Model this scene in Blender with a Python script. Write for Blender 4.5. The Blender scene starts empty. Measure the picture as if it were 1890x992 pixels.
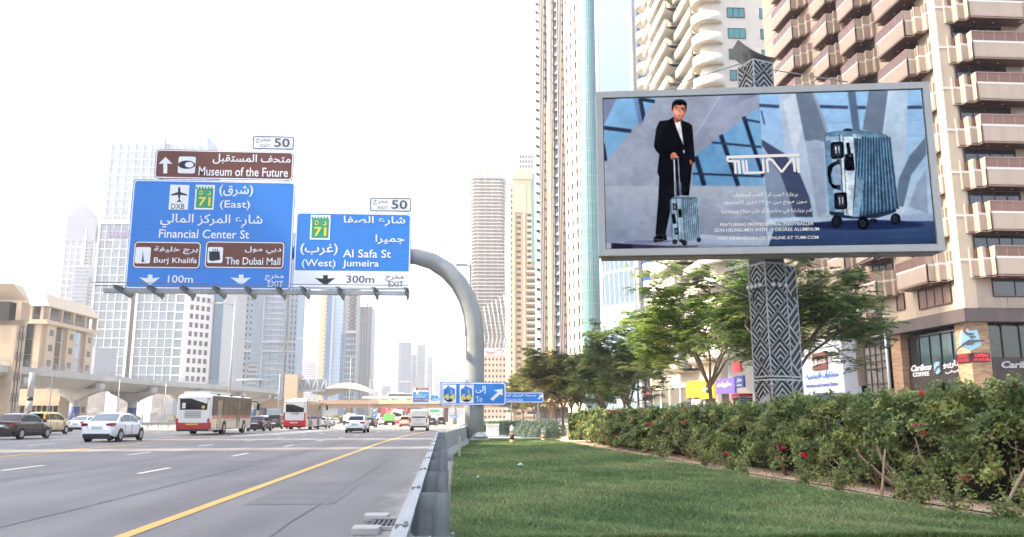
import bpy, math, random, re
import numpy as np
from mathutils import Vector, Matrix
random.seed(7); RNG = np.random.default_rng(7)
S = bpy.context.scene
C = S.collection
R = math.radians
PI = math.pi

# ------------------------------------------------------------------ camera
F_PX, CX, CY, HY = 1480., 945., 496., 764.
PITCH = math.atan((HY - CY) / F_PX)
YAW = math.atan(95. / math.hypot(F_PX, HY - CY))
EYE = 1.4
cam_d = bpy.data.cameras.new('camera'); cam = bpy.data.objects.new('camera', cam_d); C.objects.link(cam)
cam.location = (0, 0, EYE)
cam.rotation_euler = (PI / 2 + PITCH, 0, -YAW)
cam_d.sensor_width = 36.; cam_d.lens = 36. * F_PX / 1890.
cam_d.clip_end = 20000; cam_d.clip_start = .1
S.camera = cam

# ------------------------------------------------------------------ light
EXPO = 2.6
SUN_EL, SUN_AZ = 44., -98.
w = bpy.data.worlds.new('World'); S.world = w; w.use_nodes = True
nt = w.node_tree; bg = nt.nodes['Background']
sky = nt.nodes.new('ShaderNodeTexSky'); sky.sky_type = 'NISHITA'; sky.sun_disc = False
sky.sun_elevation = R(SUN_EL); sky.sun_rotation = R(SUN_AZ % 360)
sky.air_density = .85; sky.dust_density = 3.5; sky.ozone_density = 1.0
nt.links.new(sky.outputs[0], bg.inputs[0]); bg.inputs[1].default_value = .15
sd = bpy.data.lights.new('sun', 'SUN'); sd.energy = 2.0; sd.angle = R(.5); sd.color = (1, .95, .87)
so = bpy.data.objects.new('sun', sd); C.objects.link(so)
so.rotation_euler = Vector((math.sin(R(SUN_AZ)) * math.cos(R(SUN_EL)), math.cos(R(SUN_AZ)) * math.cos(R(SUN_EL)), math.sin(R(SUN_EL)))).to_track_quat('Z', 'Y').to_euler()
so.location = (-60, -20, 150)
S.view_settings.view_transform = 'Standard'; S.view_settings.look = 'None'
S.view_settings.exposure = EXPO; S.view_settings.use_white_balance = True; S.view_settings.white_balance_temperature = 7600; S.view_settings.white_balance_tint = 10; S.view_settings.gamma = 1
S.render.engine = 'CYCLES'
S.cycles.max_bounces = 6; S.cycles.diffuse_bounces = 3; S.cycles.glossy_bounces = 3
S.cycles.transmission_bounces = 4; S.cycles.volume_bounces = 0; S.cycles.caustics_reflective = False
S.cycles.caustics_refractive = False
S.cycles.use_denoising = True

# ------------------------------------------------------------------ surveying: photo pixel + real distance -> point
def ray(u, v):
    x = (u - CX) / F_PX; y = (CY - v) / F_PX
    f = math.cos(PITCH) - y * math.sin(PITCH); z = math.sin(PITCH) + y * math.cos(PITCH)
    return Vector((x * math.cos(YAW) + f * math.sin(YAW), -x * math.sin(YAW) + f * math.cos(YAW), z))
def atY(u, v, Y):
    r = ray(u, v); t = Y / r.y; return Vector((r.x * t, Y, EYE + r.z * t))
def atX(u, v, X):
    r = ray(u, v); t = X / r.x; return Vector((X, r.y * t, EYE + r.z * t))
def gnd(u, v, z=0):
    r = ray(u, v); t = (z - EYE) / r.z; return Vector((r.x * t, r.y * t, z))
def depth_pos(u, D):
    x = (u - CX) / 1504. * D
    return (x * math.cos(YAW) + D * math.sin(YAW), -x * math.sin(YAW) + D * math.cos(YAW))
def gz(Y):
    return 0. if Y < 40 else -.0072 * (min(Y, 260) - 40)

# ------------------------------------------------------------------ materials
MATS = {}
def srgb(c):
    return tuple((x / 12.92 if x <= .04045 else ((x + .055) / 1.055) ** 2.4) for x in [k / 255. for k in c])
def M(name, col=(.5, .5, .5), rough=.6, metal=0., vary=0., scale=3., bump=0., bscale=30., spec=.5, dirt=0., rnd=0., stretch=None, coat=0.):
    """procedural surface: base colour with noise variation, fine relief and optional streaky grime"""
    if name in MATS: return MATS[name]
    m = bpy.data.materials.new(name); m.use_nodes = True; n = m.node_tree.nodes; l = m.node_tree.links
    b = n['Principled BSDF']; b.inputs['Roughness'].default_value = rough; b.inputs['Metallic'].default_value = metal
    b.inputs['Specular IOR Level'].default_value = spec
    b.inputs['Coat Weight'].default_value = coat
    b.inputs['Base Color'].default_value = (*col, 1)
    m.diffuse_color = (*col, 1)
    last = None
    def tc(sc):
        g = n.new('ShaderNodeNewGeometry'); mp = n.new('ShaderNodeMapping'); l.new(g.outputs['Position'], mp.inputs[0])
        mp.inputs['Scale'].default_value = sc; return mp
    if vary or dirt or rnd:
        mix = n.new('ShaderNodeHueSaturation'); mix.inputs['Color'].default_value = (*col, 1)
        val = None
        if vary:
            t = n.new('ShaderNodeTexNoise'); t.inputs['Scale'].default_value = scale; t.inputs['Detail'].default_value = 5
            t.inputs['Roughness'].default_value = .65
            l.new(tc(stretch or (1, 1, 1)).outputs[0], t.inputs['Vector'])
            r = n.new('ShaderNodeMapRange'); l.new(t.outputs[0], r.inputs[0]); r.inputs[1].default_value = .25; r.inputs[2].default_value = .75
            r.inputs[3].default_value = 1 - vary; r.inputs[4].default_value = 1 + vary; val = r.outputs[0]
        if dirt:
            t = n.new('ShaderNodeTexNoise'); t.inputs['Scale'].default_value = 1.; t.inputs['Detail'].default_value = 6
            l.new(tc((1.6, 1.6, .13)).outputs[0], t.inputs['Vector'])
            r = n.new('ShaderNodeMapRange'); l.new(t.outputs[0], r.inputs[0]); r.inputs[1].default_value = .45; r.inputs[2].default_value = .75
            r.inputs[3].default_value = 1; r.inputs[4].default_value = 1 - dirt
            if val:
                mm = n.new('ShaderNodeMath'); mm.operation = 'MULTIPLY'; l.new(val, mm.inputs[0]); l.new(r.outputs[0], mm.inputs[1]); val = mm.outputs[0]
            else: val = r.outputs[0]
        if rnd:
            oi = n.new('ShaderNodeObjectInfo'); r = n.new('ShaderNodeMapRange'); l.new(oi.outputs['Random'], r.inputs[0])
            r.inputs[3].default_value = 1 - rnd; r.inputs[4].default_value = 1 + rnd
            if val:
                mm = n.new('ShaderNodeMath'); mm.operation = 'MULTIPLY'; l.new(val, mm.inputs[0]); l.new(r.outputs[0], mm.inputs[1]); val = mm.outputs[0]
            else: val = r.outputs[0]
        l.new(val, mix.inputs['Value']); l.new(mix.outputs[0], b.inputs['Base Color'])
    if bump:
        t = n.new('ShaderNodeTexNoise'); t.inputs['Scale'].default_value = bscale; t.inputs['Detail'].default_value = 4
        l.new(tc((1, 1, 1)).outputs[0], t.inputs['Vector'])
        bp = n.new('ShaderNodeBump'); bp.inputs['Strength'].default_value = bump; bp.inputs['Distance'].default_value = .05
        l.new(t.outputs[0], bp.inputs['Height']); l.new(bp.outputs[0], b.inputs['Normal'])
    MATS[name] = m; return m
def emit(name, col, strength=1.):
    """a lit surface (screen, sign lamp) shown at its own brightness"""
    if name in MATS: return MATS[name]
    m = bpy.data.materials.new(name); m.use_nodes = True; n = m.node_tree.nodes; l = m.node_tree.links
    n.remove(n['Principled BSDF']); e = n.new('ShaderNodeEmission'); e.inputs[0].default_value = (*col, 1)
    e.inputs[1].default_value = strength * 2 ** -EXPO; l.new(e.outputs[0], n['Material Output'].inputs[0])
    MATS[name] = m; return m
def led(rgb): return emit('led_%d_%d_%d' % rgb, srgb(rgb), .92)
def paint(name, rgb, rough=.45, **k): return M(name, srgb(rgb), rough, **k)

# ------------------------------------------------------------------ mesh builder
class MB:
    def __init__(s): s.v = []; s.f = []; s.m = []; s.sm = []
    def add(s, vs, fs, m=0, smooth=False):
        o = len(s.v); s.v.extend([tuple(x) for x in vs])
        for f in fs: s.f.append([i + o for i in f]); s.m.append(m); s.sm.append(smooth)
        return s
    def box(s, x0, x1, y0, y1, z0, z1, m=0):
        v = [(x, y, z) for z in (z0, z1) for y in (y0, y1) for x in (x0, x1)]
        return s.add(v, [(0, 2, 3, 1), (4, 5, 7, 6), (0, 1, 5, 4), (2, 6, 7, 3), (0, 4, 6, 2), (1, 3, 7, 5)], m)
    def fbox(s, fr, s0, s1, n0, n1, z0, z1, m=0):
        """box in a wall's own frame fr=(origin, along, outward)"""
        o, a, nn = fr
        v = [(o[0] + a[0] * p + nn[0] * q, o[1] + a[1] * p + nn[1] * q, z) for z in (z0, z1) for q in (n0, n1) for p in (s0, s1)]
        return s.add(v, [(0, 2, 3, 1), (4, 5, 7, 6), (0, 1, 5, 4), (2, 6, 7, 3), (0, 4, 6, 2), (1, 3, 7, 5)], m)
    def prism(s, poly, z0, z1, m=0, top=None, smooth=False):
        n = len(poly); t = top or poly
        v = [(p[0], p[1], z0) for p in poly] + [(p[0], p[1], z1) for p in t]
        s.add(v, [(i, (i + 1) % n, n + (i + 1) % n, n + i) for i in range(n)], m, smooth)
        s.f += [[len(s.v) - 2 * n + i for i in reversed(range(n))], [len(s.v) - n + i for i in range(n)]]
        s.m += [m, m]; s.sm += [False, False]; return s
    def tube(s, pts, r, n=8, m=0, cap=True, smooth=True):
        pts = [Vector(p) for p in pts]; k = len(pts)
        rs = r if isinstance(r, (list, tuple)) else [r] * k
        vs = []; prev = None
        for i, p in enumerate(pts):
            d = (pts[min(i + 1, k - 1)] - pts[max(i - 1, 0)]).normalized()
            if prev is None:
                a = d.cross(Vector((0, 0, 1)) if abs(d.z) < .9 else Vector((1, 0, 0))).normalized()
            else:
                a = (prev - d * prev.dot(d)).normalized()
            prev = a; b = d.cross(a)
            for j in range(n):
                t = 2 * PI * j / n; vs.append(p + (a * math.cos(t) + b * math.sin(t)) * rs[i])
        fs = [(i * n + j, i * n + (j + 1) % n, (i + 1) * n + (j + 1) % n, (i + 1) * n + j) for i in range(k - 1) for j in range(n)]
        o = len(s.v); s.add(vs, fs, m, smooth)
        if cap:
            s.f += [[o + j for j in reversed(range(n))], [o + (k - 1) * n + j for j in range(n)]]; s.m += [m, m]; s.sm += [False, False]
        return s
    def grid(s, rows, m=0, smooth=True, closed=False):
        """loft: rows of equal-length point lists"""
        n = len(rows[0]); vs = [p for r in rows for p in r]
        q = n if closed else n - 1
        return s.add(vs, [(i * n + j, i * n + (j + 1) % n, (i + 1) * n + (j + 1) % n, (i + 1) * n + j) for i in range(len(rows) - 1) for j in range(q)], m, smooth)
    def mesh(s, name, mats):
        me = bpy.data.meshes.new(name); me.from_pydata(s.v, [], s.f)
        for m in (mats if isinstance(mats, (list, tuple)) else [mats]): me.materials.append(m)
        me.polygons.foreach_set('material_index', s.m); me.polygons.foreach_set('use_smooth', s.sm)
        me.update(); return me
    def build(s, name, mats, parent=None, loc=(0, 0, 0), rz=0, **k):
        return put(name, s.mesh(name, mats), parent, loc, rz, **k)
def put(name, me, parent=None, loc=(0, 0, 0), rz=0, label=None, kind=None):
    o = bpy.data.objects.new(name, me); C.objects.link(o); o.location = loc; o.rotation_euler = (0, 0, rz)
    if parent: o.parent = parent
    if label: o['label'] = label
    if kind: o['kind'] = kind
    return o
def tag(o, label=None, cat=None, group=None, kind=None):
    if label: o['label'] = label
    if cat: o['category'] = cat
    if group: o['group'] = group
    if kind: o['kind'] = kind
    return o
def thing(name, label, cat, loc=(0, 0, 0), rz=0, group=None):
    o = bpy.data.objects.new(name, None); C.objects.link(o); o.location = loc; o.rotation_euler = (0, 0, rz)
    o.empty_display_size = .2
    return tag(o, label, cat, group)
def copy_tree(o, parent=None, top=True):
    c = o.copy(); C.objects.link(c)
    if parent: c.parent = parent
    for ch in KIDS(o): copy_tree(ch, c, False)
    return c
def KIDS(o): return list(o.children)

# ------------------------------------------------------------------ lettering
AR = {'ا': 'FE8D FE8E', 'أ': 'FE83 FE84', 'ب': 'FE8F FE90 FE91 FE92', 'ة': 'FE93 FE94', 'ت': 'FE95 FE96 FE97 FE98', 'ج': 'FE9D FE9E FE9F FEA0', 'ح': 'FEA1 FEA2 FEA3 FEA4', 'خ': 'FEA5 FEA6 FEA7 FEA8', 'د': 'FEA9 FEAA', 'ر': 'FEAD FEAE', 'ز': 'FEAF FEB0', 'س': 'FEB1 FEB2 FEB3 FEB4', 'ش': 'FEB5 FEB6 FEB7 FEB8', 'ص': 'FEB9 FEBA FEBB FEBC', 'ع': 'FEC9 FECA FECB FECC', 'غ': 'FECD FECE FECF FED0', 'ف': 'FED1 FED2 FED3 FED4', 'ق': 'FED5 FED6 FED7 FED8', 'ك': 'FED9 FEDA FEDB FEDC', 'ل': 'FEDD FEDE FEDF FEE0', 'م': 'FEE1 FEE2 FEE3 FEE4', 'ن': 'FEE5 FEE6 FEE7 FEE8', 'ه': 'FEE9 FEEA FEEB FEEC', 'و': 'FEED FEEE', 'ى': 'FEEF FEF0', 'ي': 'FEF1 FEF2 FEF3 FEF4', 'إ': 'FE87 FE88', 'ط': 'FEC1 FEC2 FEC3 FEC4'}
AR = {k: [chr(int(x, 16)) for x in v.split()] for k, v in AR.items()}
LA = '\uFEFB'
def shape(s):
    """Arabic: joined letter forms, laid out left to right for the text object"""
    if not any(c in AR for c in s): return s
    s = s.replace('لا', LA); out = []
    for i, c in enumerate(s):
        f = AR.get(c)
        pj = i > 0 and s[i - 1] in AR and len(AR[s[i - 1]]) == 4
        if c == LA: out.append('\uFEFC' if pj else c); continue
        if not f: out.append(c); continue
        nj = i + 1 < len(s) and (s[i + 1] in AR or s[i + 1] == LA) and len(f) == 4
        out.append(f[3 if pj else 2] if nj else f[1 if pj else 0])
    r = ''.join(reversed(out))
    r = re.sub(r'[0-9A-Za-z.]+', lambda m: m.group(0)[::-1], r)
    return r.translate(str.maketrans('()', ')('))
def text_geo(s, bold=0.):
    """vertices and faces of a string, scaled to unit box: returns (verts Nx2, faces, width, height)"""
    c = bpy.data.curves.new('lettering', 'FONT'); c.body = shape(s); c.size = 1; c.offset = bold; c.resolution_u = 3
    o = bpy.data.objects.new('lettering', c); me = bpy.data.meshes.new_from_object(o)
    vs = np.array([v.co[:2] for v in me.vertices]); fs = [list(p.vertices) for p in me.polygons]
    bpy.data.objects.remove(o); bpy.data.curves.remove(c); bpy.data.meshes.remove(me)
    return vs, fs
def text_into(mb, s, plane, x0, x1, y0, y1, off, m, bold=.0, slant=0.):
    """lettering fitted to the rectangle x0..x1, y0..y1 of plane(x,y,off)->3d"""
    vs, fs = text_geo(s, bold)
    if len(vs) == 0: return
    a, b = vs.min(0), vs.max(0)
    p = (vs - a) / (b - a)
    p[:, 0] += slant * p[:, 1]
    mb.add([plane(x0 + (x1 - x0) * q[0], y0 + (y1 - y0) * q[1], off) for q in p], fs, m)
# ================================================================== GROUND
def asphalt_mat():
    m = bpy.data.materials.new('asphalt'); m.use_nodes = True; n = m.node_tree.nodes; l = m.node_tree.links; b = n['Principled BSDF']
    b.inputs['Roughness'].default_value = .75
    g = n.new('ShaderNodeNewGeometry')
    def noise(sc, scale, detail=5):
        mp = n.new('ShaderNodeMapping'); mp.inputs['Scale'].default_value = sc; l.new(g.outputs['Position'], mp.inputs[0])
        t = n.new('ShaderNodeTexNoise'); t.inputs['Scale'].default_value = scale; t.inputs['Detail'].default_value = detail
        l.new(mp.outputs[0], t.inputs['Vector']); return t.outputs[0]
    def rng(x, a, b_, c, d):
        r = n.new('ShaderNodeMapRange'); l.new(x, r.inputs[0])
        for i, q in enumerate((a, b_, c, d)): r.inputs[i + 1].default_value = q
        return r.outputs[0]
    def mul(x, y):
        k = n.new('ShaderNodeMath'); k.operation = 'MULTIPLY'; l.new(x, k.inputs[0]); l.new(y, k.inputs[1]); return k.outputs[0]
    v = mul(rng(noise((1, .12, 1), .9), .3, .7, .78, 1.16), rng(noise((1, 1, 1), 45, 3), .3, .7, .9, 1.1))
    v = mul(v, rng(noise((.1, .5, 1), .5), .35, .65, .92, 1.08))
    # wheel tracks: paler polished bands along the lanes
    sx = n.new('ShaderNodeSeparateXYZ'); l.new(g.outputs['Position'], sx.inputs[0])
    k = n.new('ShaderNodeMath'); k.operation = 'MULTIPLY'; l.new(sx.outputs[0], k.inputs[0]); k.inputs[1].default_value = 2 * PI / 1.9
    s_ = n.new('ShaderNodeMath'); s_.operation = 'SINE'; l.new(k.outputs[0], s_.inputs[0])
    v = mul(v, rng(s_.outputs[0], -1, 1, .95, 1.05))
    hs = n.new('ShaderNodeHueSaturation'); hs.inputs['Color'].default_value = (.168, .163, .155, 1); l.new(v, hs.inputs['Value'])
    # sand dust washed up against the rail at the road's edge
    dn = noise((1, .35, 1), 2.2, 7)
    ad = n.new('ShaderNodeMath'); ad.operation = 'ADD'; l.new(sx.outputs[0], ad.inputs[0])
    sc = n.new('ShaderNodeMath'); sc.operation = 'MULTIPLY'; l.new(dn, sc.inputs[0]); sc.inputs[1].default_value = 1.6; l.new(sc.outputs[0], ad.inputs[1])
    dust = rng(ad.outputs[0], -.42, -.02, 0, .8)
    mx = n.new('ShaderNodeMix'); mx.data_type = 'RGBA'; l.new(dust, mx.inputs[0]); l.new(hs.outputs[0], mx.inputs[6]); mx.inputs[7].default_value = (.30, .285, .26, 1)
    l.new(mx.outputs[2], b.inputs['Base Color'])
    bp = n.new('ShaderNodeBump'); bp.inputs['Strength'].default_value = .35; bp.inputs['Distance'].default_value = .01
    l.new(noise((1, 1, 1), 120, 3), bp.inputs['Height']); l.new(bp.outputs[0], b.inputs['Normal'])
    return m
ASPH = asphalt_mat()
SAND = M('sand', srgb((196, 176, 152)), .95, vary=.14, scale=2.5, bump=.5, bscale=25)
PAVE = M('paving_concrete', (.24, .23, .215), .9, vary=.1, scale=1.2)
SOIL = M('soil_under_grass', srgb((112, 112, 74)), .95, vary=.35, scale=2.2, bump=.5)
WHITE_LINE = M('white_road_paint', (.72, .72, .70), .6, vary=.14, scale=9)
YEL_LINE = M('yellow_road_paint', srgb((226, 170, 78)), .6, vary=.12, scale=6)
CONC = M('concrete', (.42, .41, .39), .85, vary=.10, scale=1.5, dirt=.22, bump=.25, bscale=14)

YS = [-80, 0, 40, 60, 100, 160, 260, 9000]
def strip(name, xa, xb, dz, mat, y0=-80, y1=9000, step=None):
    """a ground sheet between two x-functions that follows the gentle fall of the road"""
    mb = MB(); ys = sorted(set([y0, y1] + [y for y in YS if y0 < y < y1]))
    fa = xa if callable(xa) else (lambda y: xa); fb = xb if callable(xb) else (lambda y: xb)
    mb.grid([[(fa(y), y, gz(y) + dz), (fb(y), y, gz(y) + dz)] for y in ys], smooth=False)
    return mb.build(name, mat)
tag(strip('ground', -9000, 9000, -.012, M('desert_ground', (.20, .19, .175), .95, vary=.12, scale=.05)), kind='structure')
tag(strip('road', -46, -.12, -.004, ASPH), kind='structure')
def curve_x(y, x):            # edge line eases to the right past the gantry
    return x + (0 if y < 52 else .0011 * (min(y, 120) - 52) ** 2 + (0 if y < 120 else (y - 120) * .15))
mb = MB()
yy = [-20, 10, 25, 40, 52, 60, 70, 80, 90, 100, 110, 120, 140, 180]
mb.grid([[(curve_x(y, -3.98), y, gz(y) + .003), (curve_x(y, -3.80), y, gz(y) + .003)] for y in yy], smooth=False)
tag(mb.build('edge_line', YEL_LINE), kind='structure')
mb = MB(); xx = [(-15.35, -15.23), (-15.08, -14.96)]
for a, b_ in xx: mb.grid([[(a, y, gz(y) + .003), (b_, y, gz(y) + .003)] for y in (-10, 40, 75)], smooth=False)
tag(mb.build('double_yellow_line', YEL_LINE), kind='structure')
def dashes(name, x, y0, y1, ln, gap, wd=.15):
    mb = MB(); y = y0; base = None
    tagd = None
    while y < y1:
        mb.add([(x - wd / 2, y, gz(y) + .003), (x + wd / 2, y, gz(y) + .003), (x + wd / 2, y + ln, gz(y + ln) + .003), (x - wd / 2, y + ln, gz(y + ln) + .003)], [(0, 1, 2, 3)])
        y += ln + gap
    tag(mb.build(name, WHITE_LINE), kind='structure')
dashes('lane_line', -7.62, 20.1, 260, 2.1, 5.9); dashes('lane_line', -11.45, 21.4, 260, 2.1, 5.6)
for x, y0 in ((-19.3, 22), (-23.1, 24), (-26.9, 26), (-30.7, 22), (-34.5, 26)): dashes('lane_line', x, y0, 260, 2.4, 5.6)
mb = MB()   # white hatched taper between the carriageways, seen past the bus
y = 58
while y < 150:
    mb.add([(-15.9, y, gz(y) + .004), (-13.2, y + 2.6, gz(y) + .004), (-13.2, y + 3.5, gz(y) + .004), (-15.9, y + .9, gz(y) + .004)], [(0, 1, 2, 3)]); y += 3.2
tag(mb.build('hatched_marking', WHITE_LINE), kind='structure')
tag(strip('red_surface', -10.8, -7.8, .003, paint('red_road_surface', (196, 120, 112), .8, vary=.12), 118, 190), kind='structure')
mb = MB()   # tar seams and repaired patches
rr_ = random.Random(4)
for x, a, b_ in ((-5.72, 8, 60), (-9.58, 8, 70), (-13.2, 18, 60), (-2.2, 8, 26)):
    ys_ = np.arange(a, b_, .8); off = [rr_.uniform(-.025, .025) for _ in ys_]
    mb.grid([[(x + o - .014, y, gz(y) + .002), (x + o + .014, y, gz(y) + .002)] for y, o in zip(ys_, off)], smooth=False)
for y, a, b_ in ((19.2, -7.6, -4), (31.0, -15, -7.7), (24.4, -3.8, -1.2)):
    xs_ = np.arange(a, b_, .5); off = [rr_.uniform(-.09, .09) for _ in xs_]
    mb.grid([[(x, y + o - .018, .002), (x, y + o + .018, .002)] for x, o in zip(xs_, off)], smooth=False)
tag(mb.build('tar_seam', M('tar', (.115, .112, .108), .8, vary=.3, scale=8)), kind='structure')
for nm, (x0, x1, y0, y1), c in (('road_patch', (-3.4, -2.0, 13.2, 17.5), (.150, .146, .140)), ('road_patch', (-7.3, -6.1, 25, 33), (.178, .174, .168)), ('road_patch', (-11.2, -9.8, 17, 20.5), (.152, .148, .142))):
    mb = MB(); mb.add([(x0, y0, .001), (x1 + .03, y0 + .05, .001), (x1, y1, .001), (x0 + .04, y1 - .04, .001)], [(0, 1, 2, 3)]); tag(mb.build(nm, M('patch_%d' % int(c[0] * 1000), c, .8, vary=.16, scale=1.4)), kind='structure')
# grass verge, sand bed, service side
def sand_x(y):
    p = [(-80, 7.6), (9, 7.0), (14, 6.55), (22, 6.0), (36, 5.0), (44, 4.6), (60, 4.6), (9000, 4.6)]
    for (a, x0), (b_, x1) in zip(p, p[1:]):
        if y <= b_: return x0 + (x1 - x0) * (y - a) / (b_ - a)
tag(strip('verge', -.2, sand_x, .02, SOIL, -80, 42.4), kind='structure')
tag(strip('sand_bed', lambda y: sand_x(y) - .15, 13, .008, SAND, -80, 140), kind='structure')
tag(strip('service_pavement', 13, 60, .03, PAVE, -80, 700), kind='structure')
tag(strip('concrete_apron', -.12, 4.6, .05, M('pale_concrete', (.5, .49, .46), .85, vary=.07, scale=1), 42.4, 70), kind='structure')
mb = MB(); mb.box(-.3, 4.2, 42.1, 42.5, -.05, .17); tag(mb.build('kerb', M('pale_concrete')), kind='structure')

# grass blades: uncountable, one object
def grass():
    n = 290000
    # denser near the camera
    u = RNG.random(n); y = 9.0 + (42.3 - 9.0) * u ** 1.9
    x0 = -.14; p = np.array([sand_x(a) for a in np.linspace(8, 44, 200)]); xr = np.interp(y, np.linspace(8, 44, 200), p)
    e = RNG.random(n); ed = xr + RNG.normal(0, .10, n) + .12 * np.sin(y * 2.1)
    x = x0 + (ed - x0) * e
    keep = (y < 42.2); x = x[keep]; y = y[keep]; n = len(x)
    s = np.interp(y, [9, 20, 42], [1, 1.25, 1.8])
    clump = .5 + .5 * np.sin(x * 3.1 + 2 * np.sin(y * 1.3)) * np.sin(y * 2.3 + x)
    h = (.035 + .045 * RNG.random(n) + .055 * clump) * np.interp(y, [9, 42], [1, 1.3]); wd = .0058 * s * (0.7 + .6 * RNG.random(n))
    # flattened mat on open ground, thinner under foot
    a = RNG.random(n) * 2 * PI; lean = h * (.4 + .9 * RNG.random(n)); la = RNG.random(n) * 2 * PI
    dx, dy = np.cos(a) * wd, np.sin(a) * wd; z = np.full(n, .02)
    v = np.empty((n, 5, 3), np.float32)
    v[:, 0] = np.c_[x - dx, y - dy, z]; v[:, 1] = np.c_[x + dx, y + dy, z]
    mx, my = x + np.cos(la) * lean * .35, y + np.sin(la) * lean * .35
    v[:, 2] = np.c_[mx + dx * .8, my + dy * .8, z + h * .6]; v[:, 3] = np.c_[mx - dx * .8, my - dy * .8, z + h * .6]
    v[:, 4] = np.c_[x + np.cos(la) * lean, y + np.sin(la) * lean, z + h]
    me = bpy.data.meshes.new('grass'); me.vertices.add(n * 5); me.vertices.foreach_set('co', v.ravel())
    base = (np.arange(n) * 5)[:, None]
    li = (base + np.array([0, 1, 2, 3, 3, 2, 4])[None]).ravel()
    me.loops.add(n * 7); me.loops.foreach_set('vertex_index', li.astype(np.int32))
    me.polygons.add(n * 2); st = (np.arange(n) * 7)[:, None] + np.array([0, 4])[None]
    me.polygons.foreach_set('loop_start', st.ravel().astype(np.int32))
    pt = np.sin(x * 1.3 + np.sin(y * .7) * 2) + np.sin(y * 1.1 - x * .9 + 1) + .6 * np.sin(x * 4.1 + y * 2.7) + RNG.normal(0, 2.0, n)
    me.polygons.foreach_set('material_index', np.repeat(np.array([1, 0, 2, 3])[np.clip(np.digitize(pt, [-1.4, .8, 2.6]), 0, 3)].astype(np.int32), 2))
    me.update(); me.validate()
    for i, c in enumerate([(106, 132, 82), (86, 114, 70), (128, 148, 96), (158, 160, 118)]):
        me.materials.append(leafmat('grass_blade_%d' % i, c, .25, .32, .56))
    return tag(put('grass', me), kind='stuff')
def leafmat(name, rgb, trans=.25, vary=.3, sc=.9, gain=1.):
    if name in MATS: return MATS[name]
    m = M(name, tuple(x * gain for x in srgb(rgb)), .6, vary=vary, scale=sc, spec=.25)
    n = m.node_tree.nodes; l = m.node_tree.links; b = n['Principled BSDF']
    t = n.new('ShaderNodeBsdfTranslucent'); mx = n.new('ShaderNodeMixShader'); mx.inputs[0].default_value = trans
    hs = [q for q in n if q.type == 'HUE_SAT'][0]; l.new(hs.outputs[0], t.inputs[0])
    l.new(b.outputs[0], mx.inputs[1]); l.new(t.outputs[0], mx.inputs[2]); l.new(mx.outputs[0], n['Material Output'].inputs[0])
    return m
grass()
# ================================================================== ROAD SIGNS AND GANTRY
BLUE = paint('sign_blue', (0, 122, 208), .38, vary=.05, scale=.7, stretch=(.3, 1, 9)); BROWN = paint('sign_brown', (104, 48, 34), .4, vary=.04)
SWHITE = paint('sign_white', (232, 234, 238), .4); SBLACK = paint('sign_black', (24, 26, 30), .5)
SGREEN = paint('sign_green', (0, 150, 110), .4); SYEL = paint('sign_yellow', (240, 216, 40), .4); SGREY = paint('sign_grey_print', (70, 74, 80), .5)
STEEL = M('galvanised_steel', (.34, .355, .36), .55, metal=.4, vary=.16, scale=4, bump=.08, bscale=20)
DSTEEL = M('weathered_steel', (.22, .23, .23), .6, metal=.3, vary=.15, scale=3)
COLPAINT = M('gantry_paint', (.32, .335, .33), .5, vary=.07, scale=1.3, dirt=.12)
POST = M('dark_post', (.06, .06, .065), .5)
SM = [BLUE, BROWN, SWHITE, SBLACK, SGREEN, SYEL, SGREY]
B_, N_, W_, K_, G_, Y_, D_ = range(7)
def rounded(x0, x1, y0, y1, r, n=5):
    pts = []
    for cx, cy, a in ((x1 - r, y0 + r, -90), (x1 - r, y1 - r, 0), (x0 + r, y1 - r, 90), (x0 + r, y0 + r, 180)):
        for i in range(n + 1): t = R(a + 90 * i / n); pts.append((cx + r * math.cos(t), cy + r * math.sin(t)))
    return pts
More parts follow.
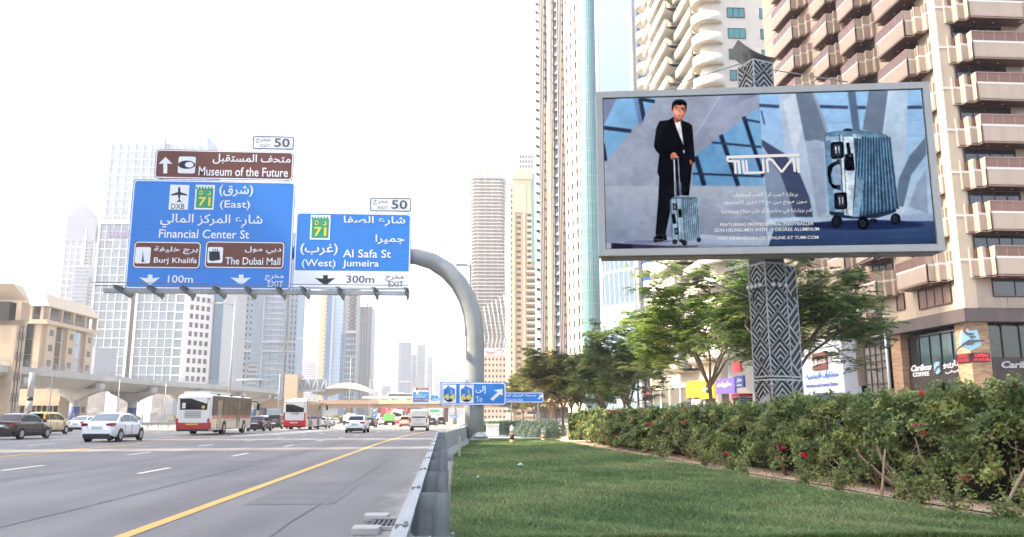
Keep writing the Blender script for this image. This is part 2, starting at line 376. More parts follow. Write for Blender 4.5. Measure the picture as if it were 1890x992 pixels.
class Sign:
    """a flat sign in the plane Y = Yp facing the traffic; (x, y) of the drawing are taken from a sheet and turned to metres"""
    def __init__(s, name, label, Yp, conv, group=None, cat='road sign'):
        s.Y = Yp; s.cv = conv; s.t = thing(name, label, cat, (0, 0, 0), 0, group); s.pr = MB(); s.tx = None
    def P(s, x, y): p = atY(*s.cv(x, y), s.Y); return p.x, p.z
    def plane(s, x, z, off): return (x, s.Y - off, z)
    def panel(s, x0, y0, x1, y1, mat, border=W_, bw=.06, rad=.18, parts=None):
        a, zt = s.P((x0 + x1) / 2, y0); _, zb = s.P((x0 + x1) / 2, y1); xa, _ = s.P(x0, (y0 + y1) / 2); xb, _ = s.P(x1, (y0 + y1) / 2)
        s.r = (xa, xb, zb, zt); mb = MB()
        mb.prism([(p[0], p[1]) for p in rounded(xa, xb, zb, zt, .03 if rad < .19 else rad, 3)], 0, .05, 0)
        mb.v = [(x, s.Y + q, z) for x, z, q in mb.v]
        o = mb.build('panel', mat, s.t)
        if border is not None: s.ring(xa + bw * .5, xb - bw * .5, zb + bw * .5, zt - bw * .5, rad, bw, border)
        for k in range(2): MB().box(xa + .3 + k * (xb - xa - .7), xa + .4 + k * (xb - xa - .7), s.Y + .05, s.Y + .13, zb, zt).build('backing_rail', DSTEEL, s.t)
        return s
    def ring(s, x0, x1, z0, z1, r, wd, m, off=.006):
        o = rounded(x0, x1, z0, z1, r); i = rounded(x0 + wd, x1 - wd, z0 + wd, z1 - wd, max(r - wd, .01)); n = len(o)
        s.pr.add([s.plane(*p, off) for p in o] + [s.plane(*p, off) for p in i], [(k, (k + 1) % n, n + (k + 1) % n, n + k) for k in range(n)], m)
    def rect(s, x0, y0, x1, y1, m, off=.008, rad=0):
        a = s.P(x0, y1); b = s.P(x1, y0); q = (a[0], b[0], a[1], b[1])
        pts = rounded(*q, rad) if rad else [(q[0], q[2]), (q[1], q[2]), (q[1], q[3]), (q[0], q[3])]
        s.pr.add([s.plane(*p, off) for p in pts], [list(range(len(pts)))], m); return q
    def poly(s, pts, m, off=.012):
        s.pr.add([s.plane(*s.P(*p), off) for p in pts], [list(range(len(pts)))], m)
    def text(s, t, x0, y0, x1, y1, m, bold=.012, off=.014):
        a = s.P(x0, y1); b = s.P(x1, y0); mb = MB(); text_into(mb, t, s.plane, a[0], b[0], a[1], b[1], off, 0, bold * .55); mb.build('lettering', SM[m], s.t)
    def done(s):
        if s.pr.v: s.pr.build('printed_symbol', SM, s.t)
        return s.t
z1 = lambda x, y: (200 + x / 2.755, 220 + y / 2.755)
GY = 39.9
def circ(cx, cy, rx, ry, n=20, a0=0, a1=360): return [(cx + rx * math.cos(R(a0 + (a1 - a0) * i / n)), cy + ry * math.sin(R(a0 + (a1 - a0) * i / n))) for i in range(n if a1 - a0 == 360 else n + 1)]
def shield71(s, x0, y0, x1, y1):
    s.rect(x0, y0, x1, y1, W_); w_ = x1 - x0
    s.rect(x0 + 8, y0 + 18, x1 - 8, y1 - 8, G_, .010)
    for k in range(6):
        a = x0 + 8 + k * (w_ - 16) / 6
        s.rect(a + 1, y0 + 8, a + (w_ - 16) / 6 - 5, y0 + 20, G_, .010)
    s.text('D', x0 + 28, y0 + 27, x0 + 46, y0 + 50, Y_); s.text('د', x0 + 68, y0 + 30, x0 + 86, y0 + 52, Y_, .03); s.text('71', x0 + 22, y0 + 62, x1 - 22, y1 - 18, Y_, .04)
def lane_arrow(s, x, y, m):
    s.poly([(x - 12, y - 30), (x + 12, y - 30), (x + 12, y - 12), (x + 50, y - 16), (x + 6, y + 20), (x - 6, y + 20), (x - 55, y - 16), (x - 12, y - 12)], m)
# --- exit tabs, museum sign, the two blue signs
def exit_tab(x0, y0, x1, y1, label):
    s = Sign('exit_tab_sign', label, GY, z1, 'exit number tabs on top of the gantry signs'); s.panel(x0, y0, x1, y1, SWHITE, D_, .045, .12)
    w_, h = x1 - x0, y1 - y0
    s.text('مخرج', x0 + .09 * w_, y0 + .15 * h, x0 + .43 * w_, y0 + .52 * h, D_, .005); s.text('EXIT', x0 + .2 * w_, y0 + .62 * h, x0 + .43 * w_, y0 + .82 * h, D_, 0)
    s.text('50', x0 + .52 * w_, y0 + .2 * h, x1 - .1 * w_, y1 - .2 * h, D_, .03); s.done()
exit_tab(732, 86, 945, 156, 'small white exit 50 tab standing on top of the brown museum sign')
exit_tab(1328, 399, 1542, 472, 'small white exit 50 tab standing on top of the blue Al Safa St sign')
s = Sign('tourist_road_sign', 'brown sign with white arrow pointing up to the Museum of the Future', GY, z1)
s.panel(236, 160, 942, 308, BROWN, W_, .055, .2)
s.poly([(291, 193), (326, 228), (308, 228), (300, 226), (300, 277), (280, 277), (280, 226), (272, 228), (256, 228)], W_)
s.rect(352, 192, 446, 276, W_, rad=.1); s.poly(circ(399, 233, 44, 21), K_, .014); s.poly(circ(412, 233, 22, 14), W_, .018)
s.text('متحف المستقبل', 530, 184, 928, 228, W_, .02); s.text('Museum of the Future', 458, 250, 915, 288, W_, .018); s.done()
s = Sign('gantry_road_sign', 'largest blue gantry sign, for Financial Center St and airport, above 100m', GY, z1)
s.panel(104, 313, 940, 867, BLUE, W_, .06, .2)
s.rect(306, 336, 413, 460, W_)
s.poly([(360, 343), (366, 352), (367, 372), (402, 384), (402, 390), (367, 386), (363, 412), (373, 420), (373, 424), (361, 421), (349, 424), (349, 420), (358, 412), (354, 386), (319, 390), (319, 384), (354, 372), (355, 352)], K_)
s.text('DXB', 319, 432, 388, 457, K_, .005)
shield71(s, 436, 336, 543, 460)
s.text('(شرق)', 563, 337, 738, 394, W_, .015); s.text('(East)', 566, 416, 722, 462, W_, .012)
s.text('شارع المركز المالي', 262, 488, 785, 552, W_, .018); s.text('Financial Center St', 256, 566, 718, 604, W_, .016)
for (x0, x1, ar, en, ax0, ex0) in ((122, 474, 'برج خليفة', 'Burj Khalifa', 232, 230), (487, 898, 'دبي مول', 'The Dubai Mall', 694, 594)):
    q = s.rect(x0, 626, x1, 758, N_, .007); s.ring(q[0] + .02, q[1] - .02, q[2] + .02, q[3] - .02, .16, .05, W_, .010)
    s.text(ar, ax0, 650, x1 - 17, 686, W_, .02, .016); s.text(en, ex0, 706, x1 - 22, 740, W_, .016, .016)
s.rect(134, 652, 218, 734, W_, .012, .08); s.poly([(176, 664), (178, 690), (181, 722), (186, 727), (166, 727), (171, 722), (174, 690)], K_, .016)
s.rect(502, 652, 585, 732, W_, .012, .08); s.poly([(518, 674), (566, 674), (569, 716), (523, 724), (516, 716)], K_, .016); s.poly([(512, 672), (517, 672), (517, 716), (512, 720)], D_, .016)
for x in (530, 541, 552): s.poly([(x, 660), (x + 5, 660), (x + 5, 674), (x, 674)], K_, .016)
lane_arrow(s, 213, 822, W_); s.text('100m', 302, 796, 432, 832, W_, .016); lane_arrow(s, 676, 822, W_)
s.text('مخرج', 796, 790, 892, 822, W_, .016); s.text('EXIT', 810, 824, 890, 852, W_, .012); s.done()
s = Sign('gantry_road_sign', 'smaller blue gantry sign with a white foot, for Al Safa St and Jumeira, 300m', GY, z1)
s.panel(945, 477, 1538, 868, BLUE, W_, .055, .2)
s.rect(938, 776, 1537, 862, W_, .009)
shield71(s, 1024, 489, 1131, 613)
s.text('شارع الصفا', 1196, 497, 1510, 546, W_, .02); s.text('جميرا', 1358, 590, 1506, 636, W_, .02)
s.text('(غرب)', 975, 634, 1168, 692, W_, .016); s.text('(West)', 983, 715, 1156, 760, W_, .012)
s.text('Al Safa St', 1192, 666, 1438, 704, W_, .016); s.text('Jumeira', 1190, 718, 1376, 760, W_, .016)
lane_arrow(s, 1104, 824, K_); s.text('300m', 1210, 797, 1352, 833, D_, .016); s.text('مخرج', 1408, 793, 1502, 826, D_, .012); s.text('EXIT', 1424, 826, 1500, 854, D_, .01); s.done()

# --- gantry: curved tube column, boom behind the signs, cantilevered lamp brackets
g = thing('sign_gantry', 'tall grey curved tubular gantry reaching over the road with the big signs', 'gantry', (.69, 40.55, 0))
cu = [(.0, -.1), (.0, 2.0), (.0, 4.6), (-.03, 5.5), (-.16, 6.4), (-.42, 7.2), (-.85, 7.95), (-1.45, 8.6), (-2.2, 9.08), (-3.05, 9.33), (-4.1, 9.42), (-9, 9.45), (-17.0, 9.45)]
MB().tube([(x, 0, z) for x, z in cu], [.475] * 3 + [.47, .46, .46, .45, .45, .44, .42, .40, .35, .3], 28).build('column', COLPAINT, g)
mb = MB()
mb.prism([(.62 * math.cos(R(a)) + .18, .62 * math.sin(R(a)) - .1) for a in range(0, 360, 24)], 0, .3, 0, [(.5 * math.cos(R(a)) + .16, .5 * math.sin(R(a)) - .05) for a in range(0, 360, 24)])
mb.prism([(.42 * math.cos(R(a)) + .25, .42 * math.sin(R(a)) - .3) for a in range(0, 360, 24)], .3, .52, 0, [(.2 * math.cos(R(a)) + .2, .2 * math.sin(R(a)) - .25) for a in range(0, 360, 24)])
mb.build('concrete_footing', M('pale_concrete'), g)
MB().box(-.52, -.44, -.25, .25, 5.3, 5.9).build('access_hatch', COLPAINT, g)
mb = MB()
for k in range(16): a = 2 * PI * k / 16; mb.tube([(.57 * math.cos(a), .57 * math.sin(a), .28), (.57 * math.cos(a), .57 * math.sin(a), .42)], .02, 6)
for z in (3.02, 5.1): mb.tube([(0, 0, z), (0, 0, z + .012)], .478, 28)
mb.build('base_bolts', DSTEEL, g)['kind'] = 'stuff'
L = lambda x, y, z: (x - .69, y - 40.55, z)
for zx in (62, 222, 382, 540, 695, 848, 968, 1144, 1318, 1473):
    X = atY(*z1(zx + 50, 900), GY).x; z = 7.15
    b = MB(); b.add([L(X - .03, 37.95, z + .14), L(X - .03, 37.95, z + .02), L(X - .03, 40.0, z - .20), L(X - .03, 40.0, z + .14), L(X + .03, 37.95, z + .14), L(X + .03, 37.95, z + .02), L(X + .03, 40.0, z - .20), L(X + .03, 40.0, z + .14)],
              [(0, 1, 2, 3), (4, 7, 6, 5), (0, 4, 5, 1), (1, 5, 6, 2), (2, 6, 7, 3), (3, 7, 4, 0)])
    b.box(X - .69 - .09, X - .69 + .09, -2.6, -.6, z + .14, z + .17)
    b.box(X - .69 - .05, X - .69 + .05, -.6, -.4, z - .1, z + 3)
    b.build('lamp_bracket', DSTEEL, g)
xa, xb = -16.95, -2.55
mb = MB().box(xa - .69 - .1, xb - .69, 38.9 - 40.55, 39.15 - 40.55, 7.08, 7.28); mb.build('light_trough', STEEL, g)
for zz, yy_ in ((7.42, 38.0), (7.32, 38.35)): MB().tube([L(xa - .3, yy_, zz), L(xb, yy_, zz)], .02, 6).build('handrail', DSTEEL, g)

# --- 44 / 66 sign clamped to the column
z4 = lambda x, y: (460 + x / 3.375, 660 + y / 3.375)
s = Sign('direction_sign', 'blue 44 and 66 direction sign clamped round the grey gantry column', 39.85, z4)
s.panel(1188, 155, 1600, 298, BLUE, W_, .05, .13)
for x0, t in ((1202, '44'), (1310, '66')):
    s.rect(x0, 170, x0 + 88, 284, W_)
    s.poly([(x0 + 8, 200), (x0 + 30, 186), (x0 + 33, 178), (x0 + 44, 176), (x0 + 46, 184), (x0 + 60, 188), (x0 + 78, 196), (x0 + 80, 255), (x0 + 62, 274), (x0 + 44, 280), (x0 + 26, 274), (x0 + 8, 255)], B_)
    s.poly([(x0 + 12, 262), (x0 + 76, 262), (x0 + 60, 273), (x0 + 44, 278), (x0 + 28, 273)], K_, .013)
    s.text('E', x0 + 20, 204, x0 + 33, 221, N_, .01, .018); s.text('ا', x0 + 54, 200, x0 + 60, 224, Y_, .02, .018)
    s.text(t, x0 + 8, 228, x0 + 78, 264, Y_, .06, .018)
s.text('إلى', 1410, 176, 1478, 226, W_, .02); s.text('To', 1412, 244, 1452, 276, W_, .012)
s.poly([(1579, 196), (1579, 238), (1562, 230), (1516, 272), (1502, 258), (1548, 216), (1524, 205)], W_); s.done()
s = Sign('direction_sign', 'small blue Centre Stn direction sign on two thin posts before the olive trees', 62, z4)
s.panel(1560, 218, 1834, 282, BLUE, W_, .05, .12)
s.text('محطة المركز المالي', 1560, 228, 1785, 250, W_, .02); s.text('Financial Centre Stn', 1530, 257, 1705, 272, W_, .012)
s.poly([(1827, 230), (1827, 252), (1818, 248), (1804, 263), (1797, 257), (1812, 242), (1802, 236)], W_); t_ = s.done()
for x in (1634, 1800):
    p = atY(*z4(x, 280), 62.1); MB().tube([(p.x, 62.12, -.3), (p.x, 62.12, p.z + .6)], .05, 8).build('post', STEEL, t_)

# --- crash barrier beside the verge
def rail_x(y): return -.17 - .02 * (y - 5.8)
gr = thing('crash_barrier', 'galvanised steel crash barrier with plate posts between road and grass', 'crash barrier', (0, 0, 0))
prof = [(.02, .87), (-.02, .872), (-.055, .84), (-.085, .79), (-.055, .74), (-.02, .71), (-.055, .68), (-.085, .63), (-.055, .57), (-.02, .53)]
mb = MB(); ys = [.5, 3, 5.8, 10, 14, 18, 22, 25.2]
mb.grid([[(rail_x(y) - .13 + px, y, z) for px, z in prof] for y in ys], smooth=False)
mb.grid([[(rail_x(y) - .127 + px + .004, y, z - .001) for px, z in prof] for y in ys], smooth=False)
mb.build('rail_beam', STEEL, gr)
mb = MB(); y = 1.7
while y < 25: x = rail_x(y) - .13; mb.tube([(x - .06, y + .06, .71), (x - .035, y + .06, .71)], .016, 6); mb.box(x - .05, x + .015, y + .34, y + .352, .5, .878); mb.tube([(x, y + .30, .872), (x, y + .30, .884)], .012, 6); mb.tube([(x, y + .39, .872), (x, y + .39, .884)], .012, 6); y += 2.0
mb.build('rail_bolts', DSTEEL, gr)['kind'] = 'stuff'
k = 0
pm = MB(); t = .003
pm.box(-.105, 0, -t, t, .18, .868); pm.box(.0, .105, -t, t, -.05, .866); pm.box(-.004, .004, -.03, t, -.05, .87); pm.box(.099, .105, -.03, t, -.05, .872); pm.box(-.105, -.099, -.03, t, .18, .872)
pm.tube([(-.06, -.012, .3), (-.06, .012, .3)], .012, 6); pm.tube([(.1, 0, .87), (.1, 0, .885)], .008, 5)
pme = pm.mesh('post', [M('barrier_plate', (.22, .24, .25), .5, metal=.4, vary=.22, scale=9, dirt=.2)])
y = 1.7
while y < 25.5:
    put('post', pme, gr, (rail_x(y), y, 0)); y += 2.0
# concrete barrier that takes over and eases right behind the column
cb = thing('concrete_barrier', 'pale concrete barrier curving right behind the gantry column', 'barrier', (0, 0, 0))
path = [(-.55, 25.3), (-.42, 28), (-.15, 32), (.12, 36), (.2, 39), (.1, 43), (.0, 50), (.3, 58), (.9, 68), (1.9, 80), (3.4, 95), (5.5, 112)]
pr = [(-.28, 0), (-.24, .12), (-.12, .3), (-.08, .82), (.08, .82), (.12, .3), (.24, .12), (.28, 0)]
for (a, b_) in zip(path, path[1:]):
    mb = MB(); n = 2
    rows = [[(p[0] + px, p[1] + (.01 if i == 0 else -.01), gz(p[1]) + z) for px, z in pr] for i, p in enumerate((a, b_))]
    mb.grid(rows, smooth=False); o = len(mb.v); mb.f += [list(range(o - 8, o)), list(reversed(range(o - 16, o - 8)))]; mb.m += [0, 0]; mb.sm += [False] * 2
    mb.build('barrier_segment', CONC, cb)
mb = MB(); mb.box(-.71, -.43, 24.9, 25.4, 0, .9); mb.build('end_block', M('white_concrete', (.62, .62, .6), .8, vary=.06), cb)

# --- drain at the road edge
d = thing('storm_drain', 'cast iron drain grate framed by pale kerb stones beside the crash barrier', 'drain', (-.83, 10.7, 0))
mb = MB()
for i in range(9): mb.box(-.28 + i * .062, -.25 + i * .062, -.32, .32, .0, .035)
for yq in (-.34, -.01, .31): mb.box(-.3, .3, yq, yq + .03, .0, .038)
mb.build('grate', M('cast_iron', (.12, .12, .125), .6, metal=.5, vary=.2), d)
MB().box(-.36, .38, -.4, .4, -.004, .006).build('pit', SBLACK, d)
for yq in (-.78, .44): MB().prism(rounded(-.44, -.12, yq, yq + .34, .03, 2), 0, .07).build('kerb_stone', CONC, d)
for yq in (-.44, .40): MB().box(-.40, .42, yq, yq + .04, 0, .045).build('frame_bar', CONC, d)

# --- small things on the verge
def bollard(u, v, label, h, yellow):
    p = gnd(u, v); t = thing('marker_post', label, 'marker post', (p.x, p.y, 0), 0, 'banded marker posts on the grass')
    r = .1
    seg = [(0, .28, yellow), (.28, .55, 'k'), (.55, .66, yellow), (.66, 1., 'w')] if yellow == 'y' else [(0, .3, 'w'), (.3, .62, 'y'), (.62, 1., 'w')]
    ms = {'y': paint('worn_orange', (206, 150, 92), .7, vary=.2, scale=15), 'k': paint('worn_black', (52, 52, 60), .7, vary=.2, scale=15), 'w': paint('worn_pale', (196, 202, 196), .7, vary=.12, scale=15)}
    for a, b_, c in seg: MB().tube([(0, 0, a * h), (0, 0, b_ * h)], r, 14).build('band', ms[c], t)
    MB().tube([(0, 0, h), (0, 0, h + .05), (0, 0, h + .08)], [r * .8, r * .7, .02], 12).build('cap', STEEL, t)
bollard(945, 821, 'marker post with black and orange bands left on the grass', .80, 'y')
bollard(1003, 817, 'pale marker post with one orange band beside the grey shrubs', .62, 'o')
p = gnd(846, 850); tag(MB().box(-.035, .035, -.03, .03, 0, .72).build('wooden_stake', M('weathered_wood', (.42, .36, .29), .85, vary=.2, scale=12), loc=(p.x + .03, p.y, 0)), 'short weathered wooden stake in the grass near the barrier end', 'stake')
for i, (u, v, s_, lab) in enumerate(((960, 865, .15, 'crumpled white paper scrap lying on the lawn, the larger one'), (881, 891, .06, 'tiny white paper scrap on the grass near the crash barrier'))):
    p = gnd(u, v); mb = MB(); mb.add([(-s_, -.05, .10), (s_ * .2, .12, .07), (s_, .05, .09), (s_ * .5, -.1, .06), (-s_ * .2, -.06, .15), (s_ * .1, .02, .13)], [(0, 4, 5, 1), (4, 3, 2, 5), (0, 3, 4)])
    tag(mb.build('paper_scrap', paint('paper', (235, 238, 245), .8), loc=(p.x, p.y, 0), rz=.5), lab, 'litter')
for (u0, u1, v0, v1, Y, lab) in ((897, 922, 783, 806, 51, 'white utility cabinet beside the gantry column'), (952, 967, 784, 804, 57, 'white utility cabinet half hidden by grey shrubs')):
    a = atY(u0, v1, Y); b_ = atY(u1, v0, Y); h = b_.z - a.z + .0; wd = b_.x - a.x
    t = thing('utility_cabinet', lab, 'cabinet', ((a.x + b_.x) / 2, Y, a.z), 0)
    UW = M('cabinet_white', (.66, .67, .65), .5, vary=.05, dirt=.1)
    MB().box(-wd / 2 + .03, wd / 2 - .03, 0, .7, 0, h - .06).build('body', UW, t); MB().box(-wd / 2, wd / 2, -.05, .76, h - .06, h).build('lid', UW, t)
    MB().box(-wd / 2 + .08, -.01, -.015, 0, .06, h - .1).build('door', UW, t); MB().box(.01, wd / 2 - .08, -.015, 0, .06, h - .1).build('door', UW, t)
    MB().box(wd * .3, wd * .33, -.03, -.015, h * .4, h * .6).build('handle', DSTEEL, t)
# ================================================================== BILLBOARD
TLb, TRb = Vector((4.81, 27.49)), Vector((16.46, 25.83))      # front face, left and right edges on plan
BZ0, BZ1 = 6.88, 13.0
ax = (TRb - TLb).normalized(); WB = (TRb - TLb).length; nb = Vector((ax.y, -ax.x))     # outward, toward the road users
bb = thing('billboard', 'giant grey framed advertising screen on a tall perforated pylon behind the hedge', 'billboard', (11.6, 28.2, 0))
OB = Vector((11.6, 28.2))
def bp(s, z, off=0): q = TLb + ax * s + nb * off - OB; return (q.x, q.y, z)
FRM = M('billboard_frame_paint', (.36, .37, .36), .5, vary=.05, scale=1, dirt=.10)
def bbox(mb, s0, s1, n0, n1, z0, z1, m=0):
    v = [bp(a, z, q) for z in (z0, z1) for q in (n0, n1) for a in (s0, s1)]
    mb.add(v, [(0, 2, 3, 1), (4, 5, 7, 6), (0, 1, 5, 4), (2, 6, 7, 3), (0, 4, 6, 2), (1, 3, 7, 5)], m); return mb
FW = .235
for (a, b_, c, d_, nm) in ((0, WB, BZ1 - FW, BZ1, 0), (0, WB, BZ0, BZ0 + FW, 0), (0, FW, BZ0 + FW, BZ1 - FW, 0), (WB - FW, WB, BZ0 + FW, BZ1 - FW, 0)):
    bbox(MB(), a, b_, -.55, 0, c, d_).build('frame', FRM, bb)
bbox(MB(), .05, WB - .05, -1.0, -.55, BZ0 + .1, BZ1 - .1).build('casing', FRM, bb)
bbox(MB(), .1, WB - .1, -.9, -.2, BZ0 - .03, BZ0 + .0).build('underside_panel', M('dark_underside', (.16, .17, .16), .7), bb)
SX0, SX1, SZ0, SZ1 = FW - .01, WB - FW + .01, BZ0 + FW - .01, BZ1 - FW + .01
bbox(MB(), SX0, SX1, -.3, -.09, SZ0, SZ1).build('screen_bezel', SBLACK, bb)
# the picture on the screen is flat; drawn in a sheet whose corners are the screen's corners
def homography(src, dst):
    A = []; 
    for (x, y), (X, Y) in zip(src, dst):
        A.append([x, y, 1, 0, 0, 0, -X * x, -X * y, -X]); A.append([0, 0, 0, x, y, 1, -Y * x, -Y * y, -Y])
    return np.linalg.svd(np.array(A))[2][-1].reshape(3, 3)
i_ = .04
Hm = homography([(55, 113), (1697, 52), (1783, 855), (83, 898)], [(SX0 + i_, SZ1 - i_), (SX1 - i_, SZ1 - i_), (SX1 - i_, SZ0 + i_), (SX0 + i_, SZ0 + i_)])
def sc(x, y, L=0):
    q = Hm @ np.array([x, y, 1.]); s, z = q[0] / q[2], q[1] / q[2]
    s = min(max(s, SX0 + i_), SX1 - i_); z = min(max(z, SZ0 + i_), SZ1 - i_)
    return bp(s, z, -.085 + L * .002)
class Picture:
    def __init__(s, paint_on=False): s.mb = MB(); s.mats = []; s.idx = {}; s.layers = [] if paint_on else None
    def c(s, rgb):
        if rgb not in s.idx: s.idx[rgb] = len(s.mats); s.mats.append(led(rgb))
        return s.idx[rgb]
    def poly(s, L, rgb, *pts):
        if s.layers is not None: s.layers.append((L, rgb, pts)); return
        s.mb.add([sc(x, y, L) for x, y in pts], [list(range(len(pts)))], s.c(rgb))
    def line(s, L, rgb, wd, *pts):
        for (x0, y0), (x1, y1) in zip(pts, pts[1:]):
            dx, dy = x1 - x0, y1 - y0; l = math.hypot(dx, dy); nx, ny = -dy / l * wd / 2, dx / l * wd / 2
            s.poly(L, rgb, (x0 + nx, y0 + ny), (x1 + nx, y1 + ny), (x1 - nx, y1 - ny), (x0 - nx, y0 - ny))
    def ell(s, L, rgb, cx, cy, rx, ry, rot=0, n=20):
        c_, s_ = math.cos(R(rot)), math.sin(R(rot))
        s.poly(L, rgb, *[(cx + rx * math.cos(t) * c_ - ry * math.sin(t) * s_, cy + rx * math.cos(t) * s_ + ry * math.sin(t) * c_) for t in [2 * PI * i / n for i in range(n)]])
    def grad(s, L, ca, cb, q, n=8, vertical=False):
        """quad q (tl, tr, br, bl) in n bands of the picture, from colour ca to cb"""
        for i in range(n):
            a, b_ = i / n, (i + 1) / n; f = (i + .5) / n; col = tuple(int(ca[k] + (cb[k] - ca[k]) * f) for k in range(3))
            lp = lambda p, r, t: (p[0] + (r[0] - p[0]) * t, p[1] + (r[1] - p[1]) * t)
            if vertical: s.poly(L, col, lp(q[0], q[3], a), lp(q[1], q[2], a), lp(q[1], q[2], b_), lp(q[0], q[3], b_))
            else: s.poly(L, col, lp(q[0], q[1], a), lp(q[0], q[1], b_), lp(q[3], q[2], b_), lp(q[3], q[2], a))
    def text(s, L, rgb, t, x0, y0, x1, y1, bold=.0, slope=0):
        mb = MB(); text_into(mb, t, lambda x, y, o: sc(x, -y + slope * (x - x0), L), x0, x1, -y1, -y0, 0, 0, bold); mb.build('screen_lettering', led(rgb), bb)
P = Picture(True)
# left half: lilac concrete hall with slanted glazing
P.grad(0, (177, 188, 206), (140, 153, 178), [(40, 95), (900, 70), (930, 910), (60, 930)], 12)
P.poly(1, (126, 138, 166), (45, 95), (128, 108), (64, 250), (50, 250))
P.grad(1, (132, 186, 226), (122, 172, 214), [(128, 108), (345, 98), (190, 300), (62, 250)], 5)
P.poly(1, (118, 170, 210), (60, 262), (208, 290), (74, 440)); P.line(2, (52, 60, 84), 20, (55, 262), (205, 280)); P.poly(2, (36, 42, 64), (58, 318), (70, 360), (82, 430), (74, 442), (62, 420))
P.poly(2, (44, 58, 84), (236, 108), (258, 106), (276, 192), (262, 234)); P.poly(2, (110, 140, 180), (212, 110), (238, 108), (262, 234), (246, 250)); P.line(2, (46, 56, 78), 18, (250, 112), (324, 124))
P.poly(1, (155, 165, 186), (345, 100), (660, 88), (524, 318), (300, 560), (72, 598), (74, 442))
P.grad(2, (152, 163, 188), (120, 132, 160), [(660, 88), (862, 82), (862, 150), (540, 300)], 6); P.line(3, (187, 196, 214), 5, (662, 92), (528, 312))
P.grad(2, (124, 176, 216), (104, 160, 206), [(862, 148), (893, 558), (524, 562), (534, 400)], 6, True)
P.poly(3, (152, 162, 184), (862, 84), (862, 150), (540, 402), (520, 398), (524, 310), (700, 150))
for a, b_, wd in (((785, 200), (890, 510), 20), ((668, 296), (762, 562), 22), ((540, 410), (586, 562), 24), ((876, 168), (893, 240), 6)): P.line(4, (40, 52, 78), wd, a, b_)
for a, b_ in (((622, 336), (880, 358)), ((788, 214), (869, 228)), ((524, 500), (892, 512))): P.line(4, (54, 66, 92), 11, a, b_)
P.grad(3, (177, 188, 206), (144, 158, 184), [(70, 570), (893, 560), (912, 830), (82, 870)], 8, True); P.line(4, (161, 171, 192), 6, (80, 640), (330, 720)); P.line(4, (187, 196, 212), 4, (590, 640), (880, 760))
P.grad(4, (163, 183, 214), (191, 203, 222), [(110, 866), (560, 815), (912, 838), (912, 872)], 6); P.poly(5, (70, 58, 96), (110, 866), (420, 880), (560, 876), (560, 882), (110, 898)); P.poly(5, (44, 36, 66), (110, 868), (215, 874), (215, 896), (110, 898))
P.ell(5, (123, 139, 170), 300, 858, 130, 10, -2)
# right half: curved white fins against the sky
P.grad(1, (146, 192, 232), (190, 210, 232), [(862, 82), (1720, 48), (1780, 860), (917, 890)], 10, True)
P.poly(2, (178, 198, 220), (960, 76), (1052, 72), (1110, 330), (1150, 560), (1180, 722), (1080, 726), (1040, 560), (990, 300)); P.poly(2, (198, 212, 230), (985, 120), (1050, 74), (1090, 260), (1050, 400))
P.poly(3, (114, 130, 152), (1050, 72), (1135, 68), (1215, 280), (1205, 330), (1160, 318), (1105, 330)); P.poly(3, (152, 167, 188), (1135, 68), (1148, 68), (1222, 262), (1215, 290)); P.poly(3, (160, 176, 200), (1104, 322), (1200, 330), (1220, 700), (1172, 720))
P.poly(3, (74, 86, 116), (880, 318), (1000, 392), (1080, 500), (1130, 620), (1150, 722), (1060, 722), (1010, 600), (930, 420), (882, 350)); P.poly(4, (132, 149, 174), (890, 380), (980, 500), (1060, 722), (930, 728), (900, 560))
P.poly(3, (94, 115, 140), (1318, 62), (1358, 60), (1386, 266), (1348, 266)); P.poly(3, (112, 128, 150), (1430, 58), (1530, 55), (1506, 290), (1398, 262)); P.poly(3, (179, 202, 226), (1530, 55), (1628, 52), (1624, 520), (1580, 560), (1500, 290))
P.line(4, (207, 221, 236), 5, (1530, 58), (1504, 290))
for a, b_ in (((865, 140), (968, 146)), ((1176, 144), (1322, 148)), ((1352, 148), (1414, 148)), ((1626, 146), (1704, 144))): P.line(2, (70, 84, 116), 17, a, b_)
P.poly(3, (106, 127, 152), (1722, 300), (1640, 400), (1588, 520), (1570, 660), (1614, 664), (1650, 500), (1728, 390)); P.poly(3, (152, 170, 196), (1728, 470), (1680, 540), (1640, 660), (1740, 700)); P.poly(2, (202, 219, 238), (1622, 430), (1690, 330), (1650, 480), (1618, 700), (1574, 700))
P.grad(4, (198, 216, 238), (161, 183, 214), [(914, 735), (1780, 700), (1782, 770), (917, 800)], 5); P.grad(5, (66, 92, 134), (50, 74, 112), [(960, 752), (1785, 736), (1786, 862), (917, 892)], 8, True)
P.poly(5, (123, 147, 176), (914, 762), (1100, 740), (1010, 780), (916, 800)); P.ell(6, (38, 56, 92), 1420, 760, 300, 26, -1)
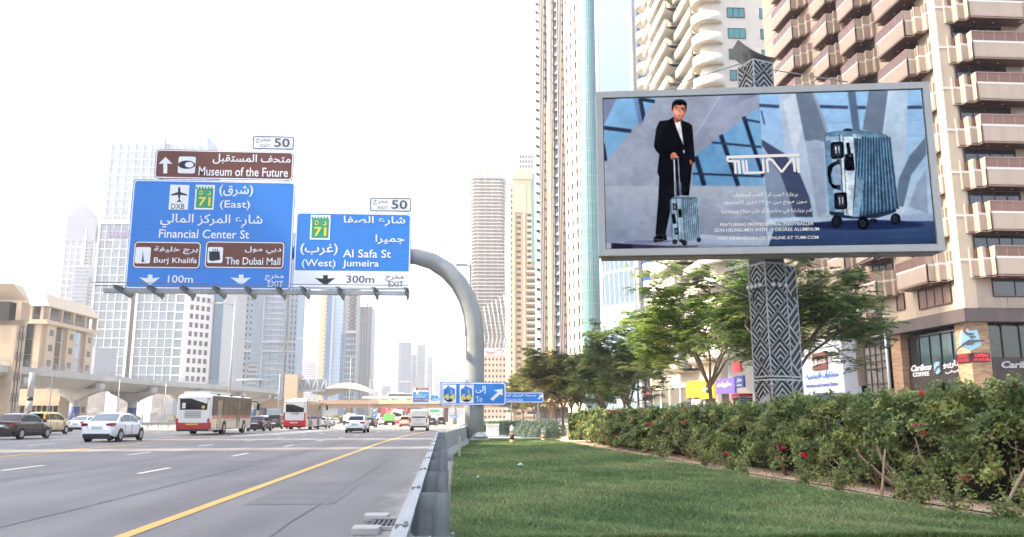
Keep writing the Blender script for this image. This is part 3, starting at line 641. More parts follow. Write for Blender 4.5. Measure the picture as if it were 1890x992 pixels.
# the standing figure
SK, SKD = (214, 146, 124), (176, 106, 92)
P.poly(8, (14, 15, 22), (420, 204), (398, 220), (350, 226), (334, 262), (322, 356), (334, 382), (352, 400), (342, 492), (352, 520), (350, 620), (338, 820), (388, 826), (412, 700), (432, 620), (470, 614), (508, 616), (520, 480), (522, 456), (537, 432), (528, 340), (520, 250), (506, 236), (468, 222), (462, 212))
P.poly(9, (34, 36, 46), (398, 220), (352, 228), (338, 262), (346, 300), (392, 240)); P.line(9, (40, 42, 54), 4, (352, 300), (348, 380)); P.line(9, (34, 36, 48), 4, (505, 260), (512, 340), (516, 420)); P.line(9, (34, 36, 48), 3, (418, 560), (396, 700), (380, 812))
P.poly(10, (236, 238, 246), (428, 228), (440, 236), (458, 226), (464, 260), (476, 350), (462, 320), (438, 262)); P.poly(10, (226, 228, 236), (474, 378), (482, 378), (482, 392), (476, 392)); P.poly(11, (22, 23, 30), (418, 206), (430, 236), (470, 350), (444, 300), (408, 240)); P.poly(11, (26, 27, 36), (460, 214), (472, 240), (480, 340), (494, 290), (490, 240))
P.poly(9, SKD, (426, 190), (466, 196), (462, 232), (440, 238), (424, 222))
P.poly(10, SK, (420, 144), (436, 132), (472, 134), (486, 156), (484, 186), (466, 212), (450, 218), (432, 204), (419, 178)); P.poly(11, SKD, (470, 150), (485, 158), (483, 186), (466, 212), (460, 214), (474, 186))
P.poly(12, (22, 20, 26), (413, 160), (413, 136), (420, 122), (436, 113), (458, 111), (478, 117), (489, 130), (491, 148), (488, 168), (484, 160), (480, 146), (468, 138), (458, 144), (440, 140), (426, 146), (421, 158), (419, 168)); P.poly(11, (232, 172, 150), (430, 150), (446, 146), (452, 176), (444, 196), (430, 184)); P.poly(11, (196, 126, 108), (432, 200), (452, 217), (466, 208), (452, 205)); P.line(13, (60, 56, 64), 3, (424, 126), (450, 117)); P.line(13, (60, 56, 64), 2, (456, 116), (476, 122)); P.ell(10, SKD, 416, 166, 5, 11); P.ell(10, SKD, 487, 170, 4, 11)
P.line(12, (50, 30, 30), 3.5, (430, 156), (444, 156)); P.line(12, (50, 30, 30), 3.5, (462, 158), (476, 160)); P.ell(12, (36, 24, 26), 438, 163, 4, 2.2); P.ell(12, (36, 24, 26), 468, 166, 4, 2.2); P.line(12, SKD, 3, (454, 162), (451, 180), (457, 182)); P.line(12, (150, 70, 70), 4, (443, 196), (463, 197))
P.poly(12, SK, (410, 400), (424, 388), (438, 392), (442, 404), (456, 418), (452, 430), (438, 424), (428, 430), (414, 426), (408, 414)); 
for k in range(4): P.line(13, SKD, 3, (416 + k * 8, 402), (418 + k * 8, 426))
P.poly(10, SKD, (508, 426), (520, 430), (526, 446), (518, 458), (508, 440)); P.poly(9, (10, 10, 16), (328, 838), (352, 816), (392, 818), (398, 846), (372, 856), (330, 860)); P.line(10, (96, 98, 112), 4, (336, 846), (384, 848)); P.poly(10, (60, 60, 72), (350, 818), (384, 818), (384, 826), (350, 826))
P.poly(12, (222, 160, 138), (440, 170), (450, 168), (456, 184), (446, 190)); P.poly(11, (150, 88, 74), (424, 206), (450, 220), (466, 212), (464, 226), (440, 232)); P.line(13, (120, 70, 60), 2.5, (430, 151), (446, 151)); P.line(13, (120, 70, 60), 2.5, (460, 153), (476, 156))
# small suitcase with its raised handle
P.line(13, (196, 204, 220), 7, (428, 424), (438, 616)); P.line(13, (150, 158, 178), 6, (450, 428), (462, 616)); P.line(14, (240, 244, 250), 2, (426, 424), (436, 616)); P.line(13, (60, 66, 84), 9, (420, 424), (456, 420)); P.poly(13, (110, 122, 146), (430, 545), (444, 545), (446, 616), (434, 616)); P.poly(13, (110, 122, 146), (454, 545), (466, 545), (470, 614), (458, 614))
P.poly(12, (108, 136, 158), (410, 640), (420, 628), (480, 622), (546, 626), (554, 640), (570, 832), (560, 846), (470, 856), (424, 846), (416, 830)); P.poly(13, (150, 176, 196), (418, 636), (466, 630), (486, 846), (430, 846))
for k in range(8): P.line(13, (66, 94, 118), 3.5, (478 + k * 10, 630), (494 + k * 10, 846)); P.line(13, (160, 186, 206), 3, (483 + k * 10, 630), (499 + k * 10, 846))
P.line(14, (74, 92, 112), 4, (444, 632), (458, 846)); P.line(14, (196, 214, 228), 3, (450, 632), (464, 846)); P.poly(12, (86, 110, 132), (418, 628), (426, 622), (546, 622), (554, 634)); P.poly(15, (20, 22, 30), (424, 656), (446, 656), (448, 690), (428, 692)); P.poly(15, (16, 18, 26), (452, 686), (470, 686), (474, 728), (456, 730)); P.poly(15, (20, 22, 30), (418, 712), (436, 710), (446, 762), (426, 764)); P.poly(15, (20, 22, 30), (434, 786), (456, 784), (458, 818), (438, 820)); P.poly(16, (120, 140, 160), (430, 664), (440, 664), (441, 684), (432, 684)); P.poly(16, (120, 140, 160), (440, 794), (450, 793), (451, 811), (442, 812))
for x, y, r in ((438, 857, 13), (488, 862, 14), (562, 846, 12), (470, 852, 9)): P.ell(14, (26, 30, 40), x, y, r, r); P.ell(15, (70, 78, 94), x, y, r * .4, r * .4)
# large suitcase
P.poly(8, (70, 104, 132), (1202, 300), (1216, 280), (1290, 268), (1330, 258), (1500, 282), (1530, 296), (1538, 330), (1578, 668), (1560, 700), (1480, 724), (1300, 728), (1234, 706), (1226, 640))
P.poly(9, (150, 180, 206), (1206, 302), (1222, 288), (1336, 282), (1352, 300), (1362, 500), (1350, 716), (1250, 704), (1232, 690)); P.poly(10, (196, 216, 234), (1284, 300), (1352, 300), (1366, 470), (1384, 560), (1352, 714), (1310, 710)); P.poly(11, (110, 146, 176), (1206, 330), (1234, 320), (1262, 690), (1236, 690)); P.poly(9, (104, 138, 164), (1216, 284), (1326, 262), (1505, 286), (1530, 300), (1350, 300), (1214, 300))
for k in range(13):
    a = 1372 + k * 13.5; b_ = 1352 + k * 19; col = (52, 84, 112) if k % 2 else (44, 74, 102)
    P.poly(10, col, (a, 300), (a + 6.5, 300), (b_ + 9, 718 - k * 3.5), (b_, 719 - k * 3.5)); P.poly(10, (126, 166, 194), (a + 7, 300), (a + 10, 300), (b_ + 13, 716 - k * 3.5), (b_ + 9, 717 - k * 3.5))
P.poly(11, (214, 230, 242), (1300, 470), (1322, 470), (1350, 600), (1344, 700), (1322, 706)); P.poly(10, (176, 204, 224), (1345, 284), (1400, 290), (1392, 310), (1350, 306))
for k in range(5): P.poly(11, (122, 156, 182), (1372 + k * 8, 500), (1378 + k * 8, 540), (1364 + k * 6, 716), (1354 + k * 5, 718))
for k in range(9): P.poly(11, (120, 156, 182), (1362 + k * 18, 284 + k * 1.6), (1372 + k * 18, 284 + k * 1.6), (1378 + k * 18, 306), (1370 + k * 18, 306))
P.line(12, (60, 78, 98), 5, (1280, 290), (1306, 706)); P.line(12, (226, 238, 246), 4, (1290, 290), (1316, 706)); P.line(12, (60, 78, 98), 4, (1298, 290), (1324, 706)); P.poly(9, (40, 56, 76), (1300, 262), (1322, 256), (1350, 262), (1338, 272), (1304, 270))
for (x, y) in ((1234, 330), (1256, 594)):
    P.poly(13, (14, 16, 24), (x, y + 8), (x + 8, y), (x + 58, y - 4), (x + 66, y + 4), (x + 70, y + 76), (x + 62, y + 84), (x + 12, y + 88), (x + 4, y + 78)); P.poly(14, (52, 60, 76), (x + 14, y + 14), (x + 54, y + 10), (x + 58, y + 72), (x + 18, y + 74)); P.poly(15, (206, 214, 224), (x + 24, y + 24), (x + 30, y + 23), (x + 34, y + 60), (x + 28, y + 61)); P.poly(15, (206, 214, 224), (x + 40, y + 22), (x + 46, y + 21), (x + 48, y + 58), (x + 44, y + 59))
P.poly(13, (12, 14, 22), (1310, 392), (1352, 388), (1362, 470), (1356, 478), (1318, 478), (1308, 466)); P.poly(14, (16, 18, 26), (1314, 332), (1332, 332), (1342, 392), (1322, 392)); P.ell(15, (120, 126, 140), 1336, 400, 8, 3)
P.poly(13, (14, 17, 25), (1222, 458), (1240, 440), (1270, 426), (1278, 440), (1248, 462), (1238, 500), (1246, 546), (1284, 562), (1286, 576), (1250, 572), (1228, 540), (1220, 490)); P.poly(14, (54, 62, 78), (1268, 420), (1284, 420), (1286, 446), (1272, 446)); P.poly(14, (54, 62, 78), (1268, 552), (1290, 552), (1292, 580), (1274, 580))
P.poly(9, (44, 58, 80), (1232, 690), (1350, 700), (1578, 664), (1576, 690), (1480, 722), (1350, 730), (1240, 710))
for x, y, rx, ry in ((1272, 744, 28, 34), (1408, 752, 31, 34), (1574, 728, 26, 30), (1460, 738, 20, 12)): P.ell(12, (14, 16, 26), x, y, rx, ry); P.ell(13, (52, 60, 78), x - 3, y, rx * .45, ry * .55); P.ell(14, (22, 26, 38), x - 3, y, rx * .22, ry * .28)
# the drawing becomes the screen's pixels: a fine grid of coloured points, softened like a photograph
def screen_pixels(layers, W=760, H=386):
    x0, x1, za, zb = SX0 + i_, SX1 - i_, SZ0 + i_, SZ1 - i_
    gx, gy = np.meshgrid((np.arange(W) + .5) / W, (np.arange(H) + .5) / H)
    img = np.zeros((H, W, 3)); fgm = np.zeros((H, W))
    def topx(pts):
        q = (Hm @ np.c_[np.array(pts, float), np.ones(len(pts))].T).T; return np.c_[(q[:, 0] / q[:, 2] - x0) / (x1 - x0) * W, (zb - q[:, 1] / q[:, 2]) / (zb - za) * H]
    def cover(p):
        a = np.maximum(np.floor(p.min(0)).astype(int) - 1, 0); b = np.minimum(np.ceil(p.max(0)).astype(int) + 1, [W, H])
        if (b <= a).any(): return None
        cov = 0
        for ox, oy in ((.25, .25), (.75, .25), (.25, .75), (.75, .75)):
            X, Y = np.meshgrid(np.arange(a[0], b[0]) + ox, np.arange(a[1], b[1]) + oy); ins = np.zeros(X.shape, bool)
            for (xa, ya), (xb, yb) in zip(p, np.roll(p, -1, 0)):
                c = (ya > Y) != (yb > Y)
                if ya != yb: ins ^= c & (X < (xb - xa) * (Y - ya) / (yb - ya) + xa)
            cov = cov + ins * .25
        return a, b, cov
    def blur(im, r):
        k = np.exp(-.5 * (np.arange(-3 * r, 3 * r + 1) / r) ** 2); k /= k.sum(); n = len(k) // 2
        for ax_ in (0, 1):
            pad = [(0, 0)] * im.ndim; pad[ax_] = (n, n); q = np.pad(im, pad, mode='edge'); im = sum(k[j] * np.take(q, np.arange(j, j + im.shape[ax_]), ax_) for j in range(len(k)))
        return im
    def noise(fx, fy, seed, oct_=3):
        g = np.random.default_rng(seed); out = 0
        for o in range(oct_):
            nx, ny = int(fx * 2 ** o) + 2, int(fy * 2 ** o) + 2; t = g.normal(0, 1, (ny, nx)); X = gx * (nx - 1.001); Y = gy * (ny - 1.001); xi, yi = X.astype(int), Y.astype(int); u, v = X - xi, Y - yi; u = u * u * (3 - 2 * u); v = v * v * (3 - 2 * v)
            out = out + (t[yi, xi] * (1 - u) * (1 - v) + t[yi, xi + 1] * u * (1 - v) + t[yi + 1, xi] * (1 - u) * v + t[yi + 1, xi + 1] * u * v) / 2 ** o
        return out
    done_bg = False
    suit = np.zeros((H, W)); 
    for L, rgb, pts in sorted(layers, key=lambda q: q[0]):
        if L >= 8 and not done_bg:
            done_bg = True; img = blur(img, 1); img = img * (1 + .035 * noise(9, 5, 1)[..., None] + .02 * noise(60, 30, 2)[..., None]); img *= (1.06 - .12 * gy)[..., None]
        r = cover(topx(pts))
        if r is None: continue
        a, b, cov = r; sl = (slice(a[1], b[1]), slice(a[0], b[0])); img[sl] = img[sl] * (1 - cov[..., None]) + np.array(rgb, float) * cov[..., None]
        if L >= 8: fgm[sl] = np.maximum(fgm[sl], cov)
    img = blur(img, 1) * .25 + img * .75
    lum = img.mean(-1); dark = np.clip((60 - lum) / 40, 0, 1) * fgm
    folds = noise(70, 9, 5) + .6 * noise(25, 14, 6); img += (dark * np.clip(folds, -1, 2.2) * 7)[..., None] * np.array([.9, .95, 1.15])
    mid = (1 - dark) * fgm; img *= (1 + .07 * mid * noise(46, 16, 8) + .05 * mid * noise(110, 60, 9))[..., None]
    img = 128 + (img - 128) * 1.10 - 6; img = np.clip(img, 0, 255)
    lin = np.where(img / 255 <= .04045, img / 255 / 12.92, ((img / 255 + .055) / 1.055) ** 2.4)
    s_ = x0 + (x1 - x0) * np.arange(W) / (W - 1); z_ = zb - (zb - za) * np.arange(H) / (H - 1)
    o0 = np.array(bp(0, 0, -.086)); dx = np.array(bp(1, 0, -.086)) - o0
    V = o0[None, None] + s_[None, :, None] * dx + z_[:, None, None] * np.array([0, 0, 1.])
    me = bpy.data.meshes.new('screen_picture'); me.vertices.add(W * H); me.vertices.foreach_set('co', V.astype(np.float32).ravel())
    i0 = (np.arange(H - 1)[:, None] * W + np.arange(W - 1)[None]).ravel(); q = np.c_[i0, i0 + W, i0 + W + 1, i0 + 1].astype(np.int32); n = len(q)
    me.loops.add(n * 4); me.loops.foreach_set('vertex_index', q.ravel()); me.polygons.add(n); me.polygons.foreach_set('loop_start', np.arange(n, dtype=np.int32) * 4); me.update()
    ca = me.color_attributes.new('picture', 'FLOAT_COLOR', 'POINT'); ca.data.foreach_set('color', np.concatenate([lin * np.array([.95, 1., 1.12]), np.ones((H, W, 1))], -1).astype(np.float32).ravel())
    m = bpy.data.materials.new('led_screen'); m.use_nodes = True; n_ = m.node_tree.nodes; l = m.node_tree.links; n_.remove(n_['Principled BSDF'])
    at = n_.new('ShaderNodeAttribute'); at.attribute_name = 'picture'; e = n_.new('ShaderNodeEmission'); l.new(at.outputs['Color'], e.inputs[0]); e.inputs[1].default_value = .95 * 2 ** -EXPO; l.new(e.outputs[0], n_['Material Output'].inputs[0]); me.materials.append(m)
    return put('screen_picture', me, bb)
screen_pixels(P.layers)
# words on the screen
T = Picture(); WH = (236, 240, 252)
T.line(17, WH, 15, (697, 414), (1073, 399)); T.line(17, WH, 12, (703, 420), (704, 434), (724, 434), (742, 434), (746, 500)); T.line(17, WH, 10, (722, 436), (760, 434)); T.line(17, WH, 14, (760, 430), (768, 500))
T.line(17, WH, 12, (778, 430), (782, 430), (790, 496), (892, 492), (886, 424)); T.line(17, WH, 11, (800, 430), (806, 492)); T.line(17, WH, 12, (914, 492), (906, 424), (932, 424), (984, 490), (1036, 420), (1044, 420), (1052, 488)); T.line(17, WH, 14, (1066, 416), (1072, 492))
T.text(17, WH, 'برعاية لاعب كرة القدم المحترف', 734, 598, 1068, 630, .004, -.015)
T.text(17, WH, 'سون هيونغ مين مع 19 دغري الألومنيوم', 688, 634, 1116, 668, .004, -.02)
T.text(17, WH, 'قم بزيارتنا في متاجرنا أو على موقع', 770, 680, 1140, 712, .004, -.02); T.text(17, WH, 'tumi.ae', 674, 688, 764, 708, .0)
T.text(17, WH, 'FEATURING PROFESSIONAL FOOTBALLER', 670, 760, 1152, 776, .006, -.022); T.text(17, WH, 'SON HEUNG-MIN WITH 19 DEGREE ALUMINUM', 642, 788, 1180, 806, .006, -.022); T.text(17, WH, 'VISIT US IN STORE OR ONLINE AT TUMI.COM', 656, 832, 1178, 848, .006, -.022)
T.mb.build('screen_logo', T.mats, bb)
# --- pylon with cut-metal lattice faces
PC = Vector((atY(1422, 620, 28.55).x, 28.55)); th = R(18.6)
PYL = M('pylon_plate', (.31, .325, .335), .5, vary=.06, scale=2, dirt=.10); PDK = M('pylon_inside', (.025, .03, .035), .7)
SDE = .955
def pyl_frame(k, c=PC, sde=SDE, th=th):
    """face k of the square pylon: origin at the face's lower left corner, along, outward"""
    a = th + k * PI / 2; n_ = Vector((math.sin(a), -math.cos(a))); al = Vector((math.cos(a), math.sin(a)))
    o = c + n_ * sde / 2 - al * sde / 2 - OB
    return (o, al, n_)
mbc = MB(); mbc.prism([tuple(PC - OB + Vector((x * math.cos(th) - y * math.sin(th), x * math.sin(th) + y * math.cos(th)))) for x, y in ((-.44, -.44), (.44, -.44), (.44, .44), (-.44, .44))], -.1, 14.7); mbc.build('pylon_core', PDK, bb)
def lattice(fr, wd, z0, z1, name='lattice_panel', half=False):
    """nested chevrons in a lattice of diamonds, real bars standing off the dark core"""
    mb = MB(); o, al, n_ = fr; t = .028; a = wd / 2 if not half else wd * .95
    def bar(x0, zA, x1, zB, w_=.052):
        # clip to the panel
        if x0 > x1: x0, zA, x1, zB = x1, zB, x0, zA
        def cut(xc): return zA + (zB - zA) * (xc - x0) / (x1 - x0)
        if x1 <= .02 or x0 >= wd - .02: return
        if x0 < .02: zA, x0 = cut(.02), .02
        if x1 > wd - .02: zB, x1 = cut(wd - .02), wd - .02
        lo, hi = min(zA, zB), max(zA, zB)
        if lo < z0 or hi > z1: 
            if hi < z0 + .05 or lo > z1 - .05 or abs(zB - zA) < 1e-6: return
            def cx_(zc): return x0 + (x1 - x0) * (zc - zA) / (zB - zA)
            pa, pb = (x0, zA), (x1, zB)
            f = lambda p: (cx_(z0), z0) if p[1] < z0 else ((cx_(z1), z1) if p[1] > z1 else p)
            (x0, zA), (x1, zB) = f(pa), f(pb)
        h = w_ * .72
        q = [(x0, zA - h), (x1, zB - h), (x1, zB + h), (x0, zA + h)]
        vs = [(o.x + al.x * x + n_.x * d_, o.y + al.y * x + n_.y * d_, z) for d_ in (-t, 0) for x, z in q]
        mb.add(vs, [(4, 5, 6, 7), (0, 1, 5, 4), (2, 3, 7, 6)])
    zc = z0; row = 0
    while zc < z1 + a:
        for cxx in ([wd / 2] if row % 2 == 0 else [0, wd]) if not half else ([0] if row % 2 == 0 else [wd]):
            for sg in (-1, 1):
                bar(cxx, zc + a, cxx + sg * a, zc); bar(cxx, zc - a, cxx + sg * a, zc)
                for k in (1, 2, 3):
                    t_ = a * .45 * k; s_ = a - t_ / 2
                    bar(cxx, zc + a - t_, cxx + sg * s_ * .93, zc + a - t_ - s_ * .93, .046)
        zc += a; row += 1
    e = .035
    mb.fbox(((o.x, o.y), (al.x, al.y), (n_.x, n_.y)), 0, e, -t, .002, z0, z1); mb.fbox(((o.x, o.y), (al.x, al.y), (n_.x, n_.y)), wd - e, wd, -t, .002, z0, z1)
    for zz in (z0, z1 - .06): mb.fbox(((o.x, o.y), (al.x, al.y), (n_.x, n_.y)), e, wd - e, -t, .001, zz, zz + .06)
    mb.build(name, PYL, bb)
segs = [(.3, 2.62), (2.68, 6.84), (12.9, 14.7)]
for k in (0, 3):
    for a, b_ in segs: lattice(pyl_frame(k), SDE, a, b_)
for k in (1, 2): lattice(pyl_frame(k), SDE, .3, 6.84)
# narrower service box on the right side, only below the screen
c2 = PC + Vector((math.cos(th), math.sin(th))) * (SDE * .5 + .34) + Vector((math.sin(th), -math.cos(th))) * (-.1)
mbc = MB(); hh = .33
mbc.prism([tuple(c2 - OB + Vector((x * math.cos(th + .14) - y * math.sin(th + .14), x * math.sin(th + .14) + y * math.cos(th + .14)))) for x, y in ((-hh, -.30), (hh, -.30), (hh, .3), (-hh, .3))], 0, 6.8); mbc.build('service_duct', PDK, bb)
a_ = th + .14; al2 = Vector((math.cos(a_), math.sin(a_))); n2 = Vector((math.sin(a_), -math.cos(a_)))
for a, b_ in segs[:2]: lattice((c2 + n2 * .33 - al2 * .36 - OB, al2, n2), .72, a, b_, half=True)
# floodlights, maker's plate, stays, antenna sheet on top
for (fr, xs) in ((pyl_frame(0), (.2, .48, .76)), (pyl_frame(3), (.16, .38, .6, .82))):
    o, al, n_ = fr
    for x in xs:
        p = o + al * x + n_ * .02
        mb = MB(); mb.tube([(p.x, p.y, 5.98), (p.x + n_.x * .1, p.y + n_.y * .1, 5.98), (p.x + n_.x * .16, p.y + n_.y * .16, 5.98)], [.04, .075, .08], 10); mb.build('floodlight', M('lamp_housing', (.4, .4, .39), .4), bb)
o, al, n_ = pyl_frame(3)
pf = lambda x, z, off: (o.x + al.x * x + n_.x * off, o.y + al.y * x + n_.y * off, z)
mb = MB(); mb.add([pf(.08, 1.75, .03), pf(.08, 1.05, .03), pf(.86, .72, .03), pf(.86, 2.12, .03)], [(0, 1, 2, 3)]); mb.add([pf(.08, 1.75, .0), pf(.08, 1.05, .0), pf(.86, .72, .0), pf(.86, 2.12, .0)], [(0, 1, 2, 3)]); mb.build('maker_plate', PYL, bb)
mb = MB(); text_into(mb, 'BackLite', pf, .14, .83, 1.27, 1.55, .036, 0, .02); mb.build('plate_lettering', SBLACK, bb)
def P3(u, v, Y): q = atY(u, v, Y); return (q.x - OB.x, q.y - OB.y, q.z)
for a, b_ in (((1235, 160, 27.2), (1376, 115, 27.9)), ((1418, 128, 27.9), (1565, 152, 26.6)), ((1210, 482, 27.6), (1392, 552, 27.95)), ((1618, 470, 26.4), (1466, 545, 28.1))):
    MB().tube([P3(*a), P3(*b_)], .022, 6).build('stay_cable', DSTEEL, bb)
for q in ((1392, 552, 27.95), (1466, 545, 28.1)): p = Vector(P3(*q)); MB().box(p.x - .07, p.x + .07, p.y - .05, p.y + .05, p.z - .07, p.z + .07).build('stay_anchor', SBLACK, bb)
t_ = 14.7
mb = MB(); mb.grid([[(PC.x - OB.x - .8 + 1.5 * u, PC.y - OB.y - .5 + v_ * 1.1, t_ + .1 + .7 * (1 - u) ** 2 - .12 * v_) for u in (0, .2, .4, .6, .8, 1)] for v_ in (0, .5, 1)]); mb.build('top_cowl', STEEL, bb)
for dx, dy in ((-.3, -.3), (.3, -.25), (.0, .3), (-.4, .1)): MB().tube([(PC.x - OB.x + dx, PC.y - OB.y + dy, t_ - .05), (PC.x - OB.x + dx * 1.1, PC.y - OB.y + dy, t_ + .45 - dx * .5)], .02, 5).build('strut', DSTEEL, bb)
# louvred plant screens beside the pylon
def louvre(u0, u1, vt, Y, lab, red=False):
    a = atY(u0, vt, Y); b_ = atY(u1, vt, Y); t = thing('louvred_screen', lab, 'equipment box', ((a.x + b_.x) / 2, Y, 0), 0, 'louvred plant boxes behind the hedge'); wd = b_.x - a.x; h = a.z
    MB().box(-wd / 2 + .03, wd / 2 - .03, .03, .8, 0, h - .02).build('body', PDK, t)
    mb = MB()
    for x in (-wd / 2, -.02, wd / 2 - .04): mb.box(x, x + .04, -.01, .03, 0, h)
    mb.box(-wd / 2, wd / 2, -.012, .82, h, h + .04); mb.build('frame', M('louvre_grey', (.18, .2, .21), .5), t)
    sl = MB(); sl.add([(-wd / 2 + .04, .0, 0), (wd / 2 - .04, .0, 0), (wd / 2 - .04, .03, .06), (-wd / 2 + .04, .03, .06), (-wd / 2 + .04, .008, -.002), (wd / 2 - .04, .008, -.002)], [(0, 1, 2, 3), (0, 4, 5, 1)]); sme = sl.mesh('slat', [M('louvre_grey')])
    z = h - .12
    while z > h - .9: put('slat', sme, t, (0, 0, z)); z -= .085
    if red: MB().box(-wd / 2, wd / 2, -.02, .82, h + .04, h + .13).build('red_cap', paint('red_cap', (190, 40, 40)), t)
louvre(1364, 1389, 733, 29.6, 'grey louvred box with red cap beside the pylon foot', True); louvre(1484, 1517, 731, 30.5, 'low grey louvred box right of the pylon, behind the hedge'); louvre(1519, 1559, 727, 30.5, 'longest grey louvred box, in front of the pale blue shopfront')
# ================================================================== APARTMENT HOTEL WITH THE COFFEE SHOP (right)
def window_mesh(name, w_, h, nx=2, ny=1, fr=.06, dep=.1, m0='frame', gl=None):
    """window unit in its own frame: x along, -y outward, z up; frame bars and glass panes"""
    f = MB(); f.box(0, w_, -dep, 0, -fr, 0); f.box(0, w_, -dep, 0, h, h + fr); f.box(-fr, 0, -dep, 0, -fr, h + fr); f.box(w_, w_ + fr, -dep, 0, -fr, h + fr)
    for i in range(1, nx): f.box(w_ * i / nx - fr / 2, w_ * i / nx + fr / 2, -dep * .8, 0, 0, h)
    for i in range(1, ny): f.box(0, w_, -dep * .7, 0, h * i / ny - fr / 2, h * i / ny + fr / 2)
    return f
CREAM = M('cream_stone', srgb((180, 164, 148)), .8, vary=.06, scale=.6, dirt=.16, bump=.15, bscale=8)
CREAM2 = M('cream_parapet', srgb((174, 157, 144)), .75, vary=.05, scale=.8, dirt=.12)
STRIPE = paint('white_stripe', (206, 202, 196), .6)
SOFFIT = M('slatted_brown_soffit', srgb((104, 62, 50)), .55, vary=.25, scale=4, stretch=(6, 1, 1))
DGLASS = M('dark_tinted_glass', (.030, .022, .022), .06, spec=.9, rnd=.5)
BGLASS = M('rose_tinted_glass', srgb((124, 92, 80)), .2, metal=.05, spec=.35, rnd=.15)
RAILM = paint('rose_handrail', (158, 120, 108), .4)
DFRAME = paint('dark_window_frame', (58, 42, 40), .5)
bld = thing('apartment_hotel', 'tall cream stone apartment block with stacked zigzag balconies above a coffee shop', 'building', (36, 54.7, 0))
def zigzag(wd, out, near_low=True, teeth=3, tl=.62):
    """balcony plan: saw-toothed ends, straight front; points (s, n)"""
    st = out / teeth; z = []
    for i in range(teeth): z += [(i * tl, i * st * 1.0), (i * tl, (i + 1) * st)] if i == 0 else [(i * tl, i * st * .9), (i * tl, (i + 1) * st)]
    end = [(wd - .45, out), (wd - .45, out * .6), (wd, out * .7), (wd, 0)]
    p = z + end
    if not near_low: p = [(wd - a, b) for a, b in reversed(p)]
    return p
def balcony_meshes(plan, teeth_low=True):
    out = {}
    P2 = [(a, -b) for a, b in plan]
    def wall_run(z0, z1, th=.12, segs=None):
        mb = MB()
        for i, (p, q) in enumerate(zip(P2, P2[1:])):
            if segs is not None and i not in segs: continue
            d = Vector((q[0] - p[0], q[1] - p[1])); L_ = d.length
            if L_ < .02: continue
            d /= L_; n_ = Vector((d.y, -d.x)); fr = (p, d, n_)
            mb.fbox(fr, -.0, L_ + (.0), -th, .0, z0, z1)
        return mb
    s_ = MB(); pts = P2 if P2[0][0] < P2[-1][0] else P2[::-1]
    s_.prism(pts[::-1] if False else pts, -1.22, -1.12); out['soffit'] = (s_, [SOFFIT])
    s_ = MB(); s_.prism([(x, y * .985) for x, y in pts], -1.12, -.9); 
    w_ = wall_run(-1.25, .0); w_.v += []; out['parapet'] = (w_, [CREAM2])
    st = wall_run(.0, .16, .125); st.v = [(x, y - .006, z) for x, y, z in st.v]; out['stripe'] = (st, [STRIPE])
    longest = max(range(len(P2) - 1), key=lambda i: math.hypot(P2[i + 1][0] - P2[i][0], P2[i + 1][1] - P2[i][1]))
    gl = wall_run(.16, .86, .03, [longest]); out['glass_rail'] = (gl, [BGLASS])
    p, q = P2[longest], P2[longest + 1]; hr = MB(); y = p[1]
    hr.box(min(p[0], q[0]), max(p[0], q[0]), y - .02, y + .05, .86, .93)
    n = max(2, int(abs(p[0] - q[0]) / .85))
    for i in range(n + 1):
        x = min(p[0], q[0]) + abs(p[0] - q[0]) * i / n; hr.box(x - .02, x + .02, y - .012, y + .04, .16, .86)
    out['handrail'] = (hr, [RAILM])
    pr = MB()
    for i, (p, q) in enumerate(zip(P2, P2[1:])):
        if i == longest: continue
        d = Vector((q[0] - p[0], q[1] - p[1])); L_ = d.length
        if L_ < .3: continue
        d /= L_; n_ = Vector((d.y, -d.x)); fr = (p, d, n_); flat = abs(d.x) > abs(d.y)
        if flat and L_ > .5: pr.fbox(fr, 0, L_ * .42, -.13, .004, .16, .93); pr.fbox(fr, L_ * .42, L_, -.08, -.05, .16, .85, 1)
        else: pr.fbox(fr, 0, L_, -.12, .004, .16, .93)
    out['pier'] = (pr, [CREAM2, BGLASS])
    lp = MB(); xm = (pts[0][0] + pts[-1][0]) / 2
    for x in (xm - .9, xm + .6): lp.tube([(x, -.7, -1.25), (x, -.7, -1.22)], .07, 8)
    out['ceiling_light'] = (lp, [paint('lamp_glass', (240, 236, 220), .3)])
    return {k: mb.mesh(k, mats) for k, (mb, mats) in out.items()}
NFL = 13; ZS = [12.2 + 3.26 * k for k in range(NFL)]
def stack(plan, x, y, rz, floors, nm='balcony'):
    ms = balcony_meshes(plan)
    for z in floors:
        b = bpy.data.objects.new(nm, None); C.objects.link(b); b.parent = bld; b.location = (x, y, z); b.rotation_euler = (0, 0, rz); b.empty_display_size = .2
        for k, me in ms.items(): put(k, me, b)
stack(zigzag(6.0, 1.5), .3, 0, 0, ZS)
stack(zigzag(6.0, 1.5), 7.6, 0, 0, ZS)
for (s0, wd, out, tl) in ((6.5, 5.9, 1.6, .62), (12.9, 4.5, 1.5, .5), (18.2, 4.6, 1.5, .5), (27.4, 6.6, 1.6, .6)):
    stack(zigzag(wd, out, False, 3, tl), 0, s0, -PI / 2, ZS)
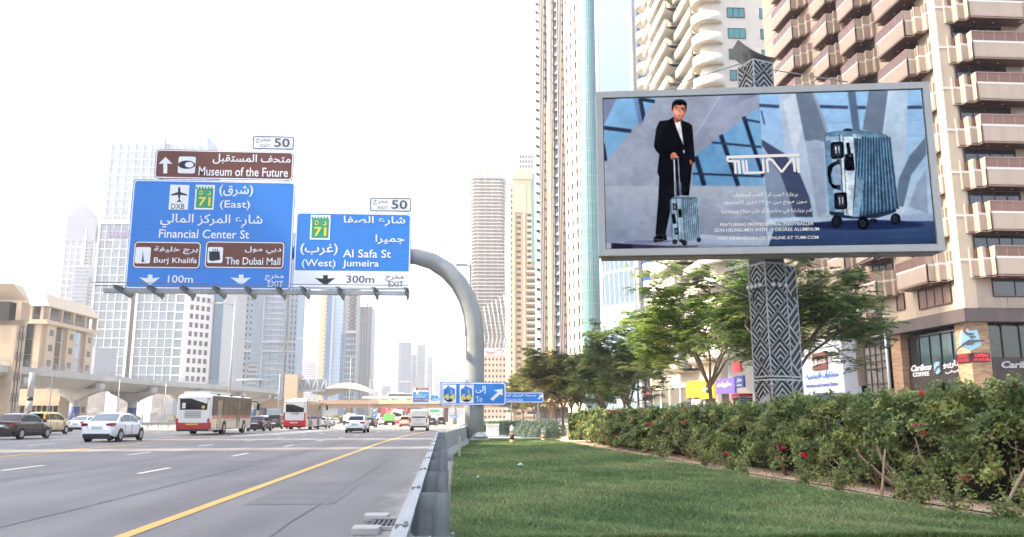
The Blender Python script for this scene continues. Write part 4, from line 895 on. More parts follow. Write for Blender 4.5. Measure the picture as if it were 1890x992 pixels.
# window walls behind the balconies
wf = window_mesh('w', 3.7, 2.0, 4, 1)
wl = window_mesh('w', 3.0, 2.0, 3, 1)
def win_parts(meshes, x, y, rz, z):
    f = put('window', meshes[0], bld, (x, y, z), rz); put('pane', meshes[1], f); return f
def wmesh(w_, h, nx, ny=1, gm=None, fm=None, dep=.1, fr=.06):
    g = MB(); 
    for i in range(nx): g.box(w_ * i / nx + .02, w_ * (i + 1) / nx - .02, -.04, -.01, 0, h)
    return window_mesh('w', w_, h, nx, ny, fr, dep).mesh('window', [fm or DFRAME]), g.mesh('pane', [gm or DGLASS])
mS, mB_, mW = wmesh(3.8, 2.05, 4), wmesh(3.2, 2.05, 3), wmesh(.85, 1.5, 1)
for z in ZS:
    win_parts(mS, .95, -.16, 0, z - .15); win_parts(mS, 8.4, -.16, 0, z - .15)
    for s0, wd in ((6.3, 5.), (12.6, 4.), (17.9, 4.1), (27.2, 5)): win_parts(mB_, -.16, s0 - .5, -PI / 2, z - .15)
    win_parts(mW, -.16, 19.9, -PI / 2, z + .1)
# panelled stone skin on a core
core = MB(); core.box(0.02, 24, .02, 33, 8.0, 56); core.build('wall', CREAM, bld)
pw = 2.96; me = MB().box(0, pw, -.14, -.02, 0, 3.23).mesh('wall_panel', [CREAM])
for k in range(NFL + 1):
    z = ZS[0] - 3.36 + 3.26 * k
    for i in range(8): put('wall_panel', me, bld, (i * 3.0 + .02, 0.0, z))
    for i in range(11): put('wall_panel', me, bld, (0.0, 3.0 * (i + 1) - .02, z), -PI / 2)
cr = MB(); cr.box(-.34, .62, -.34, .62, 8.75, 56); cr.build('corner_pier', CREAM, bld)
st = MB()
for z in ZS: st.box(-.19, -.14, .62, 33, z, z + .16); st.box(.62, 24, -.19, -.14, z, z + .16); st.box(-.37, .62, -.37, -.34, z, z + .16); st.box(-.37, -.34, -.34, .62, z, z + .16)
st.build('stripe', STRIPE, bld)
# lower band of windows under the first balconies
FX = lambda u, v: atX(u, v, 35.86)
for (u0, u1, vt, vb, nx) in ((1697, 1757, 530, 565, 4), (1657, 1670, 543, 572, 1), (1601, 1631, 556, 586, 3), (1560, 1582, 570, 594, 2)):
    a, b = FX(u0, (vt + vb) / 2), FX(u1, (vt + vb) / 2); h = abs(FX((u0 + u1) / 2, vt).z - FX((u0 + u1) / 2, vb).z); wd = a.y - b.y
    mm = wmesh(wd, h, nx, 1, BGLASS); win_parts(mm, -.16, a.y - 54.7, -PI / 2, FX((u0 + u1) / 2, vb).z)
mm = wmesh(6.5, 1.9, 4); win_parts(mm, 2.0, -.16, 0, 9.7)
# dark fascia, brick piers, shop glazing
BRN = M('dark_brown_cladding', srgb((84, 72, 70)), .5, vary=.08, scale=.8, dirt=.25)
fa = MB(); fa.box(-.62, 24, -.62, .1, 7.82, 8.75); fa.box(-.62, -.14, .1, 10.9, 7.82, 8.75); fa.build('fascia', BRN, bld)
def brick_mat():
    m = M('thin_tan_brick', srgb((176, 146, 118)), .85, bump=0); n = m.node_tree.nodes; l = m.node_tree.links; b = n['Principled BSDF']
    g = n.new('ShaderNodeNewGeometry'); sx = n.new('ShaderNodeSeparateXYZ'); l.new(g.outputs['Position'], sx.inputs[0])
    ad = n.new('ShaderNodeMath'); ad.operation = 'ADD'; l.new(sx.outputs[0], ad.inputs[0]); l.new(sx.outputs[1], ad.inputs[1])
    cb = n.new('ShaderNodeCombineXYZ'); l.new(ad.outputs[0], cb.inputs[0]); l.new(sx.outputs[2], cb.inputs[1])
    t = n.new('ShaderNodeTexBrick'); l.new(cb.outputs[0], t.inputs['Vector']); t.inputs['Scale'].default_value = 1
    t.inputs['Brick Width'].default_value = .6; t.inputs['Row Height'].default_value = .09; t.inputs['Mortar Size'].default_value = .012
    t.inputs['Color1'].default_value = (*srgb((196, 162, 130)), 1); t.inputs['Color2'].default_value = (*srgb((156, 122, 96)), 1); t.inputs['Mortar'].default_value = (*srgb((110, 90, 74)), 1)
    l.new(t.outputs[0], b.inputs['Base Color']); bp_ = n.new('ShaderNodeBump'); bp_.inputs['Strength'].default_value = .6; bp_.inputs['Distance'].default_value = .02
    l.new(t.outputs['Fac'], bp_.inputs['Height']); bp_.invert = True; l.new(bp_.outputs[0], b.inputs['Normal']); return m
BRICK = brick_mat()
for (x0, x1, y0, y1) in ((-.1, 1.35, -.1, 1.5), (-.1, 1.1, 8.9, 10.4), (9.5, 10.9, -.1, 1.2)): MB().box(x0, x1, y0, y1, -.4, 7.82).build('brick_pier', BRICK, bld)
SGL = M('shop_glass', srgb((96, 122, 128)), .07, metal=.5, spec=.9, vary=.35, scale=.5); SDK = M('shop_dark_glass', (.02, .026, .028), .07, spec=.9, vary=.3)
SBD = M('shop_signboard', srgb((62, 50, 48)), .55, vary=.05)
# front (road) side, set back between the piers
MB().box(.75, 24, .75, 33, -.4, 7.8).build('shop_core', SDK, bld)
for i in range(5):
    y0 = 1.55 + i * 1.46; MB().box(.6, .66, y0 + .04, y0 + 1.42, 5.15, 7.35).build('shop_window', SGL if i < 4 else SDK, bld)
    MB().box(.6, .66, y0 + .04, y0 + 1.42, .1, 3.1).build('shop_window', SGL if i % 2 else SDK, bld)
fm = MB()
for i in range(6): fm.box(.52, .7, 1.5 + i * 1.46, 1.58 + i * 1.46, 3.2, 7.5)
for z in (5.08, 7.38): fm.box(.5, .72, 1.5, 8.9, z, z + .07)
fm.build('window_frame', SBLACK, bld)
MB().box(.42, .75, 1.5, 8.9, 3.12, 5.05).build('signboard', SBD, bld); MB().box(.40, .42, 1.5, 8.9, 3.10, 3.16).build('sign_edge', SWHITE, bld)
# side street face
for i in range(6):
    x0 = 1.4 + i * 1.35; MB().box(x0 + .04, x0 + 1.31, .58, .64, 5.35, 7.6).build('shop_window', SDK, bld)
fm = MB()
for i in range(7): fm.box(1.36 + i * 1.35, 1.43 + i * 1.35, .5, .7, 5.3, 7.75)
fm.build('window_frame', SBLACK, bld); MB().box(1.35, 9.5, .45, .72, 3.1, 5.3).build('signboard', SBD, bld)
# shop name, in raised letters
shop = MB()
def pl_front(x, z, off): return (x, z, off)
def front_text(t, u0, u1, v0, v1, X=36.42, bold=.0, slant=0, m=0, wmat=None, nm='lettering', yoff=0, th=.05):
    a, b = atX(u0, (v0 + v1) / 2, X), atX(u1, (v0 + v1) / 2, X); zt, zb = atX((u0 + u1) / 2, v0, X).z, atX((u0 + u1) / 2, v1, X).z
    mb = MB(); 
    for o_ in (.0, th): text_into(mb, t, lambda s, z, off: (X - 36 - .02 - o_, s - 54.7, z), a.y, b.y, zb, zt, 0, m, bold, slant)
    return mb.build(nm, wmat or SWHITE, bld)
front_text('Caribou', 1681, 1718, 673, 685, bold=.03, slant=.10); front_text('COFFEE', 1686, 1716, 687, 695, bold=.03)
front_text('كاريبو', 1742, 1772, 665, 680, bold=.03); front_text('كوفي', 1746, 1772, 683, 690, bold=.01)
LBL = paint('pale_blue_sign', (150, 200, 222), .5); SWO = paint('sign_swoosh', (86, 78, 80), .5)
def side_pt(u, v, Y): q = atY(u, v, Y); return (q.x - 36, q.y - 54.7, q.z)
z8 = lambda x, y: (1560 + x / 5.512, 560 + y / 5.512)
def slab(pts, Y, th, mat, nm, conv=z8):
    mb = MB(); n = len(pts); f = [side_pt(*conv(*p), Y) for p in pts]; b = [(x, y + th, z) for x, y, z in f]
    mb.add(f + b, [list(range(n)), list(reversed(range(n, 2 * n)))] + [(i, (i + 1) % n, n + (i + 1) % n, n + i) for i in range(n)]); return mb.build(nm, mat, bld)
slab([(1186, 282), (1344, 272), (1386, 432), (1282, 480), (1176, 428)], 54.25, .15, LBL, 'shop_emblem')
slab([(1130, 486), (1126, 476), (1200, 410), (1260, 372), (1290, 368), (1300, 376), (1420, 368), (1422, 388), (1330, 396), (1290, 424), (1244, 424), (1240, 410)], 54.18, .06, SWO, 'emblem_stroke')
slab([(1208, 290), (1204, 262), (1214, 236), (1240, 222), (1272, 226), (1276, 240), (1246, 238), (1226, 256), (1228, 284), (1250, 304), (1312, 306), (1310, 320), (1246, 320)], 54.16, .06, SWO, 'emblem_stroke')
slab([(1270, 334), (1330, 336), (1326, 350), (1290, 352), (1284, 342)], 54.16, .06, SWO, 'emblem_stroke')
MB().box(-.16, .0, .02, 1.45, 5.12, 5.92)
def led_board(x0, x1, y0, y1, z0, z1, face):
    MB().box(x0, x1, y0, y1, z0, z1).build('led_board', paint('led_board_back', (60, 18, 20), .4), bld)
a, b = side_pt(1794, 652, 54.5), side_pt(1828, 668, 54.5)
MB().box(a[0], b[0], -.22, -.1, b[2], a[2]).build('led_board', paint('led_board_back', (60, 18, 20), .4), bld)
REDL = emit('red_led', srgb((255, 84, 96)), 1.6)
mb = MB(); w_ = b[0] - a[0]; h_ = a[2] - b[2]
pls = lambda x, z, off: (x, -.222 - off, z)
text_into(mb, 'OPEN', pls, a[0] + .12 * w_, b[0] - .12 * w_, b[2] + .52 * h_, a[2] - .08 * h_, .004, 0, .03); text_into(mb, '24 HOURS', pls, a[0] + .04 * w_, b[0] - .04 * w_, b[2] + .08 * h_, b[2] + .42 * h_, .004, 0, .02); mb.build('led_lettering', REDL, bld)
qa, qb = atX(1767, 653, 35.78), atX(1791, 668, 35.78)
MB().box(-.22, -.1, -.1, 1.5, b[2], a[2]).build('led_board', MATS['led_board_back'], bld)
mb = MB(); plx = lambda x, z, off: (-.222 - off, 1.4 - x, z)
text_into(mb, 'OPEN', plx, .2, 1.2, b[2] + .52 * h_, a[2] - .08 * h_, .004, 0, .03); text_into(mb, '24 HOURS', plx, .06, 1.34, b[2] + .08 * h_, b[2] + .42 * h_, .004, 0, .02); mb.build('led_lettering', REDL, bld)
mb = MB(); q0, q1 = side_pt(*z8(1580, 660), 55.14), side_pt(*z8(1900, 590), 55.14)
for o_ in (0, .05): text_into(mb, 'Caribou', lambda x, z, off: (x, .43 - o_, z), q0[0], q0[0] + 2.9, q0[2], q1[2], 0, 0, .03, .05)
mb.build('lettering', paint('grey_lettering', (176, 176, 178), .5), bld)
# small emblem on the road-side board
e0 = atX(*z8(935, 660), 36.3)
mb = MB(); pts = [(-.55, .75), (.45, .75), (.62, -.45), (.0, -.8), (-.6, -.45)]
mb.add([(e0.x - 36 - .02, e0.y - 54.7 - x * .62, e0.z + z * .62) for x, z in pts], [list(range(5))]); mb.add([(e0.x - 36 + .1, e0.y - 54.7 - x * .62, e0.z + z * .62) for x, z in pts], [list(range(5))]); mb.build('shop_emblem', LBL, bld)
mb = MB(); mb.add([(e0.x - 36 - .05, e0.y - 54.7 - x, e0.z + z) for x, z in [(-.6, -.55), (-.5, -.55), (.1, .0), (.6, .1), (.6, .2), (.0, .12)]], [list(range(6))]); mb.add([(e0.x - 36 - .05, e0.y - 54.7 - x, e0.z + z) for x, z in [(-.25, .3), (-.3, .7), (-.05, .85), (.15, .8), (-.1, .7), (-.12, .4)]], [list(range(6))]); mb.build('emblem_stroke', SWO, bld)
# slatted opening farther along the facade
lat = MB()
for i in range(5): lat.box(-.2, -.12, 11.0 + i * .95, 11.06 + i * .95, 1.4, 7.2)
for z in (3.9, 5.2, 5.8, 6.4, 7.15): lat.box(-.19, -.13, 11, 14.9, z, z + .07)
lat.build('window_lattice', DFRAME, bld); MB().box(-.08, .02, 11, 14.9, 1.4, 7.2).build('curtained_glass', M('curtain_behind_glass', srgb((120, 116, 112)), .4, vary=.35, scale=2, stretch=(1, 6, .1)), bld); MB().box(-.1, 0, 10.4, 15.2, -.4, 1.4).build('wall', paint('pale_wall', (205, 208, 212), .7), bld)
MB().box(-.12, .75, 16.4, 33, 3.9, 8.0).build('wall', CREAM, bld)

# white tower-block shop next door with blue lettering
ws = thing('shop_building', 'low white shopfront with blue Arabic lettering between the coffee shop and the pylon', 'building', (35.2, 71.2, 0))
WHT = paint('white_render', (214, 222, 232), .75, vary=.03, dirt=.06)
MB().box(0, .6, 0, 17, -.4, 8.6).build('wall', WHT, ws); MB().box(-.6, 1, -.02, .9, -.4, 12.2).build('wall', WHT, ws)
def ws_text(t, u0, u1, v0, v1, mat, bold=.02, X=35.15):
    a, b = atX(u0, (v0 + v1) / 2, X), atX(u1, (v0 + v1) / 2, X); zt, zb = atX((u0 + u1) / 2, v0, X).z, atX((u0 + u1) / 2, v1, X).z
    mb = MB()
    for o_ in (0, .06): text_into(mb, t, lambda s, z, off: (X - 35.2 - o_, s - 71.2, z), a.y, b.y, zb, zt, 0, 0, bold)
    mb.build('lettering', mat, ws)
ws_text('للاستشارات الهندسية', 1488, 1557, 686, 700, paint('sign_text_blue', (90, 140, 205), .5)); ws_text('Architecture & Interior Design', 1488, 1547, 707, 716, paint('sign_text_indigo', (90, 104, 176), .5))
MB().box(-.08, 0, 3, 11, 1.0, 2.6).build('shop_window', SGL, ws); q = atX(1513, 668, 35.1); MB().box(-.12, 0, q.y - 71.2 - 1.6, q.y - 71.2 + 1.6, q.z - .8, q.z + .9).build('sign_box', paint('sign_maroon', (122, 70, 60), .5), ws)
ws_text('فندق', 1500, 1524, 662, 674, SWHITE, .01, 35.05)
for (u, v, s_) in ((1586, 588, .55), (1586, 597, .45), (1583, 607, .4), (1591, 607, .4)):
    q = atX(u, v, 34.55); MB().tube([(-.66, q.y - 71.2, q.z), (-.60, q.y - 71.2, q.z)], s_ * .6, 8).build('red_ornament', paint('sign_red', (196, 50, 44), .5), ws)
# ================================================================== TOWERS (shared builder)
GLASSES = {}
def fglass(nm, rgb, metal=.55, rough=.12, rnd=.18, vary=.12, scale=.05):
    return M(nm, srgb(rgb), rough, metal=metal, spec=.22, rnd=rnd, vary=vary, scale=scale)
GREYGL = fglass('grey_green_glass', (106, 124, 136), .15, .2); PALEGL = fglass('pale_blue_glass', (132, 160, 184), .3, .3); TEALGL = fglass('teal_glass', (84, 134, 134), .4, .2); BLUEGL = fglass('blue_glass', (74, 122, 172), .3, .2)
DKGL = fglass('dark_window_glass', (44, 50, 54), .1, .25); DBLGL = fglass('dark_blue_glass', (50, 84, 112), .5)
WHC = paint('white_cladding', (148, 154, 162), .6, vary=.04, scale=.05); GRC = paint('grey_cladding', (122, 134, 148), .6, vary=.05, scale=.05); OFFW = paint('off_white_render', (206, 200, 190), .7, vary=.05, scale=.3, dirt=.06)
PEACH = paint('peach_render', (172, 136, 108), .75, vary=.04, scale=.05); CRM = paint('pale_cream_render', (176, 162, 138), .75, vary=.03, scale=.05); BEIGE = paint('beige_stone', (184, 165, 144), .8, vary=.06, scale=.2, dirt=.1)
class Tower:
    def __init__(s, label, x0, x1, y0, y1, h, mat, name='office_tower', z0=-2., group=None, core_in=.0, core_name='wall'):
        s.t = thing(name, label, 'tower' if h > 40 else 'building', (x0, y0, 0), 0, group)
        s.w, s.d, s.h = x1 - x0, y1 - y0, h
        if mat: MB().box(core_in, s.w - core_in, core_in, s.d - core_in, z0, h).build(core_name, mat, s.t)
        s.fr = {'S': ((0, 0), (1, 0), (0, -1)), 'W': ((0, 0), (0, 1), (-1, 0)), 'E': ((s.w, 0), (0, 1), (1, 0)), 'N': ((0, s.d), (1, 0), (0, 1))}
    def L(s, f): return s.w if f in 'SN' else s.d
    def boxes(s, f, lst, mat, name, label=None):
        mb = MB()
        for q in lst: mb.fbox(s.fr[f], *q)
        o = mb.build(name, mat, s.t)
        if len(lst) > 1: o['kind'] = 'stuff'
        return o
    def bands(s, f, s0, s1, z0, z1, n, frac, mat, out=.3, name='spandrel', n0=0.):
        dz = (z1 - z0) / n
        return s.boxes(f, [(s0, s1, n0, out, z0 + dz * i, z0 + dz * (i + frac)) for i in range(n)], mat, name)
    def fins(s, f, ss, wd, out, z0, z1, mat, name='pier', n0=0.): return s.boxes(f, [(a - wd / 2, a + wd / 2, n0, out, z0, z1) for a in ss], mat, name)
    def windows(s, f, s0, s1, z0, z1, nx, nz, wf, hf, glass, wall=None, dep=.35, indiv=False, zoff=.25, name='window', n0=.03, spandrels=True):
        """recessed windows: glass panes between real piers and spandrels"""
        dx, dz = (s1 - s0) / nx, (z1 - z0) / nz; fr = s.fr[f]; a = fr[1]
        ww, wh = dx * wf, dz * hf
        if indiv:
            me = MB().fbox(((0, 0), fr[1], fr[2]), 0, ww, n0 - .03, n0, 0, wh).mesh(name, [glass])
            for i in range(nx):
                for k in range(nz):
                    ss = s0 + dx * (i + (1 - wf) / 2); put(name, me, s.t, (fr[0][0] + a[0] * ss, fr[0][1] + a[1] * ss, z0 + dz * (k + zoff)))
        else:
            mb = MB()
            for i in range(nx):
                for k in range(nz):
                    ss = s0 + dx * (i + (1 - wf) / 2); mb.fbox(fr, ss, ss + ww, n0 - .03, n0, z0 + dz * (k + zoff), z0 + dz * (k + zoff) + wh)
            o = mb.build(name, glass, s.t); o['kind'] = 'stuff'
        if wall:
            pm = MB(); xs = [s0] + [s0 + dx * (i + .5) for i in range(nx)] + [s1]
            for i in range(nx + 1):
                a0 = s0 if i == 0 else s0 + dx * (i - .5) + ww / 2; a1 = s1 if i == nx else s0 + dx * (i + .5) - ww / 2
                pm.fbox(fr, a0, a1, 0, dep, z0, z1)
            pm.build('pier', wall, s.t)['kind'] = 'stuff'
            if spandrels: s.boxes(f, [(s0, s1, .0, dep - .02, z0 + dz * (k - 1 + zoff + hf) if k else z0, z0 + dz * (k + zoff)) for k in range(nz)] + [(s0, s1, 0, dep - .02, z1 - dz * (1 - zoff - hf), z1)], wall, 'spandrel')
    def balconies(s, f, s0, s1, z0, z1, n, out, mat, par=1.1, slab=.25, glass=None, name='balcony', shared=True):
        dz = (z1 - z0) / n; fr = s.fr[f]; me = MB(); o = ((0, 0), fr[1], fr[2]); w_ = s1 - s0
        me.fbox(o, 0, w_, 0, out, 0, slab); me.fbox(o, 0, w_, out - .15, out + .01, slab, par)
        me.fbox(o, 0, .15, 0, out - .15, slab, par); me.fbox(o, w_ - .15, w_, 0, out - .15, slab, par)
        me = me.mesh(name, [mat])
        for k in range(n): put(name, me, s.t, (fr[0][0] + fr[1][0] * s0, fr[0][1] + fr[1][1] * s0, z0 + dz * k))
def zat(v, D, u=850): r = ray(u, v); X, Y = depth_pos(u, D); return EYE + r.z * Y / r.y
def XY(u, v, Y): q = atY(u, v, Y); return q.x
# ------------------------------------------------------------------ white block with round balconies
t = Tower('white apartment block with stacked round corner balconies and thick curved parapets', 37, 60, 110, 150, 92, OFFW, 'apartment_building')
fl = [9 + 3.35 * k for k in range(25)]
def ringmesh(r0, par, a0, a1, th=.22, n=18, soff=True):
    mb = MB(); pts = [(r0 * math.cos(R(a0 + (a1 - a0) * i / n)), r0 * math.sin(R(a0 + (a1 - a0) * i / n))) for i in range(n + 1)]; inn = [(x * (r0 - th) / r0, y * (r0 - th) / r0) for x, y in pts]
    rows = [[(x, y, 0) for x, y in inn], [(x * .9, y * .9, -.02) for x, y in pts], [(x * .97, y * .97, -.02) for x, y in pts], [(x, y, .08) for x, y in pts], [(x, y, par) for x, y in pts], [(x, y, par) for x, y in inn], [(x, y, .2) for x, y in inn]]
    mb.grid(rows); mb.add([(x * .98, y * .98, .03) for x, y in inn] + [(0, 0, .03)], [list(range(n + 1)) + [n + 1]]); return mb
rb = ringmesh(2.35, 1.45, 95, 345).mesh('balcony', [OFFW]); rb2 = ringmesh(2.2, 1.4, 95, 345).mesh('balcony', [OFFW])
for z in fl: put('round_balcony', rb, t.t, (-.3, 1.2, z)); put('round_balcony', rb2, t.t, (-.6, 37.5, z - 1.2))
MB().tube([(-.3, 1.2, -1), (-.3, 1.2, 92)], 1.2, 16).build('round_shaft', OFFW, t.t)
def parapet_run(s0, s1, out, par):
    """thick rounded-ended parapet with a curved belly"""
    mb = MB(); prof = [(0, -.1), (out * .7, -.25), (out * .93, .0), (out, .35), (out, par), (out - .25, par), (out - .25, .25), (0, .25)]
    r = min(out * .8, (s1 - s0) * .2)
    rows = []
    for a in (0, 30, 60, 90): rows.append((s0 + r * (1 - math.sin(R(a))), (1 - (1 - math.sin(R(a))) * .0) * math.sin(R(a)) ** .6 if a else .15))
    rows += [(s1 - r * (1 - math.sin(R(a))), math.sin(R(a)) ** .6 if a else .15) for a in (90, 60, 30, 0)]
    mb.grid([[(-n_ * k, y, z) for n_, z in prof] for y, k in rows]); return mb.mesh('balcony', [OFFW])
for (s0, s1, out, par, dz) in ((4.2, 13.5, 2.0, 1.45, 0), (13.2, 25.0, 3.5, 1.6, -.9), (26, 34.6, 2.3, 1.5, .4)):
    me = parapet_run(s0, s1, out, par)
    for z in fl: put('long_balcony', me, t.t, (0, 0, z + dz))
t.windows('W', 3.6, 36, 9, 92, 11, 25, .62, .55, TEALGL, n0=.06, name='window')
gm = wmesh(2.6, 1.5, 3, 1, TEALGL)
for z in fl:
    f = put('window', gm[0], t.t, (2.5, -.02, z + 1)); put('pane', gm[1], f)
    f = put('window', gm[0], t.t, (7.5, -.02, z + 1)); put('pane', gm[1], f)
# street-level shops of that block, each sign its own board
def shopsign(tt, u0, u1, v0, v1, X, mat, lines, name='shop_sign', th=.25):
    a, b = atX(u0, (v0 + v1) / 2, X), atX(u1, (v0 + v1) / 2, X); zt, zb = atX((u0 + u1) / 2, v0, X).z, atX((u0 + u1) / 2, v1, X).z
    o = tt.location; MB().box(X - o.x, X - o.x + th, b.y - o.y, a.y - o.y, zb, zt).build(name, mat, tt)
    for (tx, fx0, fx1, fz0, fz1, m_) in lines:
        mb = MB(); L_ = a.y - b.y; H_ = zt - zb
        text_into(mb, tx, lambda s_, z, off: (X - o.x - .03, s_, z), a.y - o.y - L_ * fx0, a.y - o.y - L_ * fx1, zb + H_ * fz0, zb + H_ * fz1, 0, 0, .02); mb.build('lettering', m_, tt)
t.boxes('W', [(2, 38, 0, 1.2, 5.6, 6.3), (2, 38, 1.0, 1.15, -1, .0)], OFFW, 'canopy')
MB().box(-1.0, 0, 0, 40, -1, 5.6).build('shop_core', M('shop_interior', (.10, .09, .08), .5, vary=.5, scale=.8), t.t)
for i, (a, b) in enumerate(((2, 7), (8, 13), (14, 20), (21, 27), (28, 33), (34, 39))):
    MB().box(-1.08, -1.0, a, b, .2, 3.3).build('shop_window', SGL if i % 2 else DKGL, t.t)
    for c in (a - .5, b + .1): MB().box(-1.25, -1.0, c, c + .4, -.6, 5.5).build('shop_pier', CRM if i % 3 else OFFW, t.t)
YSG = paint('yellow_sign', (246, 178, 36), .5); PSG = paint('purple_sign', (88, 72, 168), .5); NSG = paint('navy_sign', (44, 60, 132), .5); RSG = paint('red_sign', (208, 44, 60), .5)
shopsign(t.t, 1266, 1290, 704, 734, 35.6, YSG, []); shopsign(t.t, 1291, 1318, 702, 736, 35.3, YSG, [('COOKIES', .2, .85, .42, .6, SWHITE)])
q = atX(1304, 718, 35.2); MB().tube([(q.x - 37 - .02, q.y - 110, q.z), (q.x - 37 + .1, q.y - 110, q.z)], .62, 18).build('round_emblem', SBLACK, t.t)
mb = MB(); text_into(mb, 'COOKIES', lambda s_, z, off: (q.x - 37 - .06, s_, z), q.y - 110 + .62, q.y - 110 - .62, q.z - .12, q.z + .12, 0, 0, .03); mb.build('lettering', SWHITE, t.t)
shopsign(t.t, 1321, 1356, 699, 727, 34.9, PSG, [('حلويات', .1, .85, .4, .8, SWHITE)]); shopsign(t.t, 1357, 1372, 694, 716, 34.6, NSG, [('مركز', .2, .8, .45, .85, SWHITE), ('clinic', .2, .8, .15, .3, SWHITE)])
shopsign(t.t, 1349, 1363, 731, 750, 34.9, RSG, [('SALE', .15, .85, .4, .7, SWHITE)]); shopsign(t.t, 1352, 1366, 668, 688, 35.2, RSG, [])
shopsign(t.t, 1276, 1292, 738, 748, 35.5, SWHITE, [])
# ------------------------------------------------------------------ blue glass tower
t = Tower('pale blue mirror glass tower with white edges rising behind the screen', 38.5, 62, 160, 202, 150, None)
MB().box(.5, 23, .5, 41.5, -1, 150).build('core', GRC, t.t)
t.boxes('W', [(3.2, 38, -.1, .25, 24, 149)], fglass('sky_mirror_glass', (82, 104, 136), .0, .55, 0, .04), 'glass_curtain'); t.fins('W', [1.6, 39.8], 3.2, .6, 0, 150, WHC, 'edge_frame', -.2)
lat = [(3.2 + 5.8 * i, 3.2 + 5.8 * (i + 1)) for i in range(6)]
mb = MB()
for i in range(7):
    y0 = 4 + i * 5.2
    for k in range(5): 
        z0 = 4 + k * 9; pts = [(-.45, y0 - .35, z0), (-.45, y0 + .35, z0), (-.45, y0 + 1.8, z0 + 9), (-.45, y0 + 1.1, z0 + 9)]; mb.add(pts + [(x + .3, y, z) for x, y, z in pts], [(0, 1, 2, 3), (0, 4, 5, 1), (1, 5, 6, 2), (2, 6, 7, 3), (3, 7, 4, 0)])
for k in range(6): mb.fbox(t.fr['W'], 3.2, 38, .2, .42, 4 + 9 * k - .3, 4 + 9 * k + .3)
mb.build('diagonal_frame', WHC, t.t); t.boxes('W', [(3.2, 38, -.1, .2, -1, 24)], PALEGL, 'glass_curtain')
t.windows('S', 5.4, 14, 26, 150, 4, 36, .95, .93, BLUEGL, n0=.1, zoff=.03, name='window', indiv=True); t.boxes('S', [(0, 2.4, 0, .5, 0, 150)], WHC, 'edge_frame'); t.boxes('S', [(2.4, 5.4, .0, .4, 0, 150)], OFFW, 'edge_frame')
t.bands('S', 2.4, 4.6, 0, 60, 14, .92, DBLGL, .45, 'glass_strip'); t.boxes('S', [(5.4, 9, 0.1, .6, 0, 26)], WHC, 'edge_frame'); t.boxes('S', [(9, 20, 0.1, .35, 0, 26)], DBLGL, 'glass_curtain')
t.bands('S', 9, 20, 0, 26, 6, .12, DKGL, .45, 'spandrel')
t.t.location = (36.2, 160, 0); t.t.rotation_euler = (0, 0, R(35)); t.t.scale = (.27, .27, 1)
# ------------------------------------------------------------------ white tower with the teal glass drum
t = Tower('white residential tower with a teal glass drum on its corner', 38, 60, 207, 256, 190, OFFW)
n = 22; zt = 118.
def drum(r, z0, z1, mat, nm, c=(.2, .6)):
    mb = MB(); mb.tube([(c[0], c[1], z0), (c[0], c[1], z1)], r, 32); return mb.build(nm, mat, t.t)
drum(12, -1, zt, TEALGL, 'glass_drum'); 
mb = MB()
for k in range(34): z = 2 + k * 3.45; mb.tube([(.2, .6, z), (.2, .6, z + .12)], 12.1, 32)
mb.build('drum_mullion', GRC, t.t)['kind'] = 'stuff'; mb = MB()
for a in range(100, 370, 12):
    x, y = .2 + 12.05 * math.cos(R(a)), .6 + 12.05 * math.sin(R(a)); mb.box(x - .2, x + .2, y - .2, y + .2, 0, zt)
mb.build('drum_mullion', GRC, t.t)['kind'] = 'stuff'
for k in range(14): drum(13.6 if k % 2 == 0 else 12, zt + k * 3.4, zt + k * 3.4 + 2.2, OFFW, 'ring_balcony'); drum(11, zt + k * 3.4 + 2.2, zt + (k + 1) * 3.4, DKGL, 'ring_window')
t.windows('W', 13, 27, 6, 186, 2, 52, .6, .62, DKGL, OFFW, 1.6, name='window'); t.windows('W', 29, 47, 6, 186, 2, 52, .4, .5, DKGL, OFFW, 1.2, name='window')
mb = MB()
for k in range(52):
    for i in range(2): mb.fbox(t.fr['W'], 14.5 + i * 7, 19 + i * 7, 1.6, 3.6, 6 + k * 3.46, 6.9 + k * 3.46)
mb.build('balcony', OFFW, t.t)['kind'] = 'stuff'
t.t.location = (34.2, 207, 0); t.t.rotation_euler = (0, 0, R(35)); t.t.scale = (.2, .2, 1)
# ------------------------------------------------------------------ tower of vertical ribs
t = Tower('tall brown and white tower striped by vertical ribs and narrow glass shafts', 37, 60, 264, 350, 235, None)
CG = paint('rib_grey', (112, 108, 106), .6); MB().box(0, 23, 0, 86, -2, 235).build('wall', WHC, t.t)
PB = paint('peach_bay', (166, 124, 96), .75); RIBG = paint('rib_shadow_grey', (104, 100, 100), .6)
t.boxes('W', [(.5, 11, .0, 2.4, 0, 128)], PB, 'orange_bay'); t.boxes('W', [(45, 54.5, 0, 2.4, 0, 112)], PB, 'orange_bay')
t.fins('W', [12.5, 16, 19.5, 23.5], 1.3, 4.5, 0, 150, CG, 'rib'); t.fins('W', [14.2, 21.5], 1.2, 1.5, 0, 150, RIBG, 'rib'); t.fins('W', [35, 38.5, 41.5], 1.3, 4.5, 0, 170, CG, 'rib'); t.fins('W', [56, 60, 64, 67.5], 1.4, 4.0, 0, 190, CG, 'rib'); t.fins('W', [58, 62], 1.2, 1.5, 0, 190, RIBG, 'rib')
for a, b in ((25.5, 33), (69, 75)):
    t.boxes('W', [(a, b, 0, .3, 0, 233)], DBLGL, 'glass_shaft'); t.bands('W', a, b, 3, 233, 66, .3, PALEGL, .8, 'glass_shaft'); t.bands('W', a - .6, b + .6, 3, 233, 66, .12, GRC, 2.2, 'spandrel')
t.fins('W', [43.4], 1.6, .6, 0, 230, DKGL, 'slot'); t.fins('W', [-.2], 1., .6, 0, 128, DKGL, 'slot')
mb = MB()
